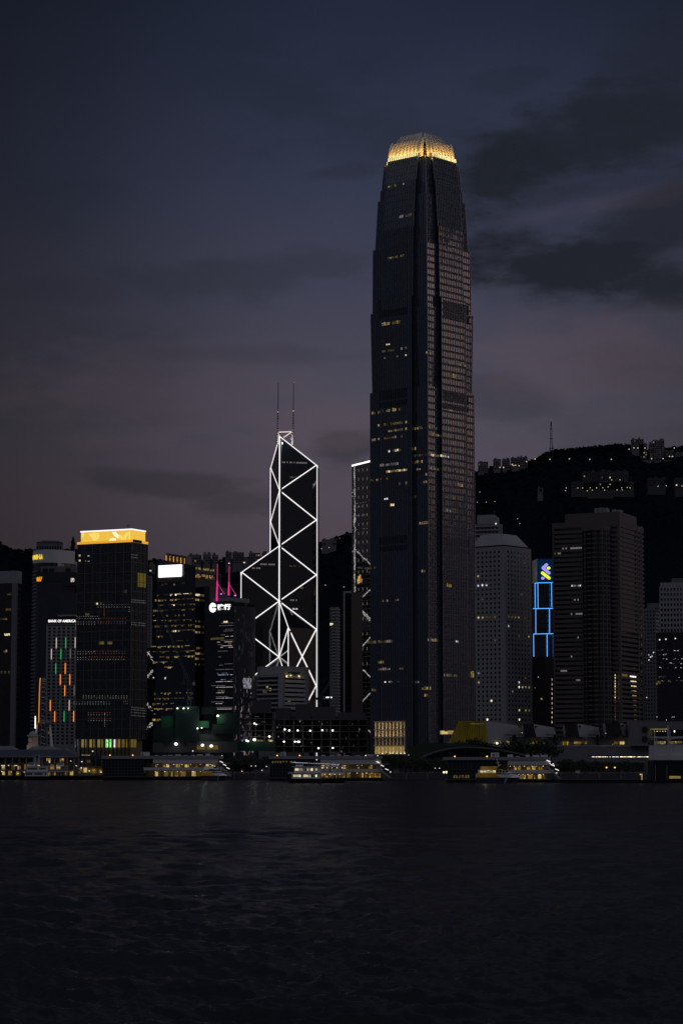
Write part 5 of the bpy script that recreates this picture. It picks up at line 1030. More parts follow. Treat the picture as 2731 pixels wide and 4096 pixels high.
# ================================================================== RIGHT GROUP OF TOWERS
def disc(root, face, u, z, r, mat, name, store, lim=100, n=10):
    k = (root.name, name); c = COUNT.get(k, 0); b = MB() if c < lim else store
    ring = [(u + r * math.cos(2 * math.pi * i / n), z + r * math.sin(2 * math.pi * i / n)) for i in range(n)]
    b.poly([face.pt(a_, c_, .09) for a_, c_ in ring], mat)
    for i in range(n): p, q = ring[i], ring[(i + 1) % n]; b.poly([face.pt(*p, .002), face.pt(*q, .002), face.pt(*q, .09), face.pt(*p, .09)], 'concrete_dark')
    if c < lim: b.build(name, root); COUNT[k] = c + 1
def porthole_tower():
    T = Tower('office_tower', 'pale grey tower covered in rows of round windows, with a sloped roof', 'office tower', 1868, 2020, 2125, 1750, 38.9, 2500, ytop=2184)
    T.body('concrete_pale'); b = MB(); w, d, h = T.wA, T.wB, T.H; hh = ZY(2137, 1765) - h; i = 1.5
    base_ = [(-w + i, i), (-i, i), (-i, d - i), (-w + i, d - i)]; k = 7.5; top = [(-w + k, k), (-k, k), (-k, d - k), (-w + k, d - k)]
    for j in range(4): p, q, s_, t_ = base_[j], base_[(j + 1) % 4], top[(j + 1) % 4], top[j]; b.poly([(p[0], p[1], h + 1.2), (q[0], q[1], h + 1.2), (s_[0], s_[1], h + hh), (t_[0], t_[1], h + hh)], 'concrete_pale')
    b.poly([(p[0], p[1], h + hh) for p in top], 'concrete_grey'); b.build('roof', T.root)
    b = MB(); b.prism([(-w + i + .6, i + .6), (-i - .6, i + .6), (-i - .6, d - i - .6), (-w + i + .6, d - i - .6)], h + .003, h + 1.2, 'near_black'); b.build('roof_gap', T.root)
    st = MB(); r = random.Random(12); zs0 = ZY(2206, 1750); dz = (zs0 - ZY(2877, 1750)) / 36
    uA = [T.au(x, 2500)[0] for x in (1879.5, 1896, 1912.5, 1929.5, 1946, 1962.5, 1979, 1995.5)]; uB = [T.bu(x, 2500)[0] for x in (2033, 2046.6, 2059.6, 2072.6, 2086, 2098.7, 2112.3)]
    litA = {(5, 2): 'lit_warm', (7, 2): 'lit_cool', (7, 3): 'lit_cool', (7, 4): 'lit_cool', (14, 2): 'lit_cream', (14, 3): 'lit_warm', (14, 4): 'lit_warm_dim', (14, 5): 'lit_warm_dim', (14, 6): 'lit_warm_dim', (26, 2): 'blind_blue', (28, 2): 'lit_warm', (32, 5): 'lit_cream', (36, 4): 'lit_cream', (20, 1): 'lit_cool_dim', (19, 6): 'lit_warm_dim', (10, 3): 'lit_warm_dim'}
    litB = {(14, 0): 'lit_warm_dim', (14, 1): 'lit_warm_dim', (14, 2): 'lit_warm_dim', (14, 3): 'lit_warm', (14, 5): 'lit_warm_dim', (18, 3): 'lit_warm_dim', (18, 6): 'lit_amber', (16, 0): 'lit_cool', (27, 5): 'lit_warm_dim', (28, 3): 'lit_cool', (29, 3): 'lit_cream', (29, 4): 'lit_cool', (29, 5): 'lit_warm', (29, 6): 'lit_warm', (34, 3): 'lit_cream', (34, 5): 'lit_warm', (34, 6): 'lit_warm_dim', (36, 3): 'lit_cream', (30, 1): 'lit_cool_dim', (9, 4): 'lit_cool_dim', (2, 5): 'lit_cool_dim'}
    for j in range(37):
        z = zs0 - j * dz
        for i_, u in enumerate(uA): disc(T.root, T.A, u, z, .86, litA.get((j, i_), 'window_dark'), 'window', st)
        for i_, u in enumerate(uB): disc(T.root, T.B, u, z, .86, litB.get((j, i_), 'window_dark'), 'window', st)
    st.build('window', T.root, kind='stuff')
porthole_tower()
def stepped_block():
    T = Tower('apartment_block', 'stepped apartment block with a rooftop mast above the round-window tower', 'apartment block', 1890, 1994, 2012, 2150, 20, 2100, ytop=2092)
    T.body('concrete_grey', inset=.5); b = MB(); z = T.H - 3
    while z > 150: T.A.bar(b, -T.wA, 0, z, z + 1.2, -.4, .6, 'concrete_pale'); z -= 3.6
    b.build('balconies', T.root); b = MB(); f = T.rect(T.A, 1905, 1970, 2060, 2090); b.box(f[0], f[1], 2, 12, T.H + .01, f[3], 'concrete_pale'); f = T.rect(T.A, 1964, 1984, 2068, 2090); b.box(f[0], f[1], 1, 9, T.H + .01, f[3], 'panel_grey'); b.build('roof_house', T.root)
    b = MB(); u = T.au(1969, 2060)[0]; b.tube((u, 6, T.H), (u, 6, ZY(2054, 2150) + 3), .25, 'metal_mid', 5); b.build('antenna', T.root)
    r = random.Random(3); R = [(u, u + 1.6, z, z + 1.4, 'window_dark') for u in np.arange(-T.wA + 1, -2, 3.4) for z in np.arange(T.H - 20, T.H - 3, 3.6)]; wins(T.root, T.A, R, 'window_dark', 'window', lim=60)
    u, z = T.au(1983, 2095); wins(T.root, T.A, [(u - .5, u + .5, z - .6, z + .6, 'lamp_small')], 'lit_cool', d=.7)
stepped_block()
def blue_line_tower():
    T = Tower('bank_tower', 'slim stepped tower edged in blue neon under a teal sign with a twisted ribbon emblem', 'tower', 2140, 2147, 2240, 2050, 84, 2300, ytop=2234.5)
    # B is the broad front; A the narrow side
    zA = lambda y: ZY(y, 2050); b = MB(); b.prism([(-T.wA, 0), (0, 0), (0, T.wB), (-T.wA, T.wB)], zA(2331), T.H, 'metal_dark'); b.build('sign_block', T.root)
    b = MB(); T.B.bar(b, .1, T.wB, zA(2331) + .2, T.H - .1, .01, .15, 'panel_teal'); b.build('sign_panel', T.root)
    b = MB(); T.A.bar(b, -T.wA - 14, 0, zA(2331) + .2, T.H - .1, .01, .2, 'crown_metal'); b.build('side_panel', T.root)
    lamp('POINT', 'side_lamp', T.A.pt(-T.wA / 2, zA(2290), 6), 90, (1, .8, .7), T.root, .5)
    def q(x, y): u, z = T.bu(2120 + x * .0765, 2220 + y * .0765); return u, z
    def stroke(p, r_, m, caps=(1, 1)):
        b = MB(); pts = [Vector((*q(*a_), 0)) for a_ in p]; rr = r_ * .0765 * 2050 / F; out = []
        for i in range(len(pts) - 1):
            d = (pts[i + 1] - pts[i]).normalized(); n = Vector((-d.y, d.x, 0)) * rr; a_, c_ = pts[i], pts[i + 1]; ring = []
            def arc(c, a0, a1, k=6): return [(c.x + rr * math.cos(a0 + (a1 - a0) * j / k), c.y + rr * math.sin(a0 + (a1 - a0) * j / k)) for j in range(k + 1)]
            th = math.atan2(d.y, d.x); ring = arc(a_, th + math.pi / 2, th + 1.5 * math.pi) + arc(c_, th - math.pi / 2, th + math.pi / 2)
            dd = .35 + .004 * i; b.poly([T.B.pt(x, y, dd) for x, y in ring], m)
            for j in range(len(ring)): A_, C_ = ring[j], ring[(j + 1) % len(ring)]; b.poly([T.B.pt(*A_, .16), T.B.pt(*C_, .16), T.B.pt(*C_, dd), T.B.pt(*A_, dd)], m)
        b.build('emblem', T.root)
    stroke([(840, 510), (655, 680), (970, 945)], 80, 'sign_lilac'); stroke([(625, 940), (975, 1205)], 84, 'sign_lime')
    stroke([(965, 682), (925, 682)], 80, 'sign_lime'); stroke([(630, 1215), (665, 1215)], 76, 'sign_lilac')
    tiers = [(2331, 2434, 2133.5, 2199.5, 2145), (2434, 2536, 2127, 2191.5, 2136.8), (2536, 2880, 2128, 2208, 2182)]
    tiers = [(2331, 2434, -1.0, 2133.5, 2145), (2434, 2536, -2.2, 2127, 2137), (2536, 2900, -3.4, 2126, 2128)]
    for k, (ya, yb, off, xs, xc_) in enumerate(tiers):
        o = 1.2 * (k + 1); b = MB(); b.prism([(-T.wA - 14, -o), (o, -o), (o, T.wB), (-T.wA - 14, T.wB)], zA(yb) if k < 2 else 2, zA(ya) - .02, 'glass_dark'); b.build('glass_tier', T.root)
    fr = Face((6, 0, 0), (0, 1, 0), (1, 0, 0), 0, 0)
    def at(x, y): u, z = T.bu(x, y); return u, z
    def ln(x0, y0, x1, y1, r_=.27):
        a_, c_ = at(x0, y0), at(x1, y1); b = MB(); b.tube(T.B.pt(a_[0], a_[1], 5.2), T.B.pt(c_[0], c_[1], 5.2), r_, 'tube_blue', 6); b.build('neon_line', T.root)
    for l in ((2133.4, 2335, 2146, 2333), (2145, 2333, 2209, 2332), (2133.6, 2335, 2134.5, 2434), (2145, 2333, 2146, 2434), (2199.5, 2332, 2200.5, 2431), (2126, 2436, 2210, 2435), (2136.7, 2436, 2137, 2536), (2191.5, 2435, 2192, 2533), (2127.5, 2537, 2208, 2536), (2128, 2537, 2129.3, 2667), (2182, 2537, 2182.5, 2627), (2208, 2536, 2208.6, 2627), (2131, 2638, 2140, 2637), (2131, 2638, 2131.5, 2665)): ln(*l)
    R = [(u, u + 2.0, z, z + 1.1, 'metal_dark') for u in np.arange(2, T.wB - 3, 3.0) for z in np.arange(zA(2620), zA(2340), 4.4)]; wins(T.root, T.B, R, 'metal_dark', 'window_strip', d=3.7, lim=90)
    T = Tower('office_block', 'black block with a dotted column of warm lights below the blue neon tower', 'office block', 2128, 2180, 2212, 1850, 20, 2800, ytop=2626)
    T.body('near_black', z1=T.H); b = MB(); T.A.bar(b, -T.wA - 0.1, -T.wA + 3, T.H - 22 , T.H - 7, .01, .1, 'near_black'); b.build('wall_panel', T.root)
    R = []
    for k in range(10): u, z = T.bu(2206, 2718 + k * 18.9); R.append((u - .5, u + .5, z - .85, z + .85, 'lit_cream'))
    wins(T.root, T.B, R, 'lit_cream'); u, z = T.au(2166, 2796); u2, z2 = T.au(2150, 2710); wins(T.root, T.A, [(u - 1, u + .7, z - .8, z + .8, 'lit_warm'), (u2, u2 + .5, z2, z2 + .5, 'lit_cool'), (-T.wA + 2, -T.wA + 2.3, z2 - 8, z2 - 7.7, 'lit_cool')], 'lit_warm')
blue_line_tower()
def exchange():
    T = Tower('office_tower', 'broad brown stone office tower with horizontal bands and a rounded bay', 'office tower', 2211, 2480, 2577, 1700, 24, 2500, ytop=2082)
    T.body('glass_smoke', inset=.8, z1=T.H - 1, name='glass_wall'); z = T.H - 4.2; bands = MB()
    while z > 12:
        T.A.bar(bands, -T.wA, -T.wA + T.wA * .47, z, z + 1.9, -.9, -.2, 'stone_pink'); T.B.bar(bands, 1.0, T.wB, z, z + 1.75, -.9, 0, 'stone_pink'); T.A.bar(bands, -6.2, -.7, z, z + 1.75, -.9, -.1, 'stone_pink'); z -= 3.35
    bands.build('spandrel_bands', T.root)
    b = MB(); zt_ = ZY(2046, 1700); b.prism([(-T.wA * .82, 2), (.2, -.2), (.2, T.wB * .70), (-T.wA * .82, T.wB * .7)], T.H - .99, zt_, 'stone_pink'); b.build('upper_block', T.root)
    b = MB(); T.A.bar(b, -T.wA, 0, T.H - 3.4, T.H, -.92, .05, 'stone_pink'); T.B.bar(b, 0, T.wB, T.H - 2.6, T.H, -.92, .06, 'stone_pink'); b.build('parapet', T.root)
    b = MB()
    for u0, u1 in ((-T.wA, -T.wA + 1), (-T.wA * .53 - 1.5, -T.wA * .53), (-1.6, 0)): T.A.bar(b, u0, u1, 2, T.H - 3.42, -.91, .1, 'stone_pink')
    T.B.bar(b, 0.01, 1.6, 2, T.H - 2.62, -.91, .12, 'stone_pink')
    for f in (.72, .88): T.B.bar(b, T.wB * f, T.wB * f + 1.1, 2, T.H - 2.62, -.2, .5, 'concrete_grey')
    b.build('pier', T.root)
    # rounded bay
    b = MB(); c0 = -T.wA * .53; c1 = -6.4; n = 20; arc = []
    for k in range(n + 1): t = math.pi * k / n; arc.append(((c0 + c1) / 2 - (c1 - c0) / 2 * math.cos(t), -(1.2 + 6.5 * math.sin(t)) if 0 < k < n else -.2))
    b.prism(arc + [(c1, 3), (c0, 3)], 2, T.H - 7, 'glass_smoke'); b.build('bay_glass', T.root); b = MB(); z = T.H - 10
    big = [((x - (c0 + c1) / 2) * 1.03 + (c0 + c1) / 2, y * 1.05 - .1) for x, y in arc]
    while z > 12: b.prism(big + [(c1, 2), (c0, 2)], z, z + 1.1, 'stone_pink'); z -= 3.35
    b.build('bay_bands', T.root); b = MB(); b.prism(big + [(c1, 2), (c0, 2)], T.H - 7, T.H - 4, 'stone_pink'); b.build('bay_cap', T.root); b = MB()
    for k in (3, 6, 9, 12, 14, 16, 18): x, y = big[k]; b.box(x - .3, x + .3, y - .5, y + .3, 4, T.H - 7.1, 'metal_mid' if k > 12 else 'near_black')
    b.build('bay_mullions', T.root)
    b = MB()
    for xa, xb, y0_, y1_ in ((2370, 2386, 2031, 2047), (2388, 2400, 2029, 2047), (2402, 2420, 2030, 2047), (2440, 2452, 2036, 2049), (2458, 2474, 2038, 2049)):
        f = T.rect(T.A, xa, xb, y0_, y1_); b.box(f[0], f[1], 3, 9, zt_ + .01, f[3], 'panel_grey')
    b.build('roof_unit', T.root); r = random.Random(21); R = []
    for x0, x1, y, m in ((2246, 2330, 2182, 'tube_pale_dim'), (2280, 2330, 2192, 'tube_pale_dim'), (2215, 2240, 2217, 'lit_warm_dim'), (2300, 2330, 2255, 'tube_pale_dim'), (2282, 2316, 2337, 'lit_cool'), (2276, 2320, 2343, 'lit_warm_dim'), (2280, 2330, 2457, 'tube_pale_dim'), (2300, 2332, 2553, 'lit_warm_dim'), (2280, 2305, 2630, 'lit_cool'), (2300, 2334, 2722, 'lit_warm_dim'), (2240, 2262, 2686, 'tube_pale_dim'), (2280, 2310, 2403, 'tube_pale_dim'), (2250, 2326, 2092, 'blind_blue')):
        u0, z = T.au(x0, y); u1 = T.au(x1, y)[0]; u = u0; fz = T.H - 4.2 - 3.35 * round((T.H - 4.2 - z) / 3.35) - 1.3
        while u < u1:
            if r.random() < .55: R.append((u, u + 1.0, fz, fz + 1.15, m if r.random() < .6 else 'tube_pale_dim'))
            u += 1.2
    wins(T.root, T.A, R, 'lit_warm', d=-.75); R = []
    for x0, x1, y0_, y1_, m in ((2485, 2512, 2692, 2714, 'lobby_yellow'),) : a_, c_ = T.bu(x0, y0_), T.bu(x1, y1_); R.append((a_[0], c_[0], c_[1], a_[1], m))
    for k in range(10): u0, z = T.bu(2522, 2707 + k * 19.2); u1 = T.bu(2546, 2707)[0]; w_ = (u1 - u0) * max(.35, 1 - k * .09); R.append((u1 - w_, u1, z - .75, z + .75, ['lit_bright', 'lit_cream', 'lit_cream', 'lit_warm', 'lit_warm', 'lit_warm_dim', 'lit_warm_dim', 'lit_warm_dim', 'lit_warm_dim', 'lit_warm_dim'][k]))
    for k in range(5): u, z = T.bu(2488 + k * 10, 2097 + k); R.append((u - .6, u + .6, z - .5, z + .5, 'blind_blue'))
    for k in range(22): u, z = T.bu(2568, 2110 + k * 36); R.append((u - .2, u + .3, z - .8, z + .8, 'tube_pale_dim'))
    wins(T.root, T.B, R, 'lit_warm', d=-.7); R = []
    for k in range(17): y = 2702 + k * 11; u, z = T.au(2464, y); R.append((u - .28, u + .28, z - .55, z + .6, 'lit_cream' if k < 9 else 'lit_warm_dim'))
    wins(T.root, T.A, R, 'lit_cream', d=3.2)
exchange()
def right_edge():
    T = Tower('apartment_tower', 'dim stepped apartment tower between the brown stone tower and the gridded one', 'apartment tower', 2560, 2618, 2640, 2100, 22, 2600, ytop=2432)
    T.body('concrete_grey'); b = MB(); f = T.rect(T.A, 2585, 2632, 2413, 2431); b.box(f[0], f[1], 1, 9, T.H + .01, f[3], 'concrete_grey'); b.build('roof_house', T.root)
    R = [(u, u + 1.3, z, z + 1.5) for u in np.arange(-T.wA + 1, -1.4, 2.6) for z in np.arange(40, T.H - 2, 3.2)]; wins(T.root, T.A, R, 'window_dark', 'window', lim=80); b = MB(); z = T.H - 2
    while z > 30: T.B.bar(b, .5, T.wB, z, z + .9, .02, 1.0, 'concrete_pale'); z -= 3.2
    b.build('balconies', T.root); u, z = T.bu(2627, 2486); wins(T.root, T.B, [(u - 1, u + 1, z - 1, z + .8, 'lit_warm')], 'lit_warm', d=.1)
    R = []
    for x, y in ((2593, 2620), (2600, 2628), (2607, 2625), (2594, 2640), (2612, 2610), (2585, 2790)): u, z = T.au(x, y); R.append((u - .5, u + .5, z - .5, z + .5, 'lit_cool'))
    wins(T.root, T.A, R, 'lit_cool', d=.08)
    T = Tower('office_tower', 'pale gridded office tower of deep square windows at the edge of the view', 'office tower', 2638, 2830, 2860, 1900, 12, 2400, ytop=2328)
    T.body('concrete_grey', inset=.7, z1=T.H - .5); b = MB(); T.A.grid(b, -T.wA, 0, ZY(2530, 1900), T.H - 3.6, 2.55, 4.2, 1.0, 1.5, .7, .68, 'concrete_pale', off=-.7); T.A.bar(b, -T.wA, 0, T.H - 3.4, T.H, -.69, .05, 'concrete_pale'); b.build('window_grid', T.root)
    b = MB(); T.A.bar(b, -T.wA + 9, 0, T.H + .01, ZY(2310, 1900), -20, -2, 'concrete_grey'); b.build('upper_block', T.root)
    R = [(u + .5, u + 2.05, z + .9, z + 3.4) for u in np.arange(-T.wA, -3, 2.55) for z in np.arange(ZY(2530, 1900), T.H - 5, 4.2)]; wins(T.root, T.A, R, 'window_dark', 'window', d=-.65); R = []
    for x in (2645, 2655, 2664, 2670, 2680): u, z = T.au(x, 2347); R.append((u - .5, u + .5, z - 1.1, z + 1.1, 'lit_warm'))
    wins(T.root, T.A, R, 'lit_warm', d=-.5)
    T = Tower('office_block', 'lower dark glass block in front of the gridded tower with scattered tiny lights', 'office block', 2624, 2830, 2850, 1750, 10, 2700, ytop=2529)
    T.body('glass_dark', name='glass_wall'); b = MB(); T.A.grid(b, -T.wA, 0, 3, T.H, 1.8, 3.6, .1, .5, .2, .12, 'metal_dark'); b.build('mullions', T.root); r = random.Random(31); R = []
    for x, y in ((2636, 2559), (2661, 2557), (2699, 2554)): u, z = T.au(x, y); R.append((u - .4, u + .4, z - .4, z + .4, 'lamp_small'))
    for k in range(60): u, z = T.au(r.uniform(2630, 2731), r.choice([2600, 2618, 2636, 2652, 2670, 2708, 2725]) + r.uniform(-3, 3)); R.append((u - .25, u + r.uniform(.1, .8), z - .15, z + .15, r.choice(['tube_pale_dim', 'lit_cool_dim', 'lit_cool'])))
    for x, y in ((2631, 2728), (2637, 2730), (2625, 2735)): u, z = T.au(x, y); R.append((u - .5, u + .6, z - .9, z + .9, 'lit_warm_dim'))
    wins(T.root, T.A, R, 'lit_cool', d=.15)
right_edge()
# ================================================================== WATERFRONT
def frame_at(name, label, cat, px, Y, py=3050, group=None, z=0.0, rz=0.0):
    x = XX(px, Y, ZY(py, Y)); return empty(name, (x, Y, z), rz, label, cat, group), x
FF = Face((0, 0, 0), (1, 0, 0), (0, -1, 0), 0, 0)
class Loc:
    """photo pixels to local metres on a plane that squarely faces the harbour at distance Y"""
    def __init__(s, name, label, cat, px, Y, group=None): s.Y = Y; s.root, s.x0 = frame_at(name, label, cat, px, Y, group=group)
    def x(s, px, py=3060): return XX(px, s.Y, ZY(py, s.Y)) - s.x0
    def z(s, py): return ZY(py, s.Y)
    def bar(s, mb, x0, x1, ya, yb, d0, d1, mat): FF.bar(mb, s.x(x0), s.x(x1), s.z(yb), s.z(ya), d0, d1, mat)
    def part(s, name, x0, x1, ya, yb, d0, d1, mat): mb = MB(); s.bar(mb, x0, x1, ya, yb, d0, d1, mat); return mb.build(name, s.root)
def pier(num, label, Y, xn0, xn1, xf0, xf1, roof, fas, up, mid, lo, base, xnum, ynum, stair, seed):
    L = Loc('ferry_pier', label, 'ferry pier', (xn0 + xf1) / 2, Y, 'ferry piers with white roof bands'); r = random.Random(seed); D = 42.0
    L.part('roof', xn0 - 5, xf1 + 4, roof[0], roof[1], -D, 1.2, 'panel_grey'); L.part('roof_band', xf0, xf1, fas[0], fas[1], -1.0, 0.8, 'panel_white')
    L.part('netting', xn0, xn1, roof[1] + .3, lo[1], -1.0, 0.5, 'net_dark'); b = MB()
    for k in range(14): x = L.x(xn0 + (xn1 - xn0) * k / 13); b.tube((x, -.62, 1.5), (x, -.62, L.z(roof[1])), .07, 'metal_mid', 4)
    for k in range(6): z = L.z(lo[1]) + (L.z(roof[1]) - L.z(lo[1])) * k / 6; b.tube((L.x(xn0), -.62, z), (L.x(xn1), -.62, z), .07, 'metal_mid', 4)
    b.build('scaffolding', L.root)
    L.part('deck', xn1 + .5, xf1 + 6, mid[0], mid[1], -D, 0.9, 'panel_white'); L.part('floor', xn0, xf1 + 8, lo[1] + .3, lo[1] + 4, -D, 1.0, 'concrete_dark')
    L.part('back_wall', xn1, xf1, fas[1], lo[1], -14.5, -14, 'interior_cream')
    b = MB(); x = xn0
    while x < xf1 + 6: xx = L.x(x); b.box(xx - .35, xx + .35, -1.1, -.4, -3, L.z(lo[1] + 4), 'pile_black'); b.box(xx - .35, xx + .35, 8, 8.7, -3, L.z(lo[1] + 4), 'pile_black'); x += 14
    b.box(L.x(xn0), L.x(xf1 + 6), -.38, 42, -2, L.z(lo[1] + 8), 'pile_black'); b.build('piles', L.root)
    n = max(4, int((xf1 - xf0) / 17))
    for k in range(n + 1):
        x = xf0 + (xf1 - xf0) * k / n
        L.part('column', x - 1.2, x + 1.2, fas[1], mid[0], -.4, .3, 'panel_grey')
        if k % 2 == 0: L.part('column', x - 2.2, x + 2.2, mid[1], lo[1], -.5, .4, 'concrete_grey')
    # shop fronts and rooms inside
    for (ya, yb, m1, pr) in ((up[0], up[1], ['deck_cream', 'deck_glow', 'deck_glow', None, None], 1), (lo[0], lo[1], ['deck_glow', 'deck_cream', 'deck_glow', 'lobby_yellow', None], 1)):
        x = xf0 + 3
        while x < xf1 - 6:
            w = r.uniform(5, 15); m = r.choice(m1)
            if m: L.part('kiosk', x, min(x + w, xf1 - 2), ya + r.uniform(2, 6), yb, -13.5, -10, m)
            x += w + r.uniform(1, 12)
    for ya, n_, pw in ((up[0] + 3, 7, 330), (lo[0] + 3.5, 8, 300)):
        for k in range(n_):
            x = xf0 + 6 + (xf1 - xf0 - 10) * (k + r.uniform(-.25, .25)) / n_; w = r.choice([2.0, 3.5, 5.0]); L.part('ceiling_lamp', x, x + w, ya, ya + 1.6, -5, -4.2, 'lamp_small')
        lamp('AREA', 'deck_light', ((L.x(xf0) + L.x(xf1)) / 2, 5, L.z(ya - 1)), pw * .28, (1, .62, .20), L.root, L.x(xf1) - L.x(xf0) - 3, 5, aim=(0, 0, -1))
    # railings
    b = MB(); z = L.z(mid[0]); b.tube((L.x(xf0), -.8, z + 1.1), (L.x(xf1), -.8, z + 1.1), .06, 'metal_mid', 4); z = L.z(lo[1]); b.tube((L.x(xf0), -.9, z + 1.1), (L.x(xf1), -.9, z + 1.1), .06, 'metal_mid', 4); b.build('railing', L.root)
    # roof boxes and the numbered hut
    x = xf0 + 4
    while x < xf1 - 14:
        w = r.uniform(5, 26); L.part('roof_unit', x, x + w, roof[0] - r.uniform(2, 10), roof[0] - .02, -9, -4, 'panel_white'); x += w + r.uniform(6, 30)
    L.part('number_hut', xnum[0], xnum[1], ynum[0], roof[0] - .02, -8, -1, 'panel_white')
    text(str(num), FF, L.root, L.x(xnum[0] + 4), L.z(ynum[1]), L.z(ynum[0] + 3) - L.z(ynum[1]), 'metal_dark', 'lettering', d=-.75, extr=.08)
    for x in (xn0 + 28, xn1 - 46): b = MB(); b.ball((L.x(x), 2, L.z(roof[0] - 2)), .32, 'lamp_orange', 6, 4); b.build('roof_lamp', L.root)
    # stair with lit handrails at the end
    (sx0, sy0, sx1, sy1) = stair; b = MB(); p, q = (L.x(sx0), L.z(sy0)), (L.x(sx1), L.z(sy1)); b.hexa([(p[0], -1, p[1] - 1.2), (q[0], -1, q[1] - .6), (q[0], 2, q[1] - .6), (p[0], 2, p[1] - 1.2), (p[0], -1, p[1]), (q[0], -1, q[1] + .3), (q[0], 2, q[1] + .3), (p[0], 2, p[1])], 'concrete_pale'); b.build('stair', L.root)
    for f in (.1, .4, .72): x, z = p[0] + (q[0] - p[0]) * f, p[1] + (q[1] - p[1]) * f + 2.2; b = MB(); b.tube((x - .8, -1.2, z + .5), (x + .8, -1.2, z - .2), .17, 'lamp_small', 5); b.build('stair_lamp', L.root)
    L.part('end_canopy', xf1 + 2, sx1 - 6, up[0] - 4, up[0] + 1, -8, 1.0, 'concrete_grey')
    return L
L6 = pier(6, 'ferry pier with dark netting on its near half and the number six hut', 1215, 411, 576, 613, 873, (3023, 3035), (3036, 3053), (3054, 3069), (3070, 3081), (3082, 3105), 3120, (563, 594), (3008, 3022), (882, 3062, 925, 3103), 1)
L5 = pier(5, 'ferry pier behind the lit white ferry with the number five hut', 1165, 1080, 1244, 1281, 1524, (3024, 3036), (3037, 3057), (3058, 3075), (3076, 3087), (3088, 3110), 3124, (1124, 1142), (3007, 3023), (1506, 3064, 1562, 3110), 2)
L4 = pier(4, 'ferry pier behind the yellow fast ferry with the number four hut', 1060, 1791, 1994, 2030, 2196, (3028, 3040), (3041, 3060), (3061, 3079), (3080, 3093), (3094, 3116), 3131, (1966, 1996), (3010, 3026), (2186, 3060, 2240, 3116), 3)
def yellow_rooms(L, xs, y0, y1):
    for x in xs: L.part('lit_window', x, x + 7, y0, y1, .55, .62, 'lit_warm_dim')
yellow_rooms(L5, (1088, 1098, 1108, 1119, 1131, 1143, 1160, 1176), 3044, 3052); yellow_rooms(L4, (1812, 1822, 1834, 1846, 1858, 1868), 3100, 3112)
def star_pier():
    L = Loc('ferry_pier', 'long two-storey ferry pier with dark pitched roof, white columns and an arched gable', 'ferry pier', 160, 1235); r = random.Random(44)
    b = MB(); x0, x1 = L.x(-160), L.x(300); ze, zr = L.z(3024), L.z(2998)
    for q in (((x0, -1.5, ze), (x1, -1.5, ze), (x1 - 6, 9, zr), (x0, 9, zr)), ((x1, -1.5, ze), (x1, 20, ze), (x1 - 6, 9, zr)), ((x0, 9, zr), (x1 - 6, 9, zr), (x1, 20, ze), (x0, 20, ze)), ((x0, -1.5, ze - .4), (x0, 20, ze - .4), (x1, 20, ze - .4), (x1, -1.5, ze - .4))): b.poly(q, 'roof_navy')
    b.build('roof', L.root); b = MB()
    for xa, xb, yt in ((-160, 60, 2983), (92, 232, 2985), (236, 278, 2990)):
        a_, c_ = L.x(xa), L.x(xb); zt_, zb_ = L.z(yt), L.z(3000)
        b.poly([(a_, 12, zb_), (c_, 12, zb_), (c_ - 4, 17, zt_), (a_ + 3, 17, zt_)], 'metal_mid'); b.poly([(a_, 24, zb_), (a_ + 3, 17, zt_), (c_ - 4, 17, zt_), (c_, 24, zb_)], 'metal_mid'); b.poly([(c_, 12, zb_), (c_, 24, zb_), (c_ - 4, 17, zt_)], 'metal_mid'); b.poly([(a_, 24, zb_), (a_, 12, zb_), (a_ + 3, 17, zt_)], 'metal_mid')
    b.build('upper_roof', L.root); L.part('eave', -160, 300, 3024, 3029, -1, 1.4, 'concrete_pale'); L.part('deck', -160, 300, 3054, 3057, -16, 1, 'concrete_grey'); L.part('deck', -160, 300, 3079, 3083, -16, 1.2, 'concrete_grey'); L.part('floor', -160, 340, 3102, 3106, -18, 1.2, 'concrete_dark'); L.part('back_wall', -160, 300, 3029, 3102, -16.5, -16, 'interior_cream')
    b = MB(); x = -160
    while x < 300: xx = L.x(x); b.box(xx - .5, xx + .5, 0, 1, -3, L.z(3106), 'pile_black'); x += 13
    b.box(L.x(-160), L.x(330), 1.01, 18, -2, L.z(3108), 'pile_black'); b.build('piles', L.root)
    for x in (-33, -5, 23, 51, 79, 107, 135, 170, 193, 219, 245, 270, 297): L.part('column', x - 1.7, x + 1.7, 3029, 3102, -.6, .5, 'concrete_pale')
    for x in (-5, 23, 51, 79, 110): L.part('window', x + 3, x + 25, 3031, 3053, -1.4, -1.2, 'window_dark')
    for x, y0_, y1_, m in ((182, 3033, 3052, 'deck_cream'), (236, 3034, 3046, 'deck_cream'), (92, 3058, 3078, 'deck_glow'), (-20, 3060, 3078, 'deck_glow'), (40, 3061, 3078, 'deck_glow'), (66, 3064, 3078, 'deck_cream'), (2, 3060, 3078, 'deck_cream'), (140, 3058, 3078, 'deck_glow'), (168, 3058, 3078, 'deck_glow'), (197, 3058, 3078, 'deck_glow'), (222, 3060, 3078, 'deck_cream'), (-30, 3084, 3100, 'deck_cream'), (4, 3084, 3100, 'deck_cream'), (28, 3084, 3101, 'deck_glow'), (60, 3086, 3101, 'deck_glow'), (276, 3084, 3101, 'deck_cream'), (256, 3086, 3101, 'deck_glow')): L.part('kiosk', x, x + r.uniform(8, 17), y0_, y1_, -9, -6, m)
    for x, y in ((3, 3061), (14, 3061), (30, 3061), (56, 3061), (62, 3061), (116, 3061), (153, 3061), (247, 3062), (263, 3064), (279, 3043), (3, 3085), (43, 3087), (69, 3093), (94, 3088), (104, 3093)): L.part('ceiling_lamp', x, x + 4, y, y + 2, -4, -3.2, 'lamp_small')
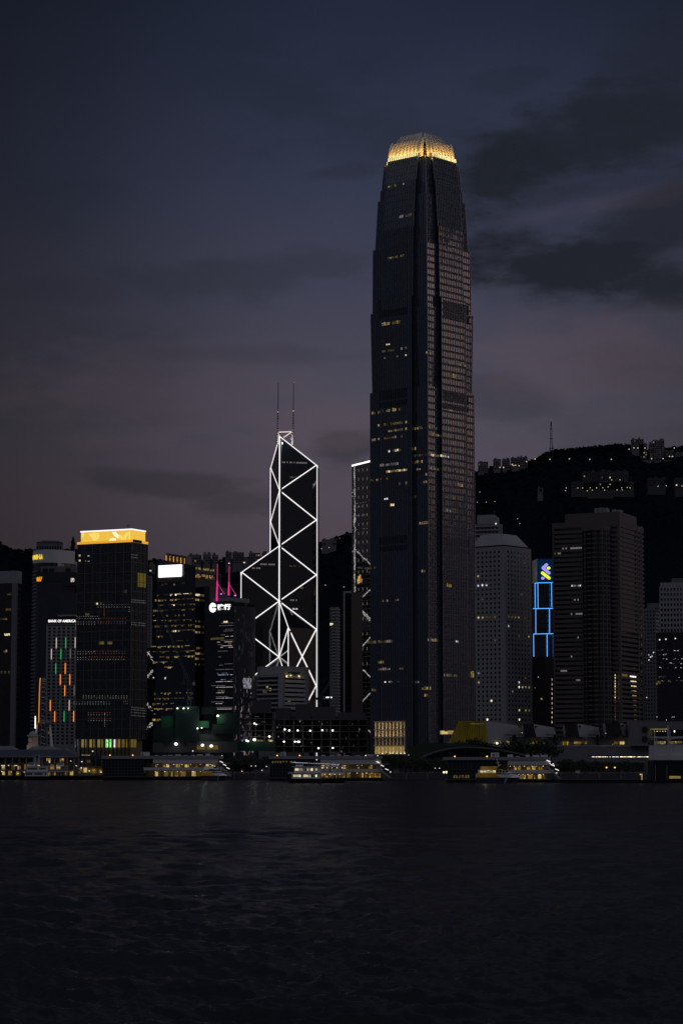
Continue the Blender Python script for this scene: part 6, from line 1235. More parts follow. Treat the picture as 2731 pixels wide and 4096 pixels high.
    for y, pw in ((3058, 80), (3084, 80), (3030, 15)): lamp('AREA', 'deck_light', (0, 6, L.z(y)), pw, (1, .72, .34), L.root, L.x(290) - L.x(10), 6, aim=(0, 0, -1))
    b = MB(); xa, xb = L.x(140), L.x(163); zb = L.z(3030); xm = (xa + xb) / 2; R_ = (xb - xa) / 2; n = 14; ri = R_ * .72
    for k in range(n):
        a_, c_ = math.pi * k / n, math.pi * (k + 1) / n; q = [(xm + R_ * math.cos(a_), zb + R_ * math.sin(a_)), (xm + R_ * math.cos(c_), zb + R_ * math.sin(c_)), (xm + ri * math.cos(c_), zb + ri * math.sin(c_)), (xm + ri * math.cos(a_), zb + ri * math.sin(a_))]
        b.poly([(x, -2.4, z) for x, z in q], 'concrete_pale'); b.poly([(q[1][0], -2.4, q[1][1]), (q[0][0], -2.4, q[0][1]), (q[0][0], 0, q[0][1]), (q[1][0], 0, q[1][1])], 'concrete_pale')
    b.box(xa, xa + 1, -2.4, 0, L.z(3055), zb, 'concrete_pale'); b.box(xb - 1, xb, -2.4, 0, L.z(3055), zb, 'concrete_pale'); b.box(xa + 1, xb - 1, -2.2, 0, L.z(3055), zb - 1.2, 'concrete_pale'); b.box(xm - 1, xm + 1, -2.35, -2.2, L.z(3048), L.z(3040), 'metal_mid'); b.build('arched_gable', L.root)
    L.part('stair', 300, 345, 3092, 3104, -2, 1.5, 'concrete_grey'); b = MB(); xx, zz = L.x(310), L.z(3019); b.tube((xx, -1.9, zz), (xx, -1.4, zz), 1.4, 'interior_cream', 16); b.build('emblem', L.root)
    for k in range(9): L.part('sign_lamp', 329 + k * 3.7, 330.6 + k * 3.7, 3019.3 + (k % 2), 3020.8 + (k % 2), 1.2, 1.3, 'lit_cream')
    # link building at the end
    L2 = Loc('waiting_hall', 'low lit waiting hall and stairs between the arched pier and the netted pier', 'hall', 360, 1240); L2.part('wall', 302, 408, 3066, 3103, -9, -8.5, 'interior_cream'); L2.part('roof', 300, 412, 3022, 3033, -9, .2, 'roof_navy'); L2.part('deck', 300, 410, 3064, 3068, -9, .5, 'concrete_grey'); L2.part('base', 345, 411, 3103, 3119, -9, .4, 'pile_black')
    for x in (303, 330, 357, 384, 407): L2.part('column', x - 1, x + 1, 3033, 3103, -.6, 0, 'concrete_grey')
    for x, w, ya, yb, m in ((331, 12, 3071, 3090, 'deck_cream'), (365, 16, 3076, 3098, 'deck_glow'), (394, 12, 3080, 3100, 'deck_glow'), (312, 9, 3074, 3096, 'deck_glow'), (344, 12, 3040, 3050, 'deck_glow')): L2.part('kiosk', x, x + w, ya, yb, -7.5, -6, m)
    for x, y in ((326, 3046), (356, 3083), (304, 3063), (324, 3071), (403, 3088)): L2.part('ceiling_lamp', x, x + 5, y - 1, y + 2, -.3, .2, 'lamp_small')
    b = MB(); p, q = (L2.x(300), L2.z(3060)), (L2.x(340), L2.z(3098)); b.hexa([(p[0], -1.5, p[1] - 1), (q[0], -1.5, q[1] - 1), (q[0], .4, q[1] - 1), (p[0], .4, p[1] - 1), (p[0], -1.5, p[1]), (q[0], -1.5, q[1]), (q[0], .4, q[1]), (p[0], .4, p[1])], 'concrete_grey'); b.build('stair', L2.root); lamp('AREA', 'hall_light', (0, 4, L2.z(3071)), 160, (1, .75, .4), L2.root, 12, 5, aim=(0, 0, -1))
star_pier()
def clock_tower():
    L = Loc('clock_tower', 'small domed stone clock tower lit warm on its near side above the pier roof', 'clock tower', 124, 1262); L.part('shaft', 113, 148, 2944, 3000, -5.2, 0, 'clock_stone'); L.part('cornice', 108, 152, 2940, 2944, -6, .7, 'clock_stone'); L.part('plinth', 108, 151, 2980, 3000, -5.8, .5, 'clock_stone')
    xm = (L.x(113) + L.x(148)) / 2; b = MB(); b.ball((xm, 2.6, L.z(2940)), 2.3, 'concrete_pale', 12, 8, .85); b.tube((xm, 2.6, L.z(2926)), (xm, 2.6, L.z(2918)), .15, 'metal_mid', 5); b.build('dome', L.root)
    for f in (-.02,):
        b = MB(); c = (L.x(122), L.z(2960)); n = 18; ring = lambda r_: [(c[0] + r_ * math.cos(2 * math.pi * k / n), c[1] + 1.15 * r_ * math.sin(2 * math.pi * k / n)) for k in range(n)]
        R0, R1 = ring(1.35), ring(1.15)
        for k in range(n): b.poly([(R0[k][0], -.25, R0[k][1]), (R0[(k + 1) % n][0], -.25, R0[(k + 1) % n][1]), (R1[(k + 1) % n][0], -.25, R1[(k + 1) % n][1]), (R1[k][0], -.25, R1[k][1])], 'concrete_dark')
        b.poly([(x, -.12, z) for x, z in R1], 'panel_white'); b.box(c[0] - .05, c[0] + .05, -.32, -.26, c[1], c[1] + .95, 'near_black'); b.box(c[0] - .6, c[0] + .02, -.32, -.26, c[1] - .05, c[1] + .05, 'near_black'); b.build('clock_face', L.root)
    lamp('POINT', 'floodlight', (L.x(108), -4.5, L.z(2985)), 75, (1, .72, .42), L.root, .3)
clock_tower()
def ferris():
    Yc = 1420.0; zc = ZY(2893, Yc); xc = XX(176, Yc, zc); R_ = zc + 28.8 - zc; R_ = ZY(2713, Yc) - zc
    root = empty('ferris_wheel', (xc, Yc, 0), rad(5.8), 'giant observation wheel seen edge-on with an orange-lit rim', 'ferris wheel')
    def ring(x, r_, m, n=72, k0=0, k1=72):
        b = MB()
        for k in range(k0, k1): a_, c_ = 2 * math.pi * k / n, 2 * math.pi * (k + 1) / n; b.tube((x, R_ * math.sin(a_), zc + R_ * math.cos(a_)), (x, R_ * math.sin(c_), zc + R_ * math.cos(c_)), r_, m, 5)
        return b
    ring(-1.75, .28, 'metal_mid', k0=0, k1=72).build('rim', root); ring(1.75, .22, 'metal_mid').build('rim', root); ring(-2.25, .24, 'tube_amber', k0=54, k1=72).build('rim_light', root)
    b = MB()
    for k in range(42): a_ = 2 * math.pi * k / 42; p = (0, R_ * math.sin(a_), zc + R_ * math.cos(a_)); b.tube((-1.75, p[1], p[2]), (1.75, p[1], p[2]), .12, 'metal_mid', 4); b.tube((-1.2 if k % 2 else 1.2, 0, zc), (-1.75 if k % 2 else 1.75, p[1], p[2]), .06, 'metal_mid', 4)
    b.build('spokes', root); b = MB(); b.tube((-5.0, 0, zc), (5.0, 0, zc), 1.2, 'metal_mid', 14); b.tube((-2.6, 0, zc), (2.6, 0, zc), 2.1, 'metal_mid', 14); b.build('hub', root)
    first = None
    for k in range(42):
        a_ = 2 * math.pi * (k + .5) / 42; loc = (0, (R_ + .2) * math.sin(a_), zc + (R_ + .2) * math.cos(a_) - 1.2)
        if first is None:
            b = MB(); b.ball((0, 0, 0), 1.25, 'panel_grey', 10, 7, 1.0); b.tube((0, 0, .9), (0, 0, 1.5), .2, 'metal_mid', 5); first = b.build('gondola', root); first.location = loc
            w = MB(); w.box(-.95, .95, -1.18, 1.18, -.35, .5, 'window_dark'); fw = w.build('window', first)
        else:
            c = first.copy(); COL.objects.link(c); c.location = loc; d = fw.copy(); COL.objects.link(d); d.parent = c
    for sx, sy in ((-1, -1), (-1, 1), (1, -1), (1, 1)): b = MB(); b.tube((sx * 3.6, 0, zc), (sx * 6.5, sy * 13, 2), .55, 'panel_white', 8, .8); b.build('support_leg', root)
    lamp('POINT', 'hub_lamp', (-5.5, -3, zc - 1), 130, (1, .5, .12), root, .5); lamp('POINT', 'hub_lamp', (-2.5, -R_ - 6, 6), 160, (1, .75, .6), root, .5)
    L = Loc('lit_banner', 'thin white lit screen seen almost edge-on left of the observation wheel', 'screen', 139.5, 1400); L.part('screen', 138, 141, 2864, 2914, -1.5, 0, 'sign_white'); L.part('post', 139, 140.2, 2914.2, 3090, -.9, -.5, 'metal_dark')
ferris()
def ferry(name, label, x0, x1, yw, litwin, brightdeck, seed, group='white double-deck ferries'):
    Y = CAMZ * F / (yw - 3056); L = Loc(name, label, 'ferry', (x0 + x1) / 2, Y, group); r = random.Random(seed); hl = (L.x(x1) - L.x(x0)) / 2; W = 4.2
    b = MB(); N = 22; st = []
    for k in range(N + 1):
        t = -1 + 2 * k / N; w = W * (1 - abs(t) ** 3.2) + .15; sh = 1.6 + .7 * t * t; st.append([(hl * t * .94, -w * .7, -.4), (hl * t, -w, sh), (hl * t, w, sh), (hl * t * .94, w * .7, -.4)])
    for p, q in zip(st, st[1:]):
        for k in range(4): b.poly([p[k], q[k], q[(k + 1) % 4], p[(k + 1) % 4]][::-1], 'pile_black' if k != 1 else 'concrete_dark')
    b.poly(st[0], 'pile_black'); b.poly(st[-1][::-1], 'pile_black'); b.build('hull', L.root)
    b = MB(); b.box(-hl * .98, hl * .98, -W + .2, W - .2, 4.05, 4.5, 'paint_white'); b.build('upper_deck', L.root); b = MB(); b.box(-hl * .86, hl * .92, -W + .4, W - .4, 6.75, 7.0, 'paint_white'); b.build('roof', L.root)
    b = MB(); b.box(-hl * .86, hl * .12, -W + .6, W - .6, 1.9, 4.04, 'paint_white'); b.build('lower_cabin', L.root); b = MB(); b.box(-hl * .78, hl * .10, -W + .6, W - .6, 4.51, 6.74, 'paint_white'); b.build('upper_cabin', L.root)
    b = MB(); b.box(-1.2, 1.2, -1.5, 1.5, 7.01, 8.9, 'concrete_dark'); b.tube((0, 0, 7), (0, 0, 9.6), .7, 'concrete_dark', 10); b.build('funnel', L.root)
    for s in (-1, 1): b = MB(); b.box(s * hl * .6 - 1.5, s * hl * .6 + 1.5, -1.6, 1.6, 7.01, 8.6, 'paint_white'); b.box(s * hl * .6 - 1.3, s * hl * .6 + 1.3, -1.62, 1.62, 7.7, 8.3, 'window_dark'); b.build('wheelhouse', L.root)
    for zz, xa, xb in ((2.55, -hl * .8, hl * .06), (5.2, -hl * .74, hl * .06)):
        x = xa
        while x < xb - .8:
            grp = r.randint(4, 6)
            for _ in range(grp):
                if x > xb - .8: break
                m = litwin if r.random() < .85 else 'window_dark'; q = MB(); q.box(x, x + .62, -W + .5, -W + .58, zz, zz + .95, m); q.build('window', L.root); x += .82
            x += 1.0
    b = MB(); x = hl * .16
    while x < hl * .92: b.tube((x, -W + .7, 1.9), (x, -W + .7, 4.05), .07, 'paint_white', 5); b.tube((x, -W + .7, 4.5), (x, -W + .7, 6.75), .07, 'paint_white', 5); x += 1.5
    for z in (2.9, 5.5): b.tube((hl * .12, -W + .6, z), (hl * .95, -W + .6, z), .06, 'paint_white', 5)
    b.build('railing', L.root)
    if brightdeck:
        for k in range(9): q = MB(); x = hl * (.18 + .085 * k); z = 3.7 if k % 2 else 6.4; q.ball((x, -W + 1.2, z), .2, 'lamp_small', 6, 4); q.build('deck_lamp', L.root)
        for z in (3.9, 6.6): lamp('AREA', 'deck_light', (hl * .55, 0, z), 90, (1, .85, .65), L.root, hl * .8, 5, aim=(0, 0, -1))
        b = MB(); n = 26; pts = [(-hl * .84 + hl * 1.6 * k / n, -W + .3, 8.7 - .9 * (k / n)) for k in range(n + 1)]
        for p in pts: b.ball(p, .1, 'lamp_small', 5, 3)
        for p, q in zip(pts, pts[1:]): b.tube(p, q, .05, 'lit_cool', 4)
        b.build('string_lights', L.root)
        # passengers standing on the open stern deck
        for k in range(16):
            px_, zz = hl * r.uniform(.16, .9), 1.95 if k % 2 else 4.55; e = empty('person', (L.root.location.x + px_, Y - W + r.uniform(1.0, 2.2), zz), r.uniform(-.6, .6), 'passenger in dark clothes standing on the open deck of the lit ferry', 'person', 'passengers on the ferry deck')
            p = MB(); p.tube((-.1, 0, 0), (-.09, 0, .85), .07, 'near_black', 6, .1); p.tube((.1, 0, 0), (.09, 0, .85), .07, 'near_black', 6, .1); p.tube((0, 0, .8), (0, 0, 1.42), .17, 'metal_dark', 8, .22); p.tube((0, 0, 1.42), (0, 0, 1.5), .07, 'clock_stone', 6); p.ball((0, 0, 1.62), .12, 'clock_stone', 8, 6, 1.2)
            for s in (-1, 1): p.tube((s * .23, 0, 1.38), (s * .27, -.04, 1.08), .055, 'metal_dark', 6, .045); p.tube((s * .27, -.04, 1.08), (s * .24, -.2, .86), .045, 'metal_dark', 6, .035)
            p.build('body', e)
    else:
        for k in range(4): q = MB(); x = -hl * .3 + k * hl * .2; q.box(x, x + hl * .12, -W + 1.6, -W + 1.8, 2.3, 3.7, 'deck_glow'); q.build('lit_window', L.root)
    return L
ferry('harbour_ferry', 'white double-deck ferry with bright windows and passengers, in front of the number five pier', 1151, 1384, 3131, 'lit_cream', True, 1)
ferry('harbour_ferry', 'unlit white double-deck ferry with yellow lower deck, moored by the arched pier', 91, 282, 3119, 'window_dark', False, 2)
def fast_ferry(label, x0, x1, yw, litc, seed):
    Y = CAMZ * F / (yw - 3056); L = Loc('fast_ferry', label, 'fast ferry', (x0 + x1) / 2, Y, 'yellow and white fast ferries'); hl = (L.x(x1) - L.x(x0)) / 2; W = 3.6
    def loft(z0, z1, xa, xb, rake0, rake1, m, name, w=W):
        b = MB(); q = [(xa, -w, z0), (xb - rake0, -w, z0), (xb, 0, z0), (xb - rake0, w, z0), (xa, w, z0)]; p = [(xa, -w, z1), (xb - rake1 - 3, -w, z1), (xb - rake1, 0, z1), (xb - rake1 - 3, w, z1), (xa, w, z1)]
        for k in range(5): b.poly([q[k], q[(k + 1) % 5], p[(k + 1) % 5], p[k]], m)
        b.poly(p, m); b.poly(q[::-1], m); return b.build(name, L.root)
    loft(-.5, 2.4, -hl, hl - 1.5, 5, 0, 'paint_navy', 'hull'); loft(2.41, 3.7, -hl, hl, 5, 2.5, 'paint_white', 'bow_deck'); loft(2.42, 4.2, -hl + .2, hl * .1, .5, .1, 'paint_yellow', 'yellow_band', W + .04)
    loft(4.21, 5.6, -hl * .9, hl * .62, 3, 5.5, 'paint_white', 'cabin', W - .3); loft(5.61, 7.0, -hl * .8, hl * .2, 2, 2.5, 'paint_yellow' if seed else 'paint_white', 'upper_cabin', W - .8)
    for k in range(9): b = MB(); x = -hl * .82 + k * hl * .135; b.box(x, x + hl * .11, -W + .22, -W + .3, 4.5, 5.3, litc if k < 5 else 'window_dark'); b.build('window', L.root)
    b = MB(); b.box(-hl * .1, hl * .12, -W + .72, -W + .8, 5.9, 6.7, 'window_dark'); b.build('window', L.root)
    b = MB(); b.tube((0, 0, 7), (-.9, 0, 10.2), .2, 'paint_white', 6, .1); b.tube((-1.3, -1, 8.5), (.3, 1, 8.5), .08, 'paint_white', 5); b.tube((0, 0, 7), (.8, 0, 7.9), .12, 'paint_white', 5); b.build('mast', L.root)
    b = MB(); b.hexa([(hl * .18, -W - .6, 0), (hl * .24, -W - .6, 0), (hl * .24, -W - .45, 0), (hl * .18, -W - .45, 0), (hl * .28, -W - .6, 2.6), (hl * .36, -W - .6, 2.6), (hl * .36, -W - .45, 2.6), (hl * .28, -W - .45, 2.6)], 'panel_grey'); b.build('gangway', L.root)
    return L
Lf = fast_ferry('yellow and white fast ferry with lit cabin windows at the number four pier', 1902, 2086, 3132, 'lit_cream', 1); lamp('POINT', 'cabin_lamp', (-6, -7, 6.5), 60, (1, .85, .6), Lf.root, .5)
Lf = fast_ferry('yellow and white fast ferry with dark windows at the number six pier', 808, 914, 3122, 'window_dark', 0); lamp('POINT', 'cabin_lamp', (-4, -7, 6.0), 40, (1, .8, .4), Lf.root, .5)

# ------------------------------------------------------------------ podium, mall and terraces
def lit_cube_pods():
    Yp = 1500; spec = [((1833, 2884), (1938, 2884), (1950, 2976), (1790, 2976), (2076, 2900), (2090, 2976), True, 'slanted glass box glowing yellow at the front of the white terrace buildings'),
        ((2090, 2896), (2131, 2896), (2143, 2947), (2096, 2947), (2220, 2908), (2236, 2950), False, 'white slanted roof pod with dark glass beside the glowing yellow box'),
        ((2256, 2895), (2306, 2894), (2315, 2947), (2262, 2947), (2402, 2908), (2410, 2950), False, 'white slanted roof pod with dark glass in the middle of the terrace'),
        ((2418, 2892), (2477, 2892), (2487, 2944), (2424, 2944), (2522, 2897), (2530, 2946), False, 'white slanted roof pod with ribbed dark glass nearest the big pale wall')]
    for a_, c_, d_, e_, f_, g_, on, lb in spec:
        L = Loc('roof_pod', lb, 'pavilion', a_[0], Yp, 'slanted roof pavilions'); q = [(L.x(p[0], p[1]), L.z(p[1])) for p in (e_, d_, c_, a_)]
        b = MB(); b.poly([(x, -.2, z) for x, z in q], 'pod_glow' if on else 'glass_smoke', [(x, z) for x, z in q]); b.build('glass_front', L.root); b = MB(); n = 14 if on else 7
        for k in range(n + 1): f = k / n; p0 = Vector((q[0][0] + (q[1][0] - q[0][0]) * f, -.35, q[0][1])); p1 = Vector((q[3][0] + (q[2][0] - q[3][0]) * f, -.35, q[3][1])); b.tube(p0, p1, .14, 'metal_dark', 4)
        b.build('mullions', L.root); b = MB(); s_ = [(L.x(p[0], p[1]), L.z(p[1])) for p in (d_, g_, f_, c_)]; dd = [0, 16, 14, 0]
        b.poly([(x, -.5 + k, z) for (x, z), k in zip(s_, dd)], 'concrete_pale'); x0, x1 = q[3][0], s_[2][0]
        b.poly([(q[3][0], -.5, q[3][1]), (q[2][0], -.5, q[2][1]), (s_[2][0], 13.5, s_[2][1]), (q[3][0], 13.5, s_[2][1])], 'concrete_pale'); b.poly([(q[0][0], 0, q[0][1]), (q[3][0], 0, q[3][1]), (q[3][0], 13.5, s_[2][1]), (q[0][0], 13.5, q[0][1])], 'concrete_pale'); b.build('shell', L.root)
        if on: lamp('AREA', 'room_light', ((q[0][0] + q[1][0]) / 2, -3, q[0][1] + 1), 8, (1, .8, .2), L.root, 10, 1, aim=(0, .8, 1)); b = MB(); b.box(L.x(1880), L.x(1936), -.45, -.3, L.z(2897), L.z(2894), 'lit_warm_dim'); b.build('ceiling_lamp', L.root)
        else: b = MB(); b.box(s_[3][0] + 1, s_[3][0] + 2.4, -.2, .4, s_[3][1] - 2.2, s_[3][1] - 1.2, 'near_black'); b.build('vent', L.root)
    L = Loc('terrace_mall', 'long dark terraced shopping podium with small lit restaurants on its upper level', 'mall', 2300, 1495)
    L.part('wall', 2132, 2616, 2984, 3050, -30, 0, 'concrete_grey'); L.part('upper_wall', 2045, 2616, 2947, 2983.9, -30, -9, 'concrete_grey'); L.part('parapet', 1960, 2616, 2981, 2986, -9, .3, 'concrete_pale'); L.part('back_wall', 1948, 2200, 2910, 2983, -36, -17, 'concrete_pale')
    for x in (2055, 2218, 2390): L.part('dark_column', x, x + 10, 2938, 2978, -8.9, -7, 'near_black'); L.part('canopy', x - 32, x + 70, 2938, 2941, -9, -4, 'near_black')
    r = random.Random(71)
    for xa, xb, y0_, y1_, m in ((2122, 2142, 2963, 2975, 'deck_cream'), (2144, 2158, 2963, 2976, 'deck_glow'), (2172, 2190, 2967, 2974, 'deck_glow'), (2255, 2276, 2966, 2980, 'deck_glow'), (2298, 2352, 2966, 2974, 'deck_glow'), (2462, 2476, 2966, 2976, 'deck_glow'), (2484, 2502, 2966, 2977, 'deck_cream'), (2030, 2040, 2964, 2980, 'lobby_gold'), (1988, 1994, 2969, 2976, 'lit_bright'), (1880, 1945, 2963, 2975, 'deck_glow'), (1762, 1842, 2922, 2936, 'deck_cream')): L.part('restaurant_window', xa, xb, y0_, y1_, -8.9, -7.5, m)
    for k in range(34): x = r.choice([r.uniform(1990, 2040), r.uniform(2115, 2210), r.uniform(2250, 2360), r.uniform(2440, 2510)]); y = r.uniform(2962, 2982); L.part('table_lamp', x, x + .8, y, y + .8, -6.5, -6, r.choice(['lit_cream', 'lit_bright', 'lit_warm']))
    L.part('shop_glass', 2047, 2134, 2990, 3017, -2, .3, 'lit_warm_dim'); b = MB()
    for x in (2062, 2083, 2104, 2125): L.bar(b, x - .5, x + .5, 2990, 3017, .32, .6, 'metal_dark')
    b.build('shop_mullions', L.root); lamp('POINT', 'terrace_lamp', (L.x(2420), -2, L.z(2972)), 12, (1, .85, .7), L.root, .3)
    for x, y in ((2086, 2930), (2421, 2932)): L.part('wall_lamp', x, x + 2, y, y + 2, .4, .8, 'lamp_small')
    L = Loc('blank_wall', 'big pale windowless wall with two dark round medallions beside the mast building', 'wall', 2575, 1490); L.part('wall', 2522, 2800, 2886, 2983, -20, 0, 'concrete_grey')
    for y in (2918, 2956): b = MB(); x, z = L.x(2578), L.z(y); b.tube((x, -.5, z), (x, -.05, z), 2.1, 'concrete_dark', 18); b.tube((x, -.7, z), (x, -.51, z), 1.5, 'near_black', 6); b.build('medallion', L.root)
    for x, y in ((2627, 2867), (2688, 2867), (2695, 2867), (2664, 2879)): L.part('roof_lamp', x, x + 1.8, y, y + 1.8, .1, .5, 'lamp_small')
lit_cube_pods()
def arch_hall():
    L = Loc('arched_hall', 'dark hall under a broad low arched roof behind the waterfront trees', 'hall', 1860, 1400); b = MB(); N = 26; xs = np.linspace(1668, 2150, N + 1); ys = [2986 + 48 * ((x - 1862) / 190) ** 2 if x < 1862 else 2986 + 46 * ((x - 1862) / 280) ** 2 for x in xs]
    for k in range(N):
        x0, x1 = L.x(xs[k]), L.x(xs[k + 1]); z0, z1 = L.z(min(ys[k], 3040)), L.z(min(ys[k + 1], 3040)); b.hexa([(x0, 0, z0 - .8), (x1, 0, z1 - .8), (x1, 26, z1 - .8), (x0, 26, z0 - .8), (x0, 0, z0), (x1, 0, z1), (x1, 26, z1), (x0, 26, z0)], 'metal_mid')
    b.build('roof', L.root); L.part('wall', 1700, 2120, 3022, 3085, -24, -3, 'near_black'); b = MB()
    for x in (1740, 1800, 1860, 1920, 1980, 2040): b.box(L.x(x) - .3, L.x(x) + .3, 1.2, 1.8, 2, L.z(2994 + 45 * ((x - 1862) / 230) ** 2) - 1.0, 'metal_dark')
    b.build('columns', L.root); b = MB(); q = [(L.x(1640), L.z(2984)), (L.x(1700), L.z(2972)), (L.x(1870), L.z(2970)), (L.x(2000), L.z(2985)), (L.x(2130), L.z(3016)), (L.x(2130), L.z(3040)), (L.x(1640), L.z(3040))]
    b.poly([(x, 27, z) for x, z in reversed(q)], 'leaf_dark'); q2 = [(x, 60, z) for x, z in q]; b.poly([(q[k][0], 27, q[k][1]) for k in range(5)][::1] + [q2[k] for k in range(4, -1, -1)], 'leaf_dark'); b.build('green_roof', L.root)
arch_hall()
def walkway():
    L = Loc('covered_walkway', 'low covered walkway with a broken line of bright white lights above the trees', 'walkway', 2480, 1330); L.part('roof', 2355, 2612, 3020, 3024, -6, 0, 'concrete_dark'); r = random.Random(15); x = 2366
    for k in range(12): L.part('column', 2360 + k * 22, 2361 + k * 22, 3024, 3100, -3, -2.4, 'concrete_dark')
    while x < 2598:
        w = r.choice([2, 4, 7, 11, 16]); L.part('strip_light', x, min(x + w, 2600), 3026, 3028.6, -.6, -.2, 'lamp_small' if r.random() < .7 else 'lit_bright'); x += w + r.choice([1.5, 2, 3, 7])
walkway()
def mast_building():
    L = Loc('pier_building', 'white-roofed pier building with a rigged mast and yellow windows at the edge of the view', 'pier building', 2670, 1030)
    L.part('netting', 2612, 2800, 3046, 3116, -20, 0, 'net_dark'); L.part('band', 2612, 2800, 3040, 3046, -20, .4, 'roof_navy'); L.part('wall', 2618, 2800, 2978, 3020, -20, -1, 'panel_white'); L.part('upper_deck', 2616, 2800, 3020, 3040, -20, -.2, 'panel_white'); L.part('window_band', 2616, 2800, 2956, 2978, -20, -3, 'window_dark')
    L.part('roof', 2610, 2800, 2945, 2950, -18, .5, 'panel_grey'); L.part('upper_window_band', 2612, 2800, 2918, 2944, -16, -4, 'window_dark'); L.part('top_roof', 2612, 2674, 2914.5, 2917, -10, 0, 'lit_warm'); b = MB()
    for x in (2618, 2629, 2640, 2651, 2662): b.ball((L.x(x), .5, L.z(2925)), .22, 'lit_cream', 6, 4)
    b.build('canopy_lamps', L.root)
    for xa, xb in ((2619, 2644), (2644.5, 2648), (2650, 2654), (2656, 2660), (2661, 2665), (2677, 2700), (2703, 2708), (2712, 2720), (2722, 2731)): L.part('lit_window', xa, xb, 2964, 2976, -2.9, -2.7, 'lit_warm_dim' if (xb - xa) > 6 else 'lit_warm')
    L.part('lamp_head', 2700, 2704, 2921, 2928, -3.9, -3.4, 'lit_bright'); L.part('lit_window', 2674, 2720, 3104, 3114, .05, .12, 'lobby_gold')
    b = MB(); z0 = L.z(3040)
    for px_, yt in ((2615, 2925), (2669, 2900)):
        x = L.x(px_); b.tube((x, -1.5, z0), (x, -1.5, L.z(yt)), .22, 'panel_white', 6); b.tube((x + .9, -1.5, z0), (x + .9, -1.5, L.z(yt + 20)), .14, 'panel_white', 6)
        z = z0
        while z < L.z(yt + 24): b.tube((x, -1.5, z), (x + .9, -1.5, z + .9), .08, 'panel_white', 4); z += .9
    b.tube((L.x(2602), -1.5, L.z(2950)), (L.x(2731), -1.5, L.z(2952)), .14, 'panel_white', 5); b.tube((L.x(2615), -1.5, L.z(2945)), (L.x(2669), -1.5, L.z(2960)), .1, 'panel_white', 5); b.tube((L.x(2731), -1.5, L.z(2945)), (L.x(2669), -1.5, L.z(2960)), .1, 'panel_white', 5); b.build('rigged_mast', L.root)
    for x in (2617, 2663): L.part('column', x, x + 3, 3062, 3124, -.8, .5, 'concrete_grey')
    L.part('piles', 2608, 2800, 3116, 3135, -20, .3, 'pile_black'); L.part('lit_post', 2563, 2567, 3094, 3120, -1, 0, 'lit_warm'); L.part('lamp_head', 2557, 2560, 3096, 3099, -.5, 0, 'lamp_orange'); L.part('quay', 2240, 2800, 3119, 3136, -60, -1, 'pile_black')
mast_building()
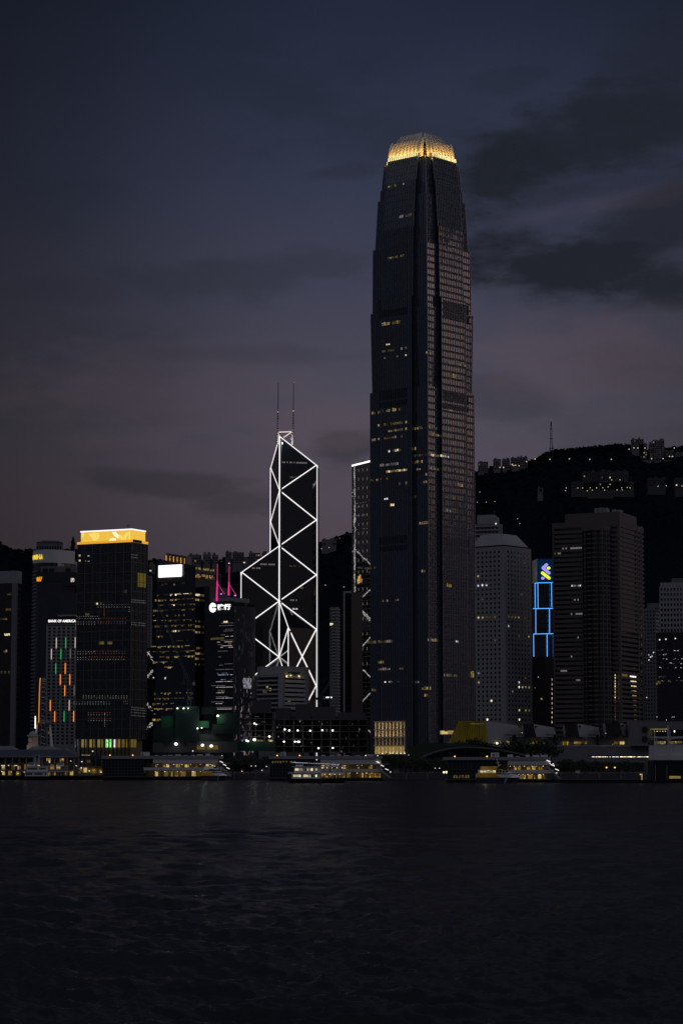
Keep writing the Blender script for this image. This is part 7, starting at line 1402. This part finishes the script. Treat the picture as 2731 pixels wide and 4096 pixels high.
# ------------------------------------------------------------------ construction sites
def site():
    L = Loc('building_site', 'open concrete frame of a building under construction dotted with white work lamps', 'building site', 1240, 1480); r = random.Random(77)
    fl = [3010, 2988, 2958, 2928, 2904, 2880]
    for y in fl: L.part('floor_slab', 1095, 1472, y - 3, y, -30, 0, 'concrete_dark')
    for x in np.arange(1100, 1475, 37.0):
        for y0_, y1_ in zip(fl[1:], fl): L.part('column', x - 2.2, x + 2.2, y0_, y1_ - 3, -1.6, -.4, 'concrete_dark')
    L.part('core_wall', 1130, 1240, 2880, 3007, -31, -16, 'concrete_dark'); L.part('core_wall', 1290, 1470, 2880, 3007, -31, -14, 'concrete_dark'); L.part('back_wall', 1096, 1470, 2860, 3007, -36, -31.5, 'concrete_dark')
    for x0, x1, y0_, y1_ in ((1005, 1080, 2800, 2872), (1100, 1160, 2830, 2877), (1180, 1240, 2815, 2877), (1250, 1340, 2826, 2877), (1350, 1460, 2848, 2877)): L.part('upper_storey', x0, x1, y0_, y1_, -24, -8, 'concrete_dark')
    for k in range(70): x = r.uniform(1100, 1455); y = r.choice(fl[:5]) - r.uniform(5, 24); L.part('prop', x, x + r.choice([.7, 3.5]), y, y + r.uniform(3, 8), -7, -6.5, r.choice(['tube_pale_dim', 'metal_mid', 'concrete_pale', 'metal_mid']))
    for x, y in ((1139, 2918), (1157, 2922), (1191, 2922), (1241, 2923), (1289, 2921), (1330, 2922), (1136, 2967), (1180, 2967), (1192, 2967), (1197, 2967), (1274, 2993), (1331, 2992), (1313, 2790), (1325, 2790), (1306, 2790)):
        b = MB(); b.ball((L.x(x, y), -1.6, L.z(y)), .5 if y > 2800 else .35, 'lamp_white', 8, 6, .85); b.build('work_lamp', L.root)
    for x, y in ((1157, 2924), (1241, 2925), (1330, 2924), (1190, 2969), (1331, 2994)): lamp('POINT', 'work_light', (L.x(x), -2.6, L.z(y)), 80, (1, .93, .86), L.root, .5)
    L = Loc('building_site', 'second unfinished concrete frame with floodlights above a long green netting fence', 'building site', 1010, 1440); fl = [2972, 2948, 2924, 2900, 2876, 2852]
    for y in fl: L.part('floor_slab', 955, 1094, y - 2.5, y, -20, 0, 'concrete_dark')
    for x in (958, 985, 1004, 1022, 1058, 1090):
        for y0_, y1_ in zip(fl[1:], fl): L.part('column', x - 2, x + 2, y0_, y1_ - 2.5, -1.5, -.3, 'concrete_dark')
    L.part('back_wall', 1000, 1093, 2850, 2970, -21, -12, 'concrete_dark')
    for k in range(40): x = r.uniform(957, 1060); y = r.choice(fl[:5]) - r.uniform(3, 14); L.part('scaffold_rail', x, x + r.choice([.6, 9, 16]), y, y + .8, -.1, .2, r.choice(['tube_pale_dim', 'metal_mid', 'metal_mid']))
    L.part('green_netting', 950, 1097, 2966, 3004, .6, 1.2, 'net_green'); L.part('cabin', 1073, 1090, 2958, 2970, -.4, .5, 'deck_cream'); L.part('cabin', 1020, 1052, 2959, 2970, -3, -1, 'interior_cream')
    for x, y, s in ((1018, 2959, .85), (1078, 2946, .6), (986, 2962, .5), (993, 2965, .5), (1018, 2894, .45), (1026, 2898, .35)): b = MB(); b.ball((L.x(x, y), -1.4, L.z(y)), s, 'lamp_white', 8, 6, .85); b.build('floodlight', L.root)
    for x, y in ((1018, 2956), (1076, 2949)): lamp('POINT', 'work_light', (L.x(x), -4, L.z(y)), 260, (1, .93, .86), L.root, .5)
    L = Loc('building_site', 'dark netted construction towers with bright green lit netting beneath the billboard tower', 'building site', 790, 1560)
    for x0, x1, y0_, y1_, m, d in ((701, 795, 2836, 2965, 'net_dark', 3), (701, 793, 2826, 2835.6, 'net_green', 3.2), (645, 694, 2864, 2912, 'net_green', 1), (612, 700, 2912.5, 2965, 'net_dark', 1), (795, 836, 2884, 2912, 'net_green', 2), (868, 898, 2856, 2896, 'net_green', 2.4), (898, 955, 2852, 2935, 'net_dark', 3.4), (850, 897, 2897, 2935, 'net_dark', 2), (805, 860, 2828, 2856, 'net_dark', -4)):
        L.part('netting', x0, x1, y0_, y1_, -12 + d, d, m)
    L.part('wall', 612, 955, 2966, 3010, -12, .3, 'concrete_dark'); L.part('wall', 796, 900, 2936, 2965.6, -12, -2, 'concrete_dark'); b = MB()
    for k in range(12): x = L.x(797 + k * 8); b.tube((x, 1.4, L.z(2965)), (x, 1.4, L.z(2914)), .12, 'metal_mid', 4); b.tube((x, 1.4, L.z(2965)), (x + 2.0, 1.4, L.z(2945)), .1, 'metal_mid', 4)
    b.build('scaffolding', L.root)
    for x0, x1 in ((788, 820), (829, 872), (655, 745)): L.part('lit_opening', x0, x1, 2981 if x0 > 700 else 2967, 2998 if x0 > 700 else 2986, .31, .5, 'lobby_yellow' if x0 > 700 else 'metal_dark')
    for x, y, s in ((706, 2976, 1.0), (812, 2981, .9), (847, 2984, .9), (712, 2834, .45), (737, 2834, .45), (755, 2834, .35), (873, 2864, .7), (792, 2914, .5), (809, 2912, .4)): b = MB(); b.ball((L.x(x, y), -4.2, L.z(y)), s, 'lamp_white', 8, 6, .85); b.build('floodlight', L.root)
    for x, y, p, c in ((669, 2880, 300, (.7, 1, .7)), (816, 2895, 1100, (.7, 1, .7)), (750, 2826, 420, (.8, 1, .8)), (875, 2866, 800, (.8, 1, .6)), (706, 2978, 60, (1, .95, .9)), (830, 2984, 90, (1, .95, .9))): lamp('POINT', 'work_light', (L.x(x), -6.5, L.z(y)), p, c, L.root, .5)  # the green-tinted ones are added in front of the netting to brighten it
site()
def crane(label, mx, myb, myt, jib, Y, seed=0):
    L = Loc('tower_crane', label, 'tower crane', mx, Y, 'luffing tower cranes'); b = MB(); x = 0; z0, z1 = L.z(myb), L.z(myt); s = 1.1
    for sx in (-s, s):
        for sy in (-s, s): b.tube((sx, sy, z0), (sx, sy, z1), .16, 'metal_mid', 4)
    z = z0
    while z < z1 - 2: b.tube((-s, -s, z), (s, -s, z + 2.2), .1, 'metal_mid', 4); b.tube((s, -s, z), (-s, -s, z + 2.2), .1, 'metal_mid', 4); b.tube((-s, -s, z), (-s, s, z + 2.2), .1, 'metal_mid', 4); z += 2.2
    b.build('mast', L.root); b = MB(); b.box(-2.2, 2.2, -1.8, 1.8, z1, z1 + 1.6, 'metal_dark'); b.box(-5.5, -2.3, -1.4, 1.4, z1 + .2, z1 + 2.4, 'metal_dark'); b.build('machine_deck', L.root); b = MB(); b.box(2.21, 3.8, -2.6, -1.0, z1 + .1, z1 + 2.2, 'panel_grey'); b.build('cab', L.root)
    p, q = Vector((0, 0, z1 + 1.6)), Vector((L.x(jib[0]), 0, L.z(jib[1]))); b = MB(); d = (q - p).normalized(); n = Vector((-d.z, 0, d.x)) * .75; k = 0; Lg = (q - p).length
    for o in (n + Vector((0, -.6, 0)), n + Vector((0, .6, 0)), -n): b.tube(p + o, q + o * .3, .13, 'metal_mid', 4)
    while k < Lg - 2.5: f, g = k / Lg, (k + 2.5) / Lg; b.tube(p.lerp(q, f) + n * (1 - .7 * f), p.lerp(q, g) - n * (1 - .7 * g), .08, 'metal_mid', 4); b.tube(p.lerp(q, g) + n * (1 - .7 * g), p.lerp(q, f) - n * (1 - .7 * f), .08, 'metal_mid', 4); k += 2.5
    b.build('jib', L.root); b = MB(); b.tube((-3.5, 0, z1 + 8), (-3.5, 0, z1 + 1.6), .2, 'metal_mid', 4); b.tube((-3.5, 0, z1 + 8), q, .06, 'metal_mid', 4); b.tube(q, (q.x, 0, q.z - 22), .05, 'metal_mid', 4); b.build('cable', L.root)
crane('dark luffing crane whose long jib crosses the front of the billboard tower', 756, 2834, 2742, (626, 2412), 1570)
crane('dark luffing crane in front of the white banded block', 1012, 2858, 2806, (1040, 2668), 1500); crane('small dark luffing crane between the two brightest towers', 1278, 2850, 2800, (1345, 2690), 1530)
# ------------------------------------------------------------------ trees, lamps, small waterfront things
def tree_mesh(seed, H, W, name='tree'):
    r = np.random.default_rng(seed); b = MB(); b.tube((0, 0, 0), (0, 0, H * .35), .3, 'bark', 6, .2)
    for k in range(5): a_ = k * 1.26; b.tube((0, 0, H * .28), (W * .3 * math.cos(a_), W * .3 * math.sin(a_), H * .6), .16, 'bark', 5, .06)
    lf = MB(); cl = [(r.normal(0, W * .24), r.normal(0, W * .24), H * r.uniform(.42, .88), r.uniform(.16, .28) * W) for _ in range(13)]
    for (x, y, z, s) in cl:
        for _ in range(62):
            d = r.normal(0, 1, 3); d /= np.linalg.norm(d); c = np.array([x, y, z]) + d * s * r.uniform(.5, 1.12) * np.array([1, 1, .75]); u = r.normal(0, 1, 3); u /= np.linalg.norm(u); v = np.cross(u, r.normal(0, 1, 3)); v /= np.linalg.norm(v); q = r.uniform(.22, .5)
            lf.poly([c - u * q, c + v * q * .6, c + u * q, c - v * q * .6], 'leaf_dark' if r.random() < .7 else 'leaf_mid')
    return b, lf
PROTO = []
for sd, H, W in ((1, 9.5, 9), (2, 8, 8.5), (3, 11, 9)): PROTO.append((sd, H, W, tree_mesh(sd, H, W)))
TM = {}
def tree(px, ytop, Y, k, label, group):
    sd, H, W, (tb, lf) = PROTO[k]; z = 2.6; h = ZY(ytop, Y) - z; x = XX(px, Y, ZY(ytop, Y)); e = empty('tree', (x, Y, z), random.uniform(0, 6), label, 'tree', group); e.scale = (h / H,) * 3
    if k not in TM: a_ = tb.build('trunk', e); c_ = lf.build('crown', e); TM[k] = (a_, c_)
    else:
        for o in TM[k]: c = o.copy(); COL.objects.link(c); c.parent = e
random.seed(3)
for i, (x, y) in enumerate([(908, 3040), (932, 3030), (955, 3035), (978, 3022), (1000, 3032), (1022, 3024), (1045, 3034), (1066, 3020), (945, 3052), (990, 3050), (1035, 3048)]): tree(x, y, 1262 + (i * 7) % 40, i % 3, 'dark leafy tree on the promenade between the number six and number five piers', 'trees between the two nearer piers')
for i, (x, y) in enumerate([(1530, 3024), (1552, 3014), (1575, 3018), (1600, 3012), (1622, 3024), (1645, 3010), (1668, 3022), (1690, 3030), (1712, 3026), (1735, 3034), (1758, 3030), (1780, 3038), (1540, 3046), (1590, 3044), (1640, 3042), (1700, 3046), (1750, 3050)]): tree(x, y, 1265 + (i * 9) % 60, i % 3, 'dark leafy tree on the promenade at the foot of the tallest tower', 'trees at the foot of the tallest tower')
for i, (x, y) in enumerate([(2232, 3040), (2258, 3034), (2284, 3040), (2312, 3036), (2340, 3042), (2366, 3044), (2392, 3040), (2420, 3046), (2448, 3040), (2476, 3046), (2504, 3042), (2532, 3048), (2558, 3050), (2270, 3060), (2330, 3064), (2400, 3062), (2470, 3064), (2530, 3066)]): tree(x, y, 1256 + (i * 9) % 50, i % 3, 'dark leafy tree on the promenade beyond the number four pier', 'trees beyond the number four pier')
for i, (x, y) in enumerate([(392, 3022), (404, 3034), (384, 3046)]): tree(x, y, 1256 + i * 6, i % 3, 'dark leafy tree beside the netted end of the number six pier', 'trees beside the number six pier')
for i, (x, y) in enumerate([(2030, 2952), (2100, 2955), (2195, 2944), (1850, 2952), (1885, 2954), (1925, 2958)]):
    e = tree(x, y, 1470, i % 3, 'small dark tree on the mall terrace', 'trees on the mall terrace')
def street_lamp(px, py, Y, lb, grp, mat='lamp_small', two=False, r=.3):
    z = ZY(py, Y); x = XX(px, Y, z); e = empty('street_lamp', (x, Y, 2.6), 0, lb, 'street lamp', grp); h = z - 2.6; b = MB(); b.tube((0, 0, 0), (0, 0, max(h, .5)), .09, 'metal_mid', 5, .06)
    if two: b.tube((-1.1, 0, h), (1.1, 0, h), .06, 'metal_mid', 4)
    b.build('pole', e)
    for s in ((-1, 1) if two else (0,)): b = MB(); b.ball((s * 1.1, 0, h), r, mat, 7, 5, .8); b.build('lamp_head', e)
for x, y in ((1014, 3064),): street_lamp(x, y, 1254, 'twin-headed street lamp on the promenade before the dark trees by the number five pier', None, two=True, r=.26)
for x, y in ((1748, 3073),): street_lamp(x, y, 1254, 'twin-headed street lamp on the promenade near the netted number four pier', None, two=True, r=.26)
for x, y in ((1637, 3096), (1684, 3096), (1730, 3096), (1561, 3088), (1778, 3096)): street_lamp(x, y, 1254, 'low round lamp along the promenade below the tallest tower', 'low lamps below the tallest tower', r=.33)
for x, y in ((968, 3085), (1048, 3081), (1066, 3066)): street_lamp(x, y, 1254, 'low lamp along the promenade between the number six and five piers', 'low lamps between the piers', mat='lamp_orange' if x < 1000 else 'lamp_small', r=.26)
for x, y in ((2424, 3070), (2457, 3070)): street_lamp(x, y, 1256, 'warm orange street lamp among the dark trees beyond the number four pier', 'orange street lamps', mat='lamp_orange', r=.42)
for x, y in ((2196, 3053), (2211, 3057), (2206, 3083), (2224, 3093)): street_lamp(x, y, 1250, 'white lamp by the stair at the end of the number four pier', 'lamps by the number four pier stair', r=.5)
for x, y in ((888, 3024), (900, 3051), (772, 3004), (595, 3010), (1462, 3022), (1487, 3023), (1510, 3023), (1529, 3014), (1560, 3013), (1570, 3013), (1586, 3013), (1602, 3013), (1618, 3013), (1633, 3020), (372, 3005)): street_lamp(x, y, 1300, 'white lamp on the waterfront road behind the pier roofs', 'lamps on the waterfront road', r=.36)
def kiosk(label, x0, x1, y0, y1, Y, m='concrete_grey', win=None):
    L = Loc('kiosk_hut', label, 'kiosk', (x0 + x1) / 2, Y); L.part('wall', x0, x1, y0, y1, -4, 0, m); L.part('roof', x0 - 1.5, x1 + 1.5, y0 - 2, y0 - .02, -4.5, .6, 'concrete_dark')
    for w in (win or []): L.part('lit_window', w[0], w[1], w[2], w[3], .02, .1, w[4] if len(w) > 4 else 'lit_cream')
kiosk('small grey vent hut with a yellow doorway between the number five pier and the trees', 1574, 1594, 3074, 3105, 1253, win=[(1592.2, 1597, 3094, 3102, 'lobby_gold')])
kiosk('small lit kiosk with two bright windows beside the netted number four pier', 1768, 1790, 3083, 3100, 1253, 'concrete_dark', [(1771, 1777, 3086, 3095, 'lit_bright'), (1781, 1787, 3085, 3096, 'lit_bright')])
kiosk('white round-topped exhaust hut among the dark trees beyond the number four pier', 2302, 2318, 3080, 3112, 1253, 'panel_white')
for i, (x0, x1, y0, y1, m, lb) in enumerate([(961, 980, 3091, 3102, 'paint_yellow', 'yellow peaked event tent on the promenade'), (1006, 1025, 3092, 3102, 'panel_white', 'white peaked event tent on the promenade'), (1048, 1064, 3092, 3103, 'panel_white', 'white peaked event tent nearest the number five pier')]):
    L = Loc('event_tent', lb, 'tent', (x0 + x1) / 2, 1250.0 + 3.5, 'event tents'); b = MB(); a_, c_, zb, zt_ = L.x(x0), L.x(x1), L.z(y1), L.z(y0); ap = ((a_ + c_) / 2 + 1, 2, zt_); q = [(a_, 0, zb + 1), (c_, 0, zb + 1), (c_, 4, zb + 1), (a_, 4, zb + 1)]
    for k in range(4): b.poly([q[k], q[(k + 1) % 4], ap], m)
    b.build('canopy', L.root); b = MB()
    for p in q: b.tube((p[0], p[1], 2.6), p, .06, 'metal_mid', 4)
    b.build('poles', L.root)
    if i == 0: lamp('POINT', 'tent_lamp', ((a_ + c_) / 2, -2.5, zb + 1.5), 6, (1, .8, .4), L.root, .2)
# a lone tall cypress on the ridge left of the gold-topped tower
z = ZY(2200, YL - 40); x = XX(293, YL - 40, z); e = empty('cypress_tree', (x, YL - 40, z - 3), 0, 'lone tall narrow tree on the ridge just before the gold-topped tower', 'tree'); r_ = np.random.default_rng(9); H = ZY(2151, YL - 40) - z + 3; lf = MB()
for k in range(700): zz = r_.uniform(.15, 1) * H; w = 1.9 * math.sin(math.pi * min(1, (zz / H) * .8 + .25)) ** .6 + .3; c = np.array([r_.normal(0, w * .5), r_.normal(0, w * .5), zz]); u, v = r_.normal(0, .6, 3), r_.normal(0, .6, 3); lf.poly([c - u, c + v, c + u, c - v], 'forest')
lf.build('crown', e); b = MB(); b.tube((0, 0, -3), (0, 0, H * .9), .4, 'bark', 6, .1); b.build('trunk', e)
